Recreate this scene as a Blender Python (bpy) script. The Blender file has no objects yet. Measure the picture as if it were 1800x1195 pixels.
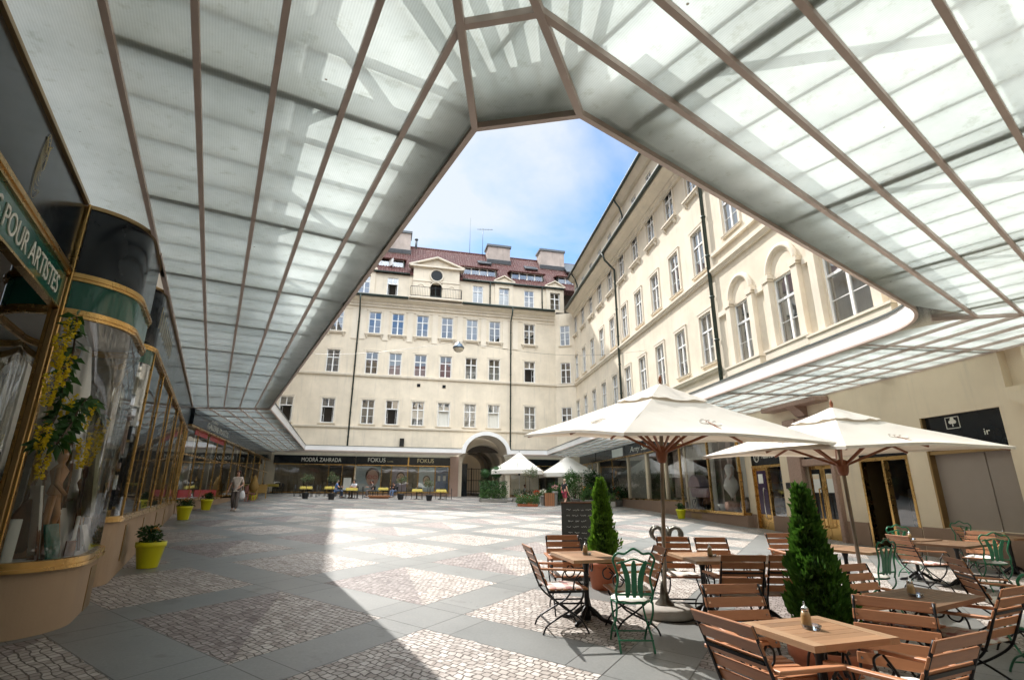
import bpy, math, random
from mathutils import Vector, Matrix, noise
rnd = random.Random(11)
R = math.radians
PI = math.pi
SC = bpy.context.scene
COL = SC.collection
H = 1.64                      # eye height; survey heights are measured from the eye

# ---------------------------------------------------------------- survey
FPX, PITCH, ROLL = 902.63, R(16.40), R(0.239)
_c, _s = math.cos(PITCH), math.sin(PITCH)
FW = Vector((0, _c, _s)); _u0 = Vector((0, -_s, _c)); _r0 = Vector((1, 0, 0))
RT = _r0 * math.cos(ROLL) + _u0 * math.sin(ROLL)
UP = _u0 * math.cos(ROLL) - _r0 * math.sin(ROLL)
GA, GB = -0.0235, 0.021       # the courtyard slopes gently

def gz(x, y):
    return GA * x + GB * y

def ray(x, y):
    return RT * ((x - 900) / FPX) + UP * ((597.5 - y) / FPX) + FW

def G(x, y, h=0.0):
    r = ray(x, y)
    t = (-H + h) / (r.z - GA * r.x - GB * r.y)
    p = r * t
    return Vector((p.x, p.y, gz(p.x, p.y) + h))

# ---------------------------------------------------------------- mesh builder
class MB:
    def __init__(s):
        s.v = []; s.f = []; s.sm = []
    def add(s, vs, fs, smooth=False):
        o = len(s.v)
        s.v.extend([tuple(v) for v in vs])
        for f in fs:
            s.f.append(tuple(i + o for i in f)); s.sm.append(smooth)
        return s
    def box(s, x0, x1, y0, y1, z0, z1):
        return s.add([(x0,y0,z0),(x1,y0,z0),(x1,y1,z0),(x0,y1,z0),(x0,y0,z1),(x1,y0,z1),(x1,y1,z1),(x0,y1,z1)],
              [(0,3,2,1),(4,5,6,7),(0,1,5,4),(1,2,6,5),(2,3,7,6),(3,0,4,7)])
    def obox(s, c, ax, ay, az):
        c = Vector(c); ax = Vector(ax); ay = Vector(ay); az = Vector(az)
        vs = [c+ax*i+ay*j+az*k for k in (-1,1) for (i,j) in ((-1,-1),(1,-1),(1,1),(-1,1))]
        return s.add(vs, [(0,3,2,1),(4,5,6,7),(0,1,5,4),(1,2,6,5),(2,3,7,6),(3,0,4,7)])
    def bar(s, a, b, w, h, up=(0,0,1)):
        a = Vector(a); b = Vector(b); d = b - a; L = d.length
        if L < 1e-6: return s
        d /= L; u = Vector(up); sd = d.cross(u)
        if sd.length < 1e-4: sd = d.cross(Vector((1,0,0)))
        sd.normalize(); u = sd.cross(d)
        return s.obox((a+b)/2, d*(L/2), sd*(w/2), u*(h/2))
    def tube(s, pts, r, n=6, closed=False, cap=True, flat=1.0):
        pts = [Vector(p) for p in pts]; m = len(pts)
        rs = r if isinstance(r, (list, tuple)) else [r]*m
        vs = []; fs = []
        prev = None
        for i, p in enumerate(pts):
            if closed: t = pts[(i+1) % m] - pts[i-1]
            else: t = pts[min(i+1, m-1)] - pts[max(i-1, 0)]
            if t.length < 1e-9: t = Vector((0,0,1))
            t.normalize()
            if prev is None:
                a = Vector((0,0,1)) if abs(t.z) < .9 else Vector((1,0,0))
                x = t.cross(a).normalized()
            else:
                x = prev - t * prev.dot(t)
                x = x.normalized() if x.length > 1e-6 else t.orthogonal().normalized()
            prev = x; y = t.cross(x)
            for k in range(n):
                a = 2*PI*k/n
                vs.append(p + x*(math.cos(a)*rs[i]) + y*(math.sin(a)*rs[i]*flat))
        for i in range(m if closed else m-1):
            j = (i+1) % m
            for k in range(n):
                l = (k+1) % n
                fs.append((i*n+k, i*n+l, j*n+l, j*n+k))
        if cap and not closed:
            fs.append(tuple(range(n-1, -1, -1))); fs.append(tuple((m-1)*n+k for k in range(n)))
        return s.add(vs, fs, True)
    def lathe(s, prof, n=20, c=(0,0,0), smooth=True):
        vs = []; fs = []; m = len(prof)
        for (r, z) in prof:
            for k in range(n):
                a = 2*PI*k/n
                vs.append((c[0]+r*math.cos(a), c[1]+r*math.sin(a), c[2]+z))
        for i in range(m-1):
            for k in range(n):
                l = (k+1) % n
                fs.append((i*n+k, i*n+l, (i+1)*n+l, (i+1)*n+k))
        if prof[0][0] > 1e-5: fs.append(tuple(range(n-1,-1,-1)))
        if prof[-1][0] > 1e-5: fs.append(tuple((m-1)*n+k for k in range(n)))
        return s.add(vs, fs, smooth)
    def prism(s, poly, a, b, axes='xy'):
        # poly: list of 2d points counter-clockwise in the given plane, extruded from a to b along the third axis
        def P(p, t):
            return {'xy': (p[0], p[1], t), 'xz': (p[0], t, p[1]), 'yz': (t, p[0], p[1])}[axes]
        n = len(poly)
        vs = [P(p, a) for p in poly] + [P(p, b) for p in poly]
        fs = [tuple(range(n-1,-1,-1)), tuple(range(n, 2*n))]
        for i in range(n):
            j = (i+1) % n
            fs.append((i, j, n+j, n+i))
        return s.add(vs, fs)
    def band(s, pts, z0, z1, out0, out1=None, closed=False, smooth=False):
        # vertical band following a 2d polyline, from offset out0 (outer skin) to out1 (inner skin)
        if out1 is None: out1 = out0 - .02
        def off(o):
            res = []
            m = len(pts)
            for i in range(m):
                if closed: p, q = Vector(pts[i-1]), Vector(pts[(i+1) % m])
                else: p, q = Vector(pts[max(i-1,0)]), Vector(pts[min(i+1,m-1)])
                d = (q-p).normalized(); nn = Vector((d.y, -d.x))
                res.append((pts[i][0]+nn.x*o, pts[i][1]+nn.y*o))
            return res
        A = off(out0); B = off(out1); m = len(pts)
        vs = [(p[0],p[1],z0) for p in A]+[(p[0],p[1],z1) for p in A]+[(p[0],p[1],z0) for p in B]+[(p[0],p[1],z1) for p in B]
        fs = []
        for i in range(m if closed else m-1):
            j = (i+1) % m
            fs += [(i,j,m+j,m+i), (2*m+j,2*m+i,3*m+i,3*m+j), (m+i,m+j,3*m+j,3*m+i), (j,i,2*m+i,2*m+j)]
        if not closed:
            fs += [(0,m,3*m,2*m), (m-1,3*m-1,4*m-1,2*m-1)]
        return s.add(vs, fs, smooth)
    def leaf(s, p, d, L, w, bend=.0, up=None):
        p = Vector(p); d = Vector(d).normalized()
        u = up if up is not None else Vector((rnd.uniform(-1,1), rnd.uniform(-1,1), rnd.uniform(-1,1)))
        sd = d.cross(u)
        if sd.length < 1e-3: sd = d.orthogonal()
        sd.normalize()
        return s.add([p, p+d*L*.5+sd*w*.5, p+d*L+Vector((0,0,-bend)), p+d*L*.5-sd*w*.5], [(0,1,2,3)])
    def mesh(s, name):
        me = bpy.data.meshes.new(name)
        me.from_pydata(s.v, [], s.f)
        if any(s.sm): me.polygons.foreach_set('use_smooth', s.sm)
        me.update()
        return me
    def build(s, name, m, parent=None, loc=None, rz=0, bevel=0, fix=True):
        me = s.mesh(name)
        me.materials.append(m)
        o = bpy.data.objects.new(name, me)
        COL.objects.link(o)
        if parent is not None: o.parent = parent
        if loc is not None: o.location = loc
        if rz: o.rotation_euler = (0, 0, rz)
        if bevel:
            b = o.modifiers.new('bevel', 'BEVEL'); b.width = bevel; b.segments = 1; b.limit_method = 'ANGLE'; b.angle_limit = R(40)
        return o

def tag(o, label, cat, group=None, kind=None):
    o['label'] = label; o['category'] = cat
    if group: o['group'] = group
    if kind: o['kind'] = kind
    return o

def structure(o):
    o['kind'] = 'structure'
    return o

def thing(name, label, cat, loc=(0,0,0), rz=0, group=None):
    o = bpy.data.objects.new(name, None); COL.objects.link(o)
    o.empty_display_size = .2
    o.location = loc; o.rotation_euler = (0, 0, rz)
    return tag(o, label, cat, group)

def kids(o):
    return [c for c in ALLKIDS.get(o.name, [])]

def copy_tree(o, parent=None, loc=None, rz=None, label=None, group=None):
    c = o.copy(); COL.objects.link(c)
    if parent is not None: c.parent = parent
    if loc is not None: c.location = loc
    if rz is not None: c.rotation_euler = (0, 0, rz)
    if label: c['label'] = label
    if group: c['group'] = group
    for ch in list(o.children): copy_tree(ch, c)
    return c

def share(me, name, parent, loc=(0,0,0), rot=None, m=None):
    o = bpy.data.objects.new(name, me); COL.objects.link(o)
    o.parent = parent; o.location = loc
    if rot: o.rotation_euler = rot
    return o

def spline(pts, n=6):
    # Catmull-Rom through the points
    P = [Vector(p) for p in pts]; out = []
    for i in range(len(P)-1):
        p0 = P[max(i-1,0)]; p1 = P[i]; p2 = P[i+1]; p3 = P[min(i+2,len(P)-1)]
        for k in range(n):
            t = k/n
            out.append(.5*((2*p1)+(p2-p0)*t+(2*p0-5*p1+4*p2-p3)*t*t+(3*p1-p0-3*p2+p3)*t*t*t))
    out.append(P[-1])
    return out

# ---------------------------------------------------------------- materials
def nodes(name):
    m = bpy.data.materials.new(name); m.use_nodes = True
    nt = m.node_tree
    for n in list(nt.nodes): nt.nodes.remove(n)
    out = nt.nodes.new('ShaderNodeOutputMaterial')
    return m, nt, out

def N(nt, typ, **kw):
    n = nt.nodes.new('ShaderNode' + typ)
    for k, v in kw.items():
        if k in n.inputs: n.inputs[k].default_value = v
        else: setattr(n, k, v)
    return n

def L(nt, a, b):
    nt.links.new(a, b)

def mathn(nt, op, a, b=None, c=None):
    n = nt.nodes.new('ShaderNodeMath'); n.operation = op
    for i, x in enumerate((a, b, c)):
        if x is None: continue
        if isinstance(x, (int, float)): n.inputs[i].default_value = x
        else: nt.links.new(x, n.inputs[i])
    return n.outputs[0]

def mixc(nt, fac, a, b, mode='MIX'):
    n = nt.nodes.new('ShaderNodeMix'); n.data_type = 'RGBA'; n.blend_type = mode
    for sock, x in ((n.inputs[0], fac), (n.inputs[6], a), (n.inputs[7], b)):
        if isinstance(x, (int, float)): sock.default_value = x
        elif isinstance(x, tuple): sock.default_value = x if len(x) == 4 else (*x, 1)
        else: nt.links.new(x, sock)
    return n.outputs[2]

def ramp(nt, fac, stops):
    n = nt.nodes.new('ShaderNodeValToRGB')
    el = n.color_ramp.elements
    while len(el) < len(stops): el.new(.5)
    for e, (p, c) in zip(el, stops):
        e.position = p; e.color = c if len(c) == 4 else (*c, 1)
    nt.links.new(fac, n.inputs[0])
    return n.outputs[0]

def mat(name, col, rough=.6, metal=0.0, var=.12, scale=5.0, bump=0.0, bscale=60.0, spec=.5, stretch=None, sub=0, coat=0):
    m, nt, out = nodes(name)
    b = N(nt, 'BsdfPrincipled'); L(nt, b.outputs[0], out.inputs[0])
    tc = N(nt, 'TexCoord'); co = tc.outputs['Object']
    if stretch:
        mp = N(nt, 'Mapping'); mp.inputs['Scale'].default_value = stretch; L(nt, co, mp.inputs[0]); co = mp.outputs[0]
    nz = N(nt, 'TexNoise', Scale=scale, Detail=5.0, Roughness=.6); L(nt, co, nz.inputs['Vector'])
    lo = tuple(max(0, c*(1-var*1.6)) for c in col); hi = tuple(min(1, c*(1+var*1.6)) for c in col)
    L(nt, mixc(nt, nz.outputs['Fac'], lo, hi), b.inputs['Base Color'])
    b.inputs['Roughness'].default_value = rough; b.inputs['Metallic'].default_value = metal
    b.inputs['Specular IOR Level'].default_value = spec
    if coat: b.inputs['Coat Weight'].default_value = coat; b.inputs['Coat Roughness'].default_value = .08
    if metal or rough < .5:
        rr = N(nt, 'MapRange'); rr.inputs['To Min'].default_value = max(.02, rough-.1); rr.inputs['To Max'].default_value = rough+.12
        L(nt, nz.outputs['Fac'], rr.inputs[0]); L(nt, rr.outputs[0], b.inputs['Roughness'])
    if bump:
        n2 = N(nt, 'TexNoise', Scale=bscale, Detail=4.0); L(nt, co, n2.inputs['Vector'])
        bp = N(nt, 'Bump'); bp.inputs['Strength'].default_value = bump; bp.inputs['Distance'].default_value = .01
        L(nt, n2.outputs['Fac'], bp.inputs['Height']); L(nt, bp.outputs[0], b.inputs['Normal'])
    return m

def plaster(name, col, stain=.16):
    m, nt, out = nodes(name)
    b = N(nt, 'BsdfPrincipled', Roughness=.85); L(nt, b.outputs[0], out.inputs[0])
    b.inputs['Specular IOR Level'].default_value = .25
    tc = N(nt, 'TexCoord')
    n1 = N(nt, 'TexNoise', Scale=.55, Detail=6.0, Roughness=.62); L(nt, tc.outputs['Object'], n1.inputs['Vector'])
    mp = N(nt, 'Mapping'); mp.inputs['Scale'].default_value = (3.2, 3.2, .28); L(nt, tc.outputs['Object'], mp.inputs[0])
    n2 = N(nt, 'TexNoise', Scale=1.0, Detail=6.0, Roughness=.65); L(nt, mp.outputs[0], n2.inputs['Vector'])
    d = tuple(c*(1-stain) for c in col); g = tuple(c*(1-stain*1.7)*k for c, k in zip(col, (.98, 1.0, 1.04)))
    c1 = mixc(nt, ramp(nt, n1.outputs['Fac'], [(.35, (0,0,0)), (.65, (1,1,1))]), d, col)
    c2 = mixc(nt, ramp(nt, n2.outputs['Fac'], [(.53, (0,0,0)), (.78, (.8,.8,.8))]), c1, g)
    L(nt, c2, b.inputs['Base Color'])
    n3 = N(nt, 'TexNoise', Scale=55.0, Detail=4.0); L(nt, tc.outputs['Object'], n3.inputs['Vector'])
    bp = N(nt, 'Bump'); bp.inputs['Strength'].default_value = .18; bp.inputs['Distance'].default_value = .01
    L(nt, n3.outputs['Fac'], bp.inputs['Height']); L(nt, bp.outputs[0], b.inputs['Normal'])
    return m

def wood(name, col, rough=.4, axis=0, var=.25, coat=.0):
    st = [14.0, 14.0, 14.0]; st[axis] = 1.1
    m, nt, out = nodes(name)
    b = N(nt, 'BsdfPrincipled', Roughness=rough); L(nt, b.outputs[0], out.inputs[0])
    if coat: b.inputs['Coat Weight'].default_value = coat; b.inputs['Coat Roughness'].default_value = .15
    tc = N(nt, 'TexCoord'); mp = N(nt, 'Mapping'); mp.inputs['Scale'].default_value = st
    oi = N(nt, 'ObjectInfo'); L(nt, tc.outputs['Object'], mp.inputs[0])
    ad = N(nt, 'VectorMath', operation='ADD'); L(nt, mp.outputs[0], ad.inputs[0])
    sc = N(nt, 'VectorMath', operation='SCALE'); sc.inputs[0].default_value = (7, 3, 5); L(nt, oi.outputs['Random'], sc.inputs['Scale'])
    L(nt, sc.outputs[0], ad.inputs[1])
    n1 = N(nt, 'TexNoise', Scale=3.0, Detail=6.0, Roughness=.7, Distortion=.4); L(nt, ad.outputs[0], n1.inputs['Vector'])
    geo = N(nt, 'NewGeometry')
    k = mathn(nt, 'MULTIPLY_ADD', geo.outputs['Random Per Island'], .35, .32)
    f = mathn(nt, 'MULTIPLY_ADD', n1.outputs['Fac'], .8, mathn(nt, 'SUBTRACT', mathn(nt, 'MULTIPLY_ADD', oi.outputs['Random'], .35, k), .62))
    lo = tuple(c*(1-var*1.5) for c in col); hi = tuple(min(1, c*(1+var*1.3)) for c in col)
    L(nt, mixc(nt, f, lo, hi), b.inputs['Base Color'])
    bp = N(nt, 'Bump'); bp.inputs['Strength'].default_value = .15; bp.inputs['Distance'].default_value = .004
    L(nt, n1.outputs['Fac'], bp.inputs['Height']); L(nt, bp.outputs[0], b.inputs['Normal'])
    return m

def leafmat(name, c1, c2, rough=.5, trans=.3):
    m, nt, out = nodes(name)
    b = N(nt, 'BsdfPrincipled', Roughness=rough); tr = N(nt, 'BsdfTranslucent'); mx = N(nt, 'MixShader')
    b.inputs['Specular IOR Level'].default_value = .3
    geo = N(nt, 'NewGeometry')
    c = mixc(nt, geo.outputs['Random Per Island'], c1, c2)
    L(nt, c, b.inputs['Base Color']); L(nt, mixc(nt, .5, c, (c2[0]*1.3, c2[1]*1.4, c2[2]*.7)), tr.inputs[0])
    mx.inputs[0].default_value = trans
    L(nt, b.outputs[0], mx.inputs[1]); L(nt, tr.outputs[0], mx.inputs[2]); L(nt, mx.outputs[0], out.inputs[0])
    return m

def glass(name, tint=(.9,.93,.92), refl=.16, wobble=.0, rough=.0, k=1.3):
    m, nt, out = nodes(name)
    t = N(nt, 'BsdfTransparent'); g = N(nt, 'BsdfGlossy', Roughness=rough); mx = N(nt, 'MixShader')
    t.inputs[0].default_value = (*tint, 1); g.inputs[0].default_value = (.95,.97,1,1)
    fr = N(nt, 'Fresnel', IOR=1.5)
    f = mathn(nt, 'MINIMUM', mathn(nt, 'MULTIPLY_ADD', fr.outputs[0], k, refl), .95)
    L(nt, f, mx.inputs[0])
    if wobble:
        tc = N(nt, 'TexCoord'); nz = N(nt, 'TexNoise', Scale=1.1, Detail=1.0); L(nt, tc.outputs['Object'], nz.inputs['Vector'])
        bp = N(nt, 'Bump'); bp.inputs['Strength'].default_value = wobble; bp.inputs['Distance'].default_value = .05
        L(nt, nz.outputs['Fac'], bp.inputs['Height']); L(nt, bp.outputs[0], g.inputs['Normal'])
    L(nt, t.outputs[0], mx.inputs[1]); L(nt, g.outputs[0], mx.inputs[2]); L(nt, mx.outputs[0], out.inputs[0])
    return m

M = {}
M['cream'] = plaster('cream_plaster', (.775, .685, .55), .17)
M['trim'] = plaster('cream_trim', (.78, .70, .58), .14)
M['beige'] = plaster('beige_plaster', (.80, .68, .51), .12)
M['plinth'] = plaster('brown_plinth', (.33, .225, .165), .12)
M['vitplinth'] = plaster('tan_plinth', (.47, .34, .235), .12)
M['granite'] = mat('pink_granite', (.34, .225, .175), .5, var=.25, scale=18, bump=.2)
M['brass'] = mat('brass', (.56, .355, .13), .27, 1.0, var=.07, scale=3)
M['brassd'] = mat('dull_brass', (.36, .24, .11), .36, .85, var=.07, scale=3)
M['black'] = mat('black_glass_sign', (.008, .011, .014), .16, var=.2, spec=.35)
M['green_sign'] = mat('green_sign_glass', (.012, .10, .068), .1, var=.08, spec=.5)
M['darkmetal'] = mat('dark_green_metal', (.035, .05, .042), .45, .3, var=.3, scale=3)
M['iron'] = mat('black_iron', (.016, .016, .018), .38, .4, var=.3, scale=20)
M['greeniron'] = mat('green_painted_iron', (.012, .155, .07), .32, var=.12, scale=20)
M['white'] = mat('white_paint', (.80, .80, .79), .42, var=.05)
M['fascia'] = mat('white_fascia', (.80, .80, .80), .5, var=.06, scale=1.2)
M['bars'] = mat('brown_glazing_bar', (.56, .455, .40), .55, var=.12, scale=4)
M['litroom'] = mat('lit_shop_room', (.33, .27, .20), .8, var=.5, scale=1.2)  # brighter copy of the shop room, indoor light put into its colour
M['beampaint'] = mat('pale_green_beam_paint', (.46, .50, .43), .6, var=.12, scale=3)
M['steel'] = mat('painted_steel', (.10, .12, .115), .5, var=.2)
M['concrete'] = mat('concrete', (.40, .37, .33), .85, var=.15, scale=9, bump=.3)
M['terracotta'] = mat('terracotta', (.42, .12, .05), .65, var=.14, scale=9)
M['yellow'] = mat('yellow_plastic', (.66, .64, .012), .32, var=.03)
M['soil'] = mat('soil', (.04, .028, .02), .95, var=.3)
M['slat'] = wood('reddish_wood', (.43, .185, .085), .48, 0)
M['slaty'] = wood('reddish_wood_arm', (.46, .20, .095), .48, 1)
M['table'] = wood('table_wood', (.33, .185, .10), .42, 0, .42)
M['tabley'] = wood('table_wood_border', (.42, .26, .15), .42, 1, .34)
M['tabledk'] = wood('shaded_table_wood', (.17, .095, .052), .42, 0, .35)  # darker copy of the table wood, shade over the table put into its colour
M['umbwood'] = wood('umbrella_wood', (.27, .095, .042), .45, 2)
M['canvas'] = mat('cream_canvas', (.74, .69, .61), .9, var=.04, scale=3, bump=.1, bscale=200, spec=.1)
M['print'] = mat('tan_print', (.66, .61, .54), .9, var=.05)
M['chrome'] = mat('chrome', (.6, .6, .6), .15, 1.0, var=.05)
M['ptmetal'] = mat('patinated_metal', (.13, .12, .10), .3, .8, var=.3, scale=14)
M['dark'] = mat('dark_interior', (.035, .03, .026), .8, var=.3, scale=1.5)
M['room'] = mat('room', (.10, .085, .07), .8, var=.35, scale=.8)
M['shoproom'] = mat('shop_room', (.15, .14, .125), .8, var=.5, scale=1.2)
M['pole'] = mat('parasol_pole_metal', (.26,.215,.165), .3, .5, var=.15, scale=8)
M['curtain'] = mat('curtain', (.66, .64, .58), .9, var=.15, scale=2, stretch=(14, 14, .6))
M['cloth'] = mat('white_cloth', (.78, .77, .74), .9, var=.06, scale=3)
M['letter'] = mat('cream_lettering', (.72, .70, .62), .5, var=.03)
M['gold'] = mat('gold_lettering', (.62, .52, .30), .4, .2, var=.05)
M['pane'] = glass('window_pane', (.8,.85,.88), .26, .10)
M['shop_glass'] = glass('shop_glass', (.93,.955,.95), .075, .10)
M['vit_glass'] = glass('vitrine_glass', (.96,.975,.97), .035, .0, k=.8)
M['thin'] = glass('clear_glass', (.97,.98,.98), .025, k=.8)
M['red'] = mat('red_film', (.45, .012, .03), .35, var=.05)
M['yellowcloth'] = mat('yellow_cloth', (.40, .31, .06), .85, var=.15)
M['chimney'] = plaster('chimney_plaster', (.50, .42, .37), .35)
M['slate'] = mat('grey_slate', (.10, .11, .12), .5, var=.3)
M['panelgrey'] = mat('grey_shutter', (.31, .26, .22), .7, var=.06, scale=2)
M['paper'] = mat('paper', (.75, .76, .72), .7, var=.04)

# ribbed translucent canopy glass
def canopy_glass():
    m, nt, out = nodes('ribbed_wired_glass')
    tl = N(nt, 'BsdfTranslucent'); df = N(nt, 'BsdfDiffuse'); gl = N(nt, 'BsdfGlossy', Roughness=.12)
    tc = N(nt, 'TexCoord')
    nz = N(nt, 'TexNoise', Scale=1.4, Detail=6.0, Roughness=.65); L(nt, tc.outputs['Object'], nz.inputs['Vector'])
    wv = N(nt, 'TexWave', Scale=16.0, Distortion=.6); wv.inputs['Detail'].default_value = 1.0
    mp = N(nt, 'Mapping'); mp.inputs['Rotation'].default_value = (0, 0, R(-29.3)); L(nt, tc.outputs['Object'], mp.inputs[0]); L(nt, mp.outputs[0], wv.inputs['Vector'])
    dirt = ramp(nt, nz.outputs['Fac'], [(.3, (.56,.61,.595)), (.62, (.71,.755,.745))])
    n5 = N(nt, 'TexNoise', Scale=7.0, Detail=6.0, Roughness=.7); L(nt, tc.outputs['Object'], n5.inputs['Vector'])
    dirt = mixc(nt, 1.0, dirt, ramp(nt, n5.outputs['Fac'], [(.30, (.82,.82,.78)), (.44, (1,1,1))]), 'MULTIPLY')
    v5 = N(nt, 'TexVoronoi', Scale=2.2); L(nt, tc.outputs['Object'], v5.inputs['Vector'])
    dirt = mixc(nt, ramp(nt, v5.outputs['Distance'], [(.018, (1,1,1)), (.03, (0,0,0))]), dirt, (.16,.13,.10))
    rib = mixc(nt, wv.outputs['Fac'], (.90,.90,.90), (1,1,1))
    c = mixc(nt, 1.0, dirt, rib, 'MULTIPLY')
    L(nt, c, tl.inputs[0]); L(nt, mixc(nt, 1.0, c, (.72,.75,.70), 'MULTIPLY'), df.inputs[0])
    m1 = N(nt, 'MixShader'); m1.inputs[0].default_value = .22; L(nt, tl.outputs[0], m1.inputs[1]); L(nt, df.outputs[0], m1.inputs[2])
    m2 = N(nt, 'MixShader'); fr = N(nt, 'Fresnel', IOR=1.45)
    L(nt, mathn(nt, 'MULTIPLY', fr.outputs[0], .9), m2.inputs[0]); L(nt, m1.outputs[0], m2.inputs[1]); L(nt, gl.outputs[0], m2.inputs[2])
    L(nt, m2.outputs[0], out.inputs[0])
    return m
M['canopy'] = canopy_glass()
def roof_glass():
    m, nt, out = nodes('weathered_roof_glass'); a = N(nt, 'BsdfTransparent'); b = N(nt, 'BsdfTranslucent'); mx = N(nt, 'MixShader'); mx.inputs[0].default_value = .60
    a.inputs[0].default_value = (.92,.95,.94,1); b.inputs[0].default_value = (.85,.88,.87,1)
    L(nt, a.outputs[0], mx.inputs[1]); L(nt, b.outputs[0], mx.inputs[2]); L(nt, mx.outputs[0], out.inputs[0]); return m
M['roofglass'] = roof_glass()

def tiles():
    m, nt, out = nodes('red_roof_tiles')
    b = N(nt, 'BsdfPrincipled', Roughness=.6); L(nt, b.outputs[0], out.inputs[0])
    tc = N(nt, 'TexCoord')
    n1 = N(nt, 'TexNoise', Scale=1.2, Detail=5.0); L(nt, tc.outputs['Object'], n1.inputs['Vector'])
    n2 = N(nt, 'TexNoise', Scale=9.0, Detail=3.0); L(nt, tc.outputs['Object'], n2.inputs['Vector'])
    c = mixc(nt, n1.outputs['Fac'], (.05,.010,.008), (.115,.026,.018))
    c2 = mixc(nt, ramp(nt, n2.outputs['Fac'], [(.58,(0,0,0)), (.66,(.6,.6,.6))]), c, (.34,.26,.22))
    L(nt, c2, b.inputs['Base Color'])
    return m
M['tiles'] = tiles()

# ---------------------------------------------------------------- lettering, made once before the scene grows
TXT = {}
def text_mesh(s, extrude=.004, shear=0, space=1.0):
    key = (s, extrude, shear, space)
    if key in TXT: return TXT[key]
    cu = bpy.data.curves.new('lettering', 'FONT'); cu.body = s; cu.extrude = extrude; cu.shear = shear; cu.space_character = space
    o = bpy.data.objects.new('lettering', cu); COL.objects.link(o)
    bpy.context.view_layer.update()
    me = bpy.data.meshes.new_from_object(o.evaluated_get(bpy.context.evaluated_depsgraph_get()))
    bpy.data.objects.remove(o)
    xs = [v.co.x for v in me.vertices]; ys = [v.co.y for v in me.vertices]
    TXT[key] = (me, min(xs), max(xs), min(ys), max(ys))
    return TXT[key]

def letter(parent, s, x0, x1, z0, z1, y, m, name='lettering', shear=0, extrude=.004):
    """lettering filling the box x0..x1, z0..z1 on the plane y of a facade frame (reads left to right from outside)"""
    me0, a, b, c, d = text_mesh(s, extrude, shear)
    me = me0.copy()
    sx = (x1-x0)/(b-a); sz = (z1-z0)/(d-c)
    for v in me.vertices:
        X, Y, Z = v.co
        v.co = (x0+(X-a)*sx, y-Z-extrude, z0+(Y-c)*sz)
    me.materials.clear(); me.materials.append(m)
    o = bpy.data.objects.new(name, me); COL.objects.link(o); o.parent = parent
    return o
for s_ in ('S POUR ARTISTES','GALERIE PLATÝZ','ateliér','MODRÁ ZAHRADA','FOKUS','optik','Nature & You','ROVNĚ A DOLEVA','ir','MM','Amy Salon'):
    text_mesh(s_)
text_mesh('Amy Salon', shear=.25)

# facade frames: x to the right seen from the courtyard, y into the wall, z up
NA, DA = Vector((.8721,.4894,0)), Vector((-.4894,.8721,0))
NE_, DE = Vector((.952,.306,0)), Vector((-.306,.952,0))
ND, DD = Vector((-.2385,.9711,0)), Vector((.9711,.2385,0))
NC, DC = Vector((.9925,.1219,0)), Vector((-.1219,.9925,0))
NB, DB = Vector((-.597,.802,0)), Vector((.802,.597,0))
def frame_loc(x_dir, n_dir, n):
    return n_dir*n
# D: local x=u, y=n-49.5 ; C: local x=-u, y=n-12.8 ; A: local x=u, y=-n ; E: local x=u, y=-(n) ; B: local x=-u, y=-n
def wA(u, n, z): p = NA*n+DA*u; return Vector((p.x, p.y, z+H))
# ================================================================ light, sky, camera
SUN_AZ, SUN_EL = R(-31.7), R(45.5)
sun_dir = Vector((math.cos(SUN_EL)*math.sin(SUN_AZ), math.cos(SUN_EL)*math.cos(SUN_AZ), math.sin(SUN_EL)))
ld = bpy.data.lights.new('sun', 'SUN'); ld.energy = 2.45; ld.angle = R(.53); ld.color = (1.0, .965, .915)
lo = bpy.data.objects.new('sun', ld); COL.objects.link(lo)
lo.rotation_euler = sun_dir.to_track_quat('Z', 'Y').to_euler()
lo.location = (0, 0, 40)
CLOUD, SKY_FILL = .335, 2.6
W = bpy.data.worlds.new('World'); SC.world = W; W.use_nodes = True
nt = W.node_tree
for n in list(nt.nodes): nt.nodes.remove(n)
wo = N(nt, 'OutputWorld')
sky = N(nt, 'TexSky'); sky.sky_type = 'NISHITA'; sky.sun_disc = False
sky.sun_elevation = SUN_EL; sky.sun_rotation = SUN_AZ % (2*PI); sky.air_density = 1.0; sky.dust_density = .35; sky.ozone_density = 3.0
bg1 = N(nt, 'Background', Strength=.07); L(nt, mixc(nt, 1.0, sky.outputs[0], (.60,.90,1.08), 'MULTIPLY'), bg1.inputs[0])
tc = N(nt, 'TexCoord'); sx = N(nt, 'SeparateXYZ'); L(nt, tc.outputs['Generated'], sx.inputs[0])
zz = mathn(nt, 'MAXIMUM', mathn(nt, 'ADD', sx.outputs[2], .22), .05)
cb = N(nt, 'CombineXYZ'); L(nt, mathn(nt, 'DIVIDE', sx.outputs[0], zz), cb.inputs[0]); L(nt, mathn(nt, 'DIVIDE', sx.outputs[1], zz), cb.inputs[1])
c1 = N(nt, 'TexNoise', Scale=1.7, Detail=9.0, Roughness=.56, Distortion=.35); L(nt, cb.outputs[0], c1.inputs['Vector'])
mpw = N(nt, 'Mapping'); mpw.inputs['Location'].default_value = (3.1, 1.7, 0); L(nt, cb.outputs[0], mpw.inputs[0])
c2 = N(nt, 'TexNoise', Scale=.75, Detail=2.0); L(nt, mpw.outputs[0], c2.inputs['Vector'])
cov = mathn(nt, 'MULTIPLY_ADD', c2.outputs['Fac'], .55, mathn(nt, 'MULTIPLY', c1.outputs['Fac'], .75))
cov = mathn(nt, 'ADD', cov, mathn(nt, 'MULTIPLY', sx.outputs[0], -.16))
cov = mathn(nt, 'ADD', cov, mathn(nt, 'MULTIPLY_ADD', sx.outputs[2], -.30, .12))     # more cloud towards the left
cl = ramp(nt, cov, [(.48, (0,0,0)), (.66, (1,1,1))])
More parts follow.
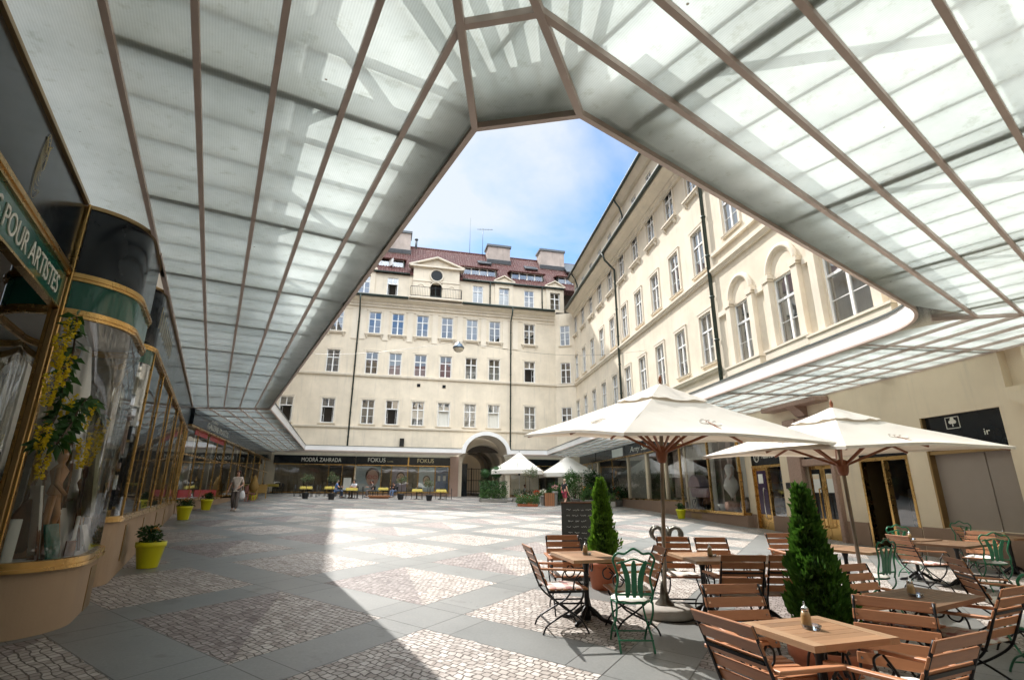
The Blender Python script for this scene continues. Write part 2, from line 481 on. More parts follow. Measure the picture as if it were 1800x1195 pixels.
# unseen bright cloud added overhead and behind the camera as fill light
dp = N(nt, 'VectorMath', operation='DOT_PRODUCT'); L(nt, tc.outputs['Generated'], dp.inputs[0]); dp.inputs[1].default_value = (.0, -.40, .9165)
mr = N(nt, 'MapRange'); mr.interpolation_type = 'SMOOTHSTEP'; mr.inputs[1].default_value = .58; mr.inputs[2].default_value = .90; L(nt, dp.outputs['Value'], mr.inputs[0])
sky_fill = mathn(nt, 'MULTIPLY', mr.outputs[0], mathn(nt, 'MULTIPLY_ADD', c1.outputs['Fac'], .8, .45))
bg2 = N(nt, 'Background'); bg2.inputs[0].default_value = (.92, .97, 1.0, 1)
L(nt, mathn(nt, 'MULTIPLY_ADD', sky_fill, SKY_FILL, CLOUD), bg2.inputs[1])
cl = mathn(nt, 'MAXIMUM', cl, mathn(nt, 'MULTIPLY', sky_fill, 1.1))
mxw = N(nt, 'MixShader'); L(nt, mathn(nt, 'MINIMUM', mathn(nt, 'MULTIPLY', cl, .9), 1.0), mxw.inputs[0]); L(nt, bg1.outputs[0], mxw.inputs[1]); L(nt, bg2.outputs[0], mxw.inputs[2])
L(nt, mxw.outputs[0], wo.inputs[0])

cam = bpy.data.cameras.new('camera'); cam.sensor_width = 36; cam.lens = FPX/1800*36; cam.clip_end = 900; cam.clip_start = .05
co = bpy.data.objects.new('camera', cam); COL.objects.link(co)
co.matrix_world = Matrix(((RT.x, UP.x, -FW.x, 0), (RT.y, UP.y, -FW.y, 0), (RT.z, UP.z, -FW.z, H), (0,0,0,1)))
SC.camera = co
SC.view_settings.view_transform = 'Standard'; SC.view_settings.look = 'None'; SC.view_settings.gamma = 1.0
SC.view_settings.exposure = 1.55
SC.cycles.max_bounces = 8; SC.cycles.diffuse_bounces = 4; SC.cycles.transparent_max_bounces = 12; SC.cycles.transmission_bounces = 4
SC.cycles.sample_clamp_indirect = 6.0; SC.cycles.caustics_reflective = False; SC.cycles.caustics_refractive = False

# ================================================================ ground
def paving():
    m, nt, out = nodes('sett_paving')
    b = N(nt, 'BsdfPrincipled'); L(nt, b.outputs[0], out.inputs[0])
    tc = N(nt, 'TexCoord')
    sx = N(nt, 'SeparateXYZ'); L(nt, tc.outputs['Object'], sx.inputs[0])
    x, y = sx.outputs[0], sx.outputs[1]
    a = (1.325, 2.36); bb = (-2.34, 1.67); c0 = (-2.90, 6.64)
    det = a[0]*bb[1] - a[1]*bb[0]
    x = mathn(nt, 'SUBTRACT', x, c0[0]); y = mathn(nt, 'SUBTRACT', y, c0[1])
    s = mathn(nt, 'ADD', mathn(nt, 'MULTIPLY', x, bb[1]/det), mathn(nt, 'MULTIPLY', y, -bb[0]/det))
    t = mathn(nt, 'ADD', mathn(nt, 'MULTIPLY', x, -a[1]/det), mathn(nt, 'MULTIPLY', y, a[0]/det))
    nzj = N(nt, 'TexNoise', Scale=9.0, Detail=2.0); L(nt, tc.outputs['Object'], nzj.inputs['Vector'])
    jit = mathn(nt, 'MULTIPLY', mathn(nt, 'SUBTRACT', nzj.outputs['Fac'], .5), .026)
    fs = mathn(nt, 'SUBTRACT', mathn(nt, 'FRACT', mathn(nt, 'ADD', s, .5)), .5)
    ft = mathn(nt, 'SUBTRACT', mathn(nt, 'FRACT', mathn(nt, 'ADD', t, .5)), .5)
    ins = mathn(nt, 'LESS_THAN', mathn(nt, 'ADD', mathn(nt, 'ABSOLUTE', fs), jit), .357)
    inn = mathn(nt, 'LESS_THAN', mathn(nt, 'ADD', mathn(nt, 'ABSOLUTE', ft), jit), .378)
    field = mathn(nt, 'MULTIPLY', ins, inn)
    # two-tone fields in every other row
    row = mathn(nt, 'FLOOR', mathn(nt, 'ADD', t, .5))
    even = mathn(nt, 'LESS_THAN', mathn(nt, 'ABSOLUTE', mathn(nt, 'MODULO', row, 2.0)), .5)
    west = mathn(nt, 'GREATER_THAN', mathn(nt, 'ADD', mathn(nt, 'SUBTRACT', mathn(nt, 'DIVIDE', ft, .378), mathn(nt, 'DIVIDE', fs, .357)), mathn(nt, 'MULTIPLY', jit, 8)), 0.0)
    dark = mathn(nt, 'MULTIPLY', even, west)
    # setts
    cb = N(nt, 'CombineXYZ'); L(nt, mathn(nt, 'MULTIPLY', t, 2.87), cb.inputs[0]); L(nt, mathn(nt, 'MULTIPLY', s, 2.71), cb.inputs[1])
    nd = N(nt, 'TexNoise', Scale=4.5, Detail=2.0); L(nt, tc.outputs['Object'], nd.inputs['Vector'])
    vs = N(nt, 'VectorMath', operation='SCALE'); L(nt, nd.outputs['Color'], vs.inputs[0]); vs.inputs['Scale'].default_value = .12
    va = N(nt, 'VectorMath', operation='ADD'); L(nt, cb.outputs[0], va.inputs[0]); L(nt, vs.outputs[0], va.inputs[1])
    br = N(nt, 'TexBrick', Scale=1.0); br.offset = .43
    br.inputs['Brick Width'].default_value = .090; br.inputs['Row Height'].default_value = .080; br.inputs['Mortar Size'].default_value = .0078
    br.inputs['Mortar Smooth'].default_value = .45; br.inputs['Bias'].default_value = 0
    br.inputs['Color1'].default_value = (0,0,0,1); br.inputs['Color2'].default_value = (1,1,1,1); br.inputs['Mortar'].default_value = (.5,.5,.5,1)
    L(nt, va.outputs[0], br.inputs['Vector'])
    vo = N(nt, 'TexVoronoi', Scale=9.5); L(nt, va.outputs[0], vo.inputs['Vector'])
    vr = N(nt, 'SeparateColor'); L(nt, vo.outputs['Color'], vr.inputs[0])
    br2 = N(nt, 'SeparateColor'); L(nt, br.outputs['Color'], br2.inputs[0])
    tone = mathn(nt, 'ADD', mathn(nt, 'MULTIPLY', br2.outputs[0], .6), mathn(nt, 'MULTIPLY', vr.outputs[0], .4))
    light = ramp(nt, tone, [(0, (.27,.225,.195)), (.5, (.45,.40,.36)), (1, (.62,.575,.53))])
    drk = ramp(nt, tone, [(0, (.17,.135,.13)), (.5, (.31,.265,.25)), (1, (.43,.38,.36))])
    sett = mixc(nt, dark, light, drk)
    big = N(nt, 'TexNoise', Scale=.5, Detail=5.0, Roughness=.6); L(nt, tc.outputs['Object'], big.inputs['Vector'])
    sett = mixc(nt, 1.0, sett, ramp(nt, big.outputs['Fac'], [(.3, (.80,.80,.80)), (.7, (1.08,1.06,1.04))]), 'MULTIPLY')
    sett = mixc(nt, br.outputs['Fac'], sett, (.095,.075,.06))
    # stone slabs of the strips
    def joint(p, per, w):
        f = mathn(nt, 'ABSOLUTE', mathn(nt, 'SUBTRACT', mathn(nt, 'FRACT', mathn(nt, 'MULTIPLY', p, per)), .5))
        return mathn(nt, 'LESS_THAN', f, w)
    j1 = mathn(nt, 'MULTIPLY', joint(s, 2.0, .0035), mathn(nt, 'SUBTRACT', 1.0, inn))
    j2 = mathn(nt, 'MULTIPLY', joint(t, 2.0, .0035), mathn(nt, 'SUBTRACT', 1.0, ins))
    j = mathn(nt, 'MAXIMUM', j1, j2)
    e1 = mathn(nt, 'LESS_THAN', mathn(nt, 'ABSOLUTE', mathn(nt, 'SUBTRACT', mathn(nt, 'ABSOLUTE', fs), .36)), .0022)
    e2 = mathn(nt, 'LESS_THAN', mathn(nt, 'ABSOLUTE', mathn(nt, 'SUBTRACT', mathn(nt, 'ABSOLUTE', ft), .381)), .0022)
    j = mathn(nt, 'MAXIMUM', j, mathn(nt, 'MAXIMUM', e1, e2))
    cell = N(nt, 'TexWhiteNoise', noise_dimensions='2D')
    cc = N(nt, 'CombineXYZ'); L(nt, mathn(nt, 'FLOOR', mathn(nt, 'ADD', mathn(nt, 'MULTIPLY', s, 2.0), .5)), cc.inputs[0]); L(nt, mathn(nt, 'FLOOR', mathn(nt, 'ADD', mathn(nt, 'MULTIPLY', t, 2.0), .5)), cc.inputs[1]); L(nt, cc.outputs[0], cell.inputs['Vector'])
    fine = N(nt, 'TexNoise', Scale=40.0, Detail=4.0); L(nt, tc.outputs['Object'], fine.inputs['Vector'])
    sl = mixc(nt, cell.outputs['Value'], (.165,.170,.166), (.245,.245,.238))
    sl = mixc(nt, 1.0, sl, ramp(nt, big.outputs['Fac'], [(.3, (.80,.81,.80)), (.7, (1.14,1.12,1.10))]), 'MULTIPLY')
    gum = N(nt, 'TexVoronoi', Scale=3.4); L(nt, tc.outputs['Object'], gum.inputs['Vector'])
    sl = mixc(nt, ramp(nt, gum.outputs['Distance'], [(.05, (.55,.55,.55)), (.075, (0,0,0))]), sl, (.10,.10,.095))
    sl = mixc(nt, 1.0, sl, ramp(nt, fine.outputs['Fac'], [(.3, (.90,.90,.90)), (.7, (1.08,1.08,1.08))]), 'MULTIPLY')
    sl = mixc(nt, j, sl, (.05,.048,.045))
    col = mixc(nt, field, sl, sett)
    st = N(nt, 'TexNoise', Scale=2.6, Detail=3.0); L(nt, tc.outputs['Object'], st.inputs['Vector'])
    col = mixc(nt, 1.0, col, ramp(nt, st.outputs['Fac'], [(.27, (.74,.72,.70)), (.36, (1,1,1))]), 'MULTIPLY')
    L(nt, col, b.inputs['Base Color'])
    rg = N(nt, 'MapRange'); rg.inputs['To Min'].default_value = .40; rg.inputs['To Max'].default_value = .62; L(nt, field, rg.inputs[0]); L(nt, rg.outputs[0], b.inputs['Roughness'])
    rs = N(nt, 'MapRange'); rs.inputs['To Min'].default_value = .6; rs.inputs['To Max'].default_value = .45; L(nt, field, rs.inputs[0]); L(nt, rs.outputs[0], b.inputs['Specular IOR Level'])
    hgt = mathn(nt, 'MULTIPLY', field, mathn(nt, 'ADD', mathn(nt, 'SUBTRACT', 1.0, br.outputs['Fac']), mathn(nt, 'ADD', mathn(nt, 'MULTIPLY', vr.outputs[0], .35), mathn(nt, 'MULTIPLY', fine.outputs['Fac'], .3))))
    hgt = mathn(nt, 'ADD', hgt, mathn(nt, 'MULTIPLY', mathn(nt, 'SUBTRACT', 1.0, field), mathn(nt, 'SUBTRACT', 1.15, j)))
    bp = N(nt, 'Bump'); bp.inputs['Strength'].default_value = .75; bp.inputs['Distance'].default_value = .012
    L(nt, hgt, bp.inputs['Height']); L(nt, bp.outputs[0], b.inputs['Normal'])
    return m
M['paving'] = paving()
g = MB(); Q = 160
g.add([(x, y, gz(x, y)) for x, y in ((-Q,-Q),(Q,-Q),(Q,Q),(-Q,Q))], [(0,1,2,3)])
structure(g.build('courtyard_ground', M['paving']))

# ================================================================ glass canopy round the courtyard
ZS = 3.25 + H
def nline(nv, n): return (nv.x, nv.y, n)
def isect(l1, l2):
    a, b, c = l1; d, e, f = l2
    det = a*e - b*d
    return ((c*e - b*f)/det, (a*f - c*d)/det)
NF = Vector((.19, .98, 0))
KA = lambda k: nline(NA, 1.65 - .556*k)
KE = lambda k: nline(NE_, -3.04 - .596*k)
KD = lambda k: nline(ND, 46.3 + .64*k)
KC = lambda k: nline(NC, 9.2 + .72*k)
KB = lambda k: nline(NB, 2.70 - .565*k)
KF = lambda k: nline(NF, 3.85 - 1.07*k)
canopy = thing('glass_canopy', 'translucent ribbed glass canopy with brown glazing bars running right round the courtyard', 'canopy', (0,0,0))
def quad_panel(p, q, r, s):
    mb = MB(); mb.add([(*a, ZS) for a in (p, q, r, s)], [(0,1,2,3)])
    return mb.build('glass_panel', M['canopy'], canopy)
BARH = {'A': .050, 'E': .053, 'D': .056, 'C': .059, 'B': .062, 'F': .065}
def gbar(p, q, w=.050, h=.05, name='glazing_bar', m='bars', z=None):
    z = ZS - h/2 + .004 if z is None else z
    mb = MB(); mb.bar((*p, z), (*q, z), w, h); return mb.build(name, M[m], canopy)
seq = [('A', KA, KF), ('E', KE, KA), ('D', KD, KE), ('C', KC, KD), ('B', KB, KC), ('F', KF, KB)]
node = {}
for k in range(6):
    node['AE', k] = isect(KA(k), KE(k)); node['ED', k] = isect(KE(k), KD(k)); node['DC', k] = isect(KD(k), KC(k)); node['CB', k] = isect(KC(k), KB(k))
    if k <= 2:
        node['FA', k] = isect(KF(k), KA(k)); node['BF', k] = isect(KB(k), KF(k))
    else:
        node['FA', k] = node['BF', k] = isect(KA(k), KB(k))
# rounded outer corner between the C and B edges
c0 = Vector(node['CB', 0]); eC = Vector((DC.x, DC.y)); eB = Vector((DB.x, DB.y))
RC = 1.15
p1 = c0 + eC*RC; p2 = c0 - eB*RC
corner = []
for i in range(9):
    t = i/8; corner.append(tuple(p1*(1-t)**2 + c0*2*t*(1-t) + p2*t*t))
for nm, a, b in (('A','AE','FA'), ('E','ED','AE'), ('D','DC','ED'), ('C','CB','DC'), ('B','BF','CB')):
    for k in range(5):
        P0, P1, Q1, Q0 = node[a,k], node[b,k], node[b,k+1], node[a,k+1]
        if nm == 'D':       # the entrance arch breaks the soffit here
            la = nline(DD, 6.8); lb = nline(DD, 11.3)
            f = KD
            A0, A1 = isect(f(k), la), isect(f(k+1), la); B0, B1 = isect(f(k), lb), isect(f(k+1), lb)
            quad_panel(P0, B0, B1, Q0); quad_panel(A0, P1, Q1, A1)
            gbar(P0, B0, h=BARH[nm]); gbar(A0, P1, h=BARH[nm])
            continue
        if k == 0 and nm == 'C':
            quad_panel(tuple(p1), P1, Q1, Q0); gbar(tuple(p1), P1, h=BARH[nm])
        elif k == 0 and nm == 'B':
            quad_panel(P0, tuple(p2), Q1, Q0)
            mb = MB(); fan = [(*q, ZS) for q in corner] + [(*node['CB',1], ZS)]
            mb.add(fan, [tuple(range(len(fan)))]); mb.build('glass_panel', M['canopy'], canopy)
            gbar(P0, tuple(p2), h=BARH[nm])
            for i in range(8): gbar(corner[i], corner[i+1], name='glazing_bar')
        else:
            quad_panel(P0, P1, Q1, Q0); gbar(P0, P1, h=BARH[nm])
for k in range(2):
    quad_panel(node['FA',k], node['BF',k], node['BF',k+1], node['FA',k+1]); gbar(node['FA',k], node['BF',k], h=BARH['F'])
gbar(node['FA',2], node['BF',2])
mbt = [node['FA',2], node['BF',2], node['FA',3]]
mb = MB(); mb.add([(*q, ZS) for q in mbt], [(0,1,2)]); mb.build('glass_panel', M['canopy'], canopy)
for a in ('FA', 'BF'):
    for k in range(3): gbar(node[a,k], node[a,k+1], w=.058, h=.072 if a == 'FA' else .076)
for a in ('AE', 'ED', 'DC', 'CB'): 
    for k in range(5): gbar(node[a,k], node[a,k+1], w=.05, h=.069)
# wall bars (last ring), the strip by the near shop and the deep part over the camera
gbar(node['AE',5], (NA*-1.13 + DA*8.3)[:2], w=.07); gbar(node['AE',5], node['ED',5], w=.05); gbar(node['CB',5], node['DC',5], w=.05)
pa, pb, pc, pd = [(NA*n + DA*u)[:2] for n, u in ((-1.13, 9.2), (-1.13, -3.5), (-1.78, -3.5), (-1.78, 9.2))]
quad_panel(pa, pb, pc, pd); gbar(pa, pb); gbar((NA*-1.78 + DA*7.2)[:2], pc, w=.08)
for k in range(5, 9):
    lA = KA(5); lC = KC(5)
    quad_panel(isect(lA, KB(k)), isect(lC, KB(k)), isect(lC, KB(k+1)), isect(lA, KB(k+1)))
    gbar(isect(lA, KB(k)), isect(lC, KB(k)))
# edge trim, white fascia, gutter box over the outer strip
ring0 = [node['FA',0], node['AE',0], node['ED',0]]
arcA = isect(KD(0), nline(DD, 6.8)); arcB = isect(KD(0), nline(DD, 11.3))
runs = [[node['BF',0], node['FA',0], node['AE',0], node['ED',0], arcA], [arcB, node['DC',0]] + corner + [node['BF',0]]]
for run in runs:
    mb = MB(); mb.band(run, ZS-.03, ZS+.36, .03, -.01); mb.build('fascia', M['fascia'], canopy)
    mb = MB(); mb.band(run, ZS+.36, ZS+.40, .06, -.09); mb.build('fascia_capping', M['steel'], canopy)
    mb = MB(); mb.band(run, ZS-.04, ZS-.003, .034, -.022); mb.build('edge_trim', M['bars'], canopy)
    mb = MB(); mb.band(run, ZS+.27, ZS+.37, -.03, -.40); mb.build('gutter_box', M['fascia'], canopy)
# main beams, purlins and trusses lying above the glass
def cross(dirv, u, l0, l1, w, h, z0, name, m='beampaint'):
    ln = nline(dirv, u)
    p, q = isect(ln, l0), isect(ln, l1)
    mb = MB(); mb.bar((*p, z0+h/2), (*q, z0+h/2), w, h); return mb.build(name, M[m], canopy)
zt = ZS + .035
for i in range(-1, 9):
    u = 4.14 + 2.48*i
    if 2.5 < u < 23: cross(DA, u, KA(0), KA(5), .13, .24, zt, 'beam')
pm = MB()
def addp(dirv, u, l0, l1, w=.04, h=.07, z=zt+.06):
    ln = nline(dirv, u); p, q = isect(ln, l0), isect(ln, l1); pm.bar((*p, z), (*q, z), w, h)
for i in range(-4, 40):
    u = 4.14 + .62*i
    if i % 4 and 3.4 < u < 23.2: addp(DA, u, KA(0), KA(5))
pm.build('purlin', M['beampaint'], canopy)['kind'] = 'stuff'
pm = MB()
for i in range(45): addp(DE, 22.5 + .62*i, KE(0), KE(5))
pm.build('purlin', M['beampaint'], canopy)['kind'] = 'stuff'
for i in range(9): cross(DE, 23.5 + 2.9*i, KE(0), KE(5), .13, .24, zt, 'beam')
pm = MB()
for i in range(0, 23): addp(DB, 1.8 + .585*i, KB(0), KB(9))
pm.build('purlin', M['beampaint'], canopy)['kind'] = 'stuff'
for i in range(-1, 4):
    cross(DB, 3.31 + 2.92*i, KB(0), KB(9), .13, .24, zt, 'beam')
pm = MB()
for i in range(0, 60): addp(DC, 9.6 + .66*i, KC(0), KC(5))
pm.build('purlin', M['beampaint'], canopy)['kind'] = 'stuff'
for i in range(13): cross(DC, 10.5 + 2.9*i, KC(0), KC(5), .13, .24, zt, 'beam')
pm = MB()
for i in range(0, 45):
    u = -15 + .62*i
    if not 6.6 < u < 11.5: addp(DD, u, KD(0), KD(5))
pm.build('purlin', M['beampaint'], canopy)['kind'] = 'stuff'
for i in range(13): cross(DE, 24.6 + 1.95*i, KE(0), KE(5), .022, .03, ZS-.034, 'cross_bar', 'bars')
for i in range(18): cross(DC, 10.2 + 2.05*i, KC(0), KC(5), .022, .03, ZS-.034, 'cross_bar', 'bars')
# fan of purlins over the chamfered corner
pm = MB()
for i in range(7):
    t = (i+.5)/7
    a = Vector(node['FA',0])*(1-t) + Vector(node['BF',0])*t; b = Vector((-1.9 + 2.8*t, .9 - .4*abs(t-.5)))
    pm.bar((*a, zt+.10), (*b, zt+.10), .045, .10)
pm.build('purlin', M['beampaint'], canopy)
def tube3(pts, r, name='truss_tube'):
    mb = MB(); mb.tube(pts, r, 8); return mb.build(name, M['steel'], canopy)
def pA(u, n, h): p = NA*n + DA*u; return (p.x, p.y, ZS+h)
tube3([pA(1.5, .20, .95), pA(23, .20, .95)], .075)
for i in range(-1, 8):
    u = 4.14 + 2.48*i
    tube3([pA(u, .95, .22), pA(u+.0, .20, .95)], .05); tube3([pA(u, -.75, .22), pA(u, .20, .95)], .05)
    tube3([pA(u, .62, .25), pA(u+1.24, .20, .95)], .045)
for u in (5.9, 10.8, 15.8):
    q = pA(u, .05, .55); mb = MB(); mb.obox(q, DA*.24, NA*.10, Vector((0,0,.13))); mb.build('floodlight', M['steel'], canopy)
def pB(u, n, h): p = NB*n + DB*u; return (p.x, p.y, ZS+h)
tube3([pB(-1, 1.25, 1.0), pB(11.5, 1.25, 1.0)], .08)
for i in range(-1, 4):
    u = 3.31 + 2.92*i
    tube3([pB(u, 2.3, .22), pB(u, 1.25, 1.0)], .06); tube3([pB(u, .1, .22), pB(u, 1.25, 1.0)], .06)
    tube3([pB(u, 2.0, .25), pB(u+1.4, 1.25, 1.0)], .05)
# weathered roof glass over the steelwork
for nm, a, b in (('A','AE','FA'), ('E','ED','AE'), ('C','CB','DC'), ('B','BF','CB')):
    P0, P1, Q1, Q0 = node[a,0], node[b,0], node[b,5], node[a,5]
    mb = MB(); hi = ZS+(1.3 if nm in 'AB' else .52); mb.add([(*P0, ZS+.385), (*P1, ZS+.385), (*Q1, hi), (*Q0, hi)], [(0,1,2,3)]); mb.build('roof_glass', M['roofglass'], canopy)
P0, P1, Q1, Q0 = isect(KA(5), KB(5)), isect(KC(5), KB(5)), isect(KC(5), KB(9)), isect(KA(5), KB(9))
mb = MB(); mb.add([(*q, ZS+1.3) for q in (P0, P1, Q1, Q0)], [(0,1,2,3)]); mb.build('roof_glass', M['roofglass'], canopy)
mb = MB(); mb.add([(*node['FA',0], ZS+.385), (*node['BF',0], ZS+.385), (*node['BF',5], ZS+1.3)], [(0,1,2)]); mb.build('roof_glass', M['roofglass'], canopy)
# white barrel vault of the entrance arch, cut through the canopy
UA0, UA1, ARISE = 6.8, 11.3, 1.62
def arch_pts(n=22, inset=0.0):
    c = (UA0+UA1)/2; a = (UA1-UA0)/2 - inset
    return [(c - a*math.cos(PI*i/n), ZS - .03 + (ARISE+.35-inset)*math.sin(PI*i/n)) for i in range(n+1)]
def pD(u, n, z): p = ND*n + DD*u; return (p.x, p.y, z)
def arch_strip(name, o, i, n0, n1, m):
    A = arch_pts(22, o); B = arch_pts(22, i); mb = MB(); k = len(A)
    vs = [pD(u, n0, z) for u, z in A] + [pD(u, n0, z) for u, z in B] + [pD(u, n1, z) for u, z in A] + [pD(u, n1, z) for u, z in B]
    fs = []
    for t in range(k-1):
        fs += [(t, t+1, k+t+1, k+t), (2*k+t+1, 2*k+t, 3*k+t, 3*k+t+1), (t+1, t, 2*k+t, 2*k+t+1), (k+t, k+t+1, 3*k+t+1, 3*k+t)]
    mb.add(vs, fs, False); return mb.build(name, m, canopy)
arch_strip('arch_fascia', 0, .34, 46.24, 46.34, M['fascia'])
arch_strip('arch_vault', .22, .30, 46.345, 49.44, M['trim'])
# ================================================================ buildings
def facade(mb, x0, x1, z0, z1, ops, depth=.22, y=0.0):
    xs = sorted(set([x0, x1] + [v for o in ops for v in o[:2] if x0 < v < x1]))
    zs = sorted(set([z0, z1] + [v for o in ops for v in o[2:4] if z0 < v < z1]))
    for i in range(len(xs)-1):
        # merge vertically where possible
        run = None
        for j in range(len(zs)-1):
            cx = (xs[i]+xs[i+1])/2; cz = (zs[j]+zs[j+1])/2
            hole = any(o[0] < cx < o[1] and o[2] < cz < o[3] for o in ops)
            if hole:
                if run is not None: _q(mb, xs[i], xs[i+1], run, zs[j], y); run = None
            elif run is None: run = zs[j]
        if run is not None: _q(mb, xs[i], xs[i+1], run, zs[-1], y)
    for (a, b, c, d) in ops:
        mb.add([(a,y,c),(a,y,d),(a,y+depth,d),(a,y+depth,c)], [(0,1,2,3)])
        mb.add([(b,y,c),(b,y,d),(b,y+depth,d),(b,y+depth,c)], [(3,2,1,0)])
        mb.add([(a,y,d),(b,y,d),(b,y+depth,d),(a,y+depth,d)], [(0,1,2,3)])
        mb.add([(a,y,c),(b,y,c),(b,y+depth,c),(a,y+depth,c)], [(3,2,1,0)])
def _q(mb, a, b, c, d, y):
    mb.add([(a,y,c),(b,y,c),(b,y,d),(a,y,d)], [(0,1,2,3)])

WIN = {}
def win_mesh(w, h, style):
    key = (round(w,2), round(h,2), style)
    if key in WIN: return WIN[key]
    fo, tr = .075, h*.655
    mb = MB(); x = w/2
    mb.box(-x, -x+fo, 0, .09, 0, h); mb.box(x-fo, x, 0, .09, 0, h)
    mb.box(-x+fo, x-fo, 0, .09, 0, fo); mb.box(-x+fo, x-fo, 0, .09, h-fo, h)
    mb.box(-x+fo, x-fo, -.02, .085, tr-.045, tr+.045)
    mb.box(-.04, .04, .003, .088, tr+.045, h-fo)
    if style == 'open':
        # inward-opened casements
        for s in (-1, 1):
            a = Vector((s*(x-fo), .06, 0)); d = Vector((-s*.30, .95, 0)).normalized(); W_ = x-fo-.01
            for z in (fo+.03, tr*.5, tr-.08):
                mb.obox(a + d*(W_/2) + Vector((0,0,z)), d*(W_/2), d.cross(Vector((0,0,1)))*.02, Vector((0,0,.03)))
            for t in (.03, W_-.03):
                mb.obox(a + d*t + Vector((0,0,(fo+tr-.045)/2)), d*.03, d.cross(Vector((0,0,1)))*.021, Vector((0,0,(tr-.045-fo)/2)))
    else:
        mb.box(-.055, .055, -.004, .087, fo, tr-.045)
        zb = fo + (tr-.045-fo)*.48
        mb.box(-x+fo, -.055, .02, .05, zb-.014, zb+.014); mb.box(.055, x-fo, .02, .05, zb-.014, zb+.014)
    fr = mb.mesh('window'); fr.materials.append(M['white'])
    pb = MB()
    def pane(a, b, c, d):
        t = rnd.uniform(-.006, .006)
        pb.add([(a,.045,c),(b,.045+t,c),(b,.045+t,d),(a,.045,d)], [(0,1,2,3)])
    pane(-x+fo, -.04, tr+.045, h-fo); pane(.04, x-fo, tr+.045, h-fo)
    if style != 'open':
        pane(-x+fo, -.055, fo, tr-.045); pane(.055, x-fo, fo, tr-.045)
    pn = pb.mesh('pane'); pn.materials.append(M['pane'])
    # surround
    sb = MB(); o = .14
    sb.box(-x-o, -x+.002, -.215, -.155, -.05, h+.002); sb.box(x-.002, x+o, -.215, -.155, -.05, h+.002)
    sb.box(-x-o, x+o, -.217, -.153, h, h+o); sb.box(-x-o-.03, x+o+.03, -.235, -.15, h+o, h+o+.04)
    su = sb.mesh('surround'); su.materials.append(M['trim'])
    sl = MB(); sl.box(-x-.18, x+.18, -.26, .02, -.09, -.02); sl.box(-x-.2, x+.2, -.28, .02, -.02, .0)
    si = sl.mesh('sill'); si.materials.append(M['trim'])
    sc = MB(); sc.box(-x-.30, x+.30, -.37, .02, -.11, -.02); sc.box(-x-.26, x+.26, -.31, -.17, -.22, -.11)
    for s in (-1, 1):
        sc.prism([(-.34,-.22), (-.17,-.22), (-.17,-.48), (-.21,-.50), (-.27,-.40)], s*(x+.10)-.07, s*(x+.10)+.07, 'yz')
    sk = sc.mesh('sill'); sk.materials.append(M['trim'])
    cu = MB(); nn = 28
    vs = []
    for i in range(nn+1):
        X = -x+fo + (2*x-2*fo)*i/nn
        vs += [(X, .16+.02*math.sin(i*1.9), fo), (X, .16+.02*math.sin(i*1.9+.4), tr if style == 'half' else h-fo)]
    cu.add(vs, [(2*i, 2*i+2, 2*i+3, 2*i+1) for i in range(nn)], True)
    cm = cu.mesh('curtain'); cm.materials.append(M['curtain'])
    WIN[key] = (fr, pn, su, si, sk, cm)
    return WIN[key]
def window(bld, x, z0, z1, w, style='plain', corbel=False, surround=True, curtain=None, sill=True, yy=0.0):
    fr, pn, su, si, sk, cm = win_mesh(w, z1-z0, style)
    o = share(fr, 'window', bld, (x, .06+yy, z0))
    share(pn, 'pane', o)
    if surround: share(su, 'surround', o, (0, .10, 0))
    if sill: share(sk if corbel else si, 'sill', o, (0, .10, 0))
    if curtain: 
        c = share(cm, 'curtain', o)
        if curtain < 1: c.scale = (1, 1, curtain)
    return o
def strip(bld, prof, x0, x1, name='cornice', m='trim'):
    mb = MB(); mb.prism(prof, x0, x1, 'yz'); return mb.build(name, M[m], bld)
def pipe(bld, pts, r=.07, name='drainpipe', m='darkmetal'):
    mb = MB(); mb.tube(pts, r, 8); 
    zs = [p[2] for p in pts]
    for k in range(int((max(zs)-min(zs))/2.2)):
        z = min(zs)+1.0+2.2*k; mb.lathe([(r*1.35, z-.04), (r*1.35, z+.04)], 8, (pts[-1][0], pts[-1][1], 0))
    return mb.build(name, M[m], bld)
def tile_roof(bld, x0, x1, ya, za, yb, zb, ops=(), name='roof'):
    # ribbed pantile slope from the eave (ya,za) to the ridge (yb,zb)
    mb = MB(); per = .27; n = int((x1-x0)/per*6); rows = 13
    d = Vector((0, yb-ya, zb-za)); nn = Vector((0, -(zb-za), yb-ya)).normalized()
    vs = []; fs = []
    for j in range(rows+1):
        for lift in ((0,) if j in (0,) else (.035, 0) if j < rows else (.035,)):
            t = j/rows
            for i in range(n+1):
                X = x0+(x1-x0)*i/n
                hh = .055*max(0, math.sin(2*PI*X/per))**.6 if math.sin(2*PI*X/per) > 0 else 0
                hh += .014*noise.noise(Vector((X*1.7, j*1.3, 0))) + lift
                p = Vector((X, ya, za)) + d*t + nn*hh; vs.append(p)
    m_ = n+1
    for j in range(rows):
        o0 = (2*j)*m_
        for i in range(n): fs.append((o0+i, o0+i+1, o0+m_+i+1, o0+m_+i))
        if j < rows-1:
            o1 = (2*j+1)*m_
            for i in range(n): fs.append((o1+i, o1+i+1, o1+m_+i+1, o1+m_+i))
    mb.add(vs, fs, False)
    return mb.build(name, M['tiles'], bld)

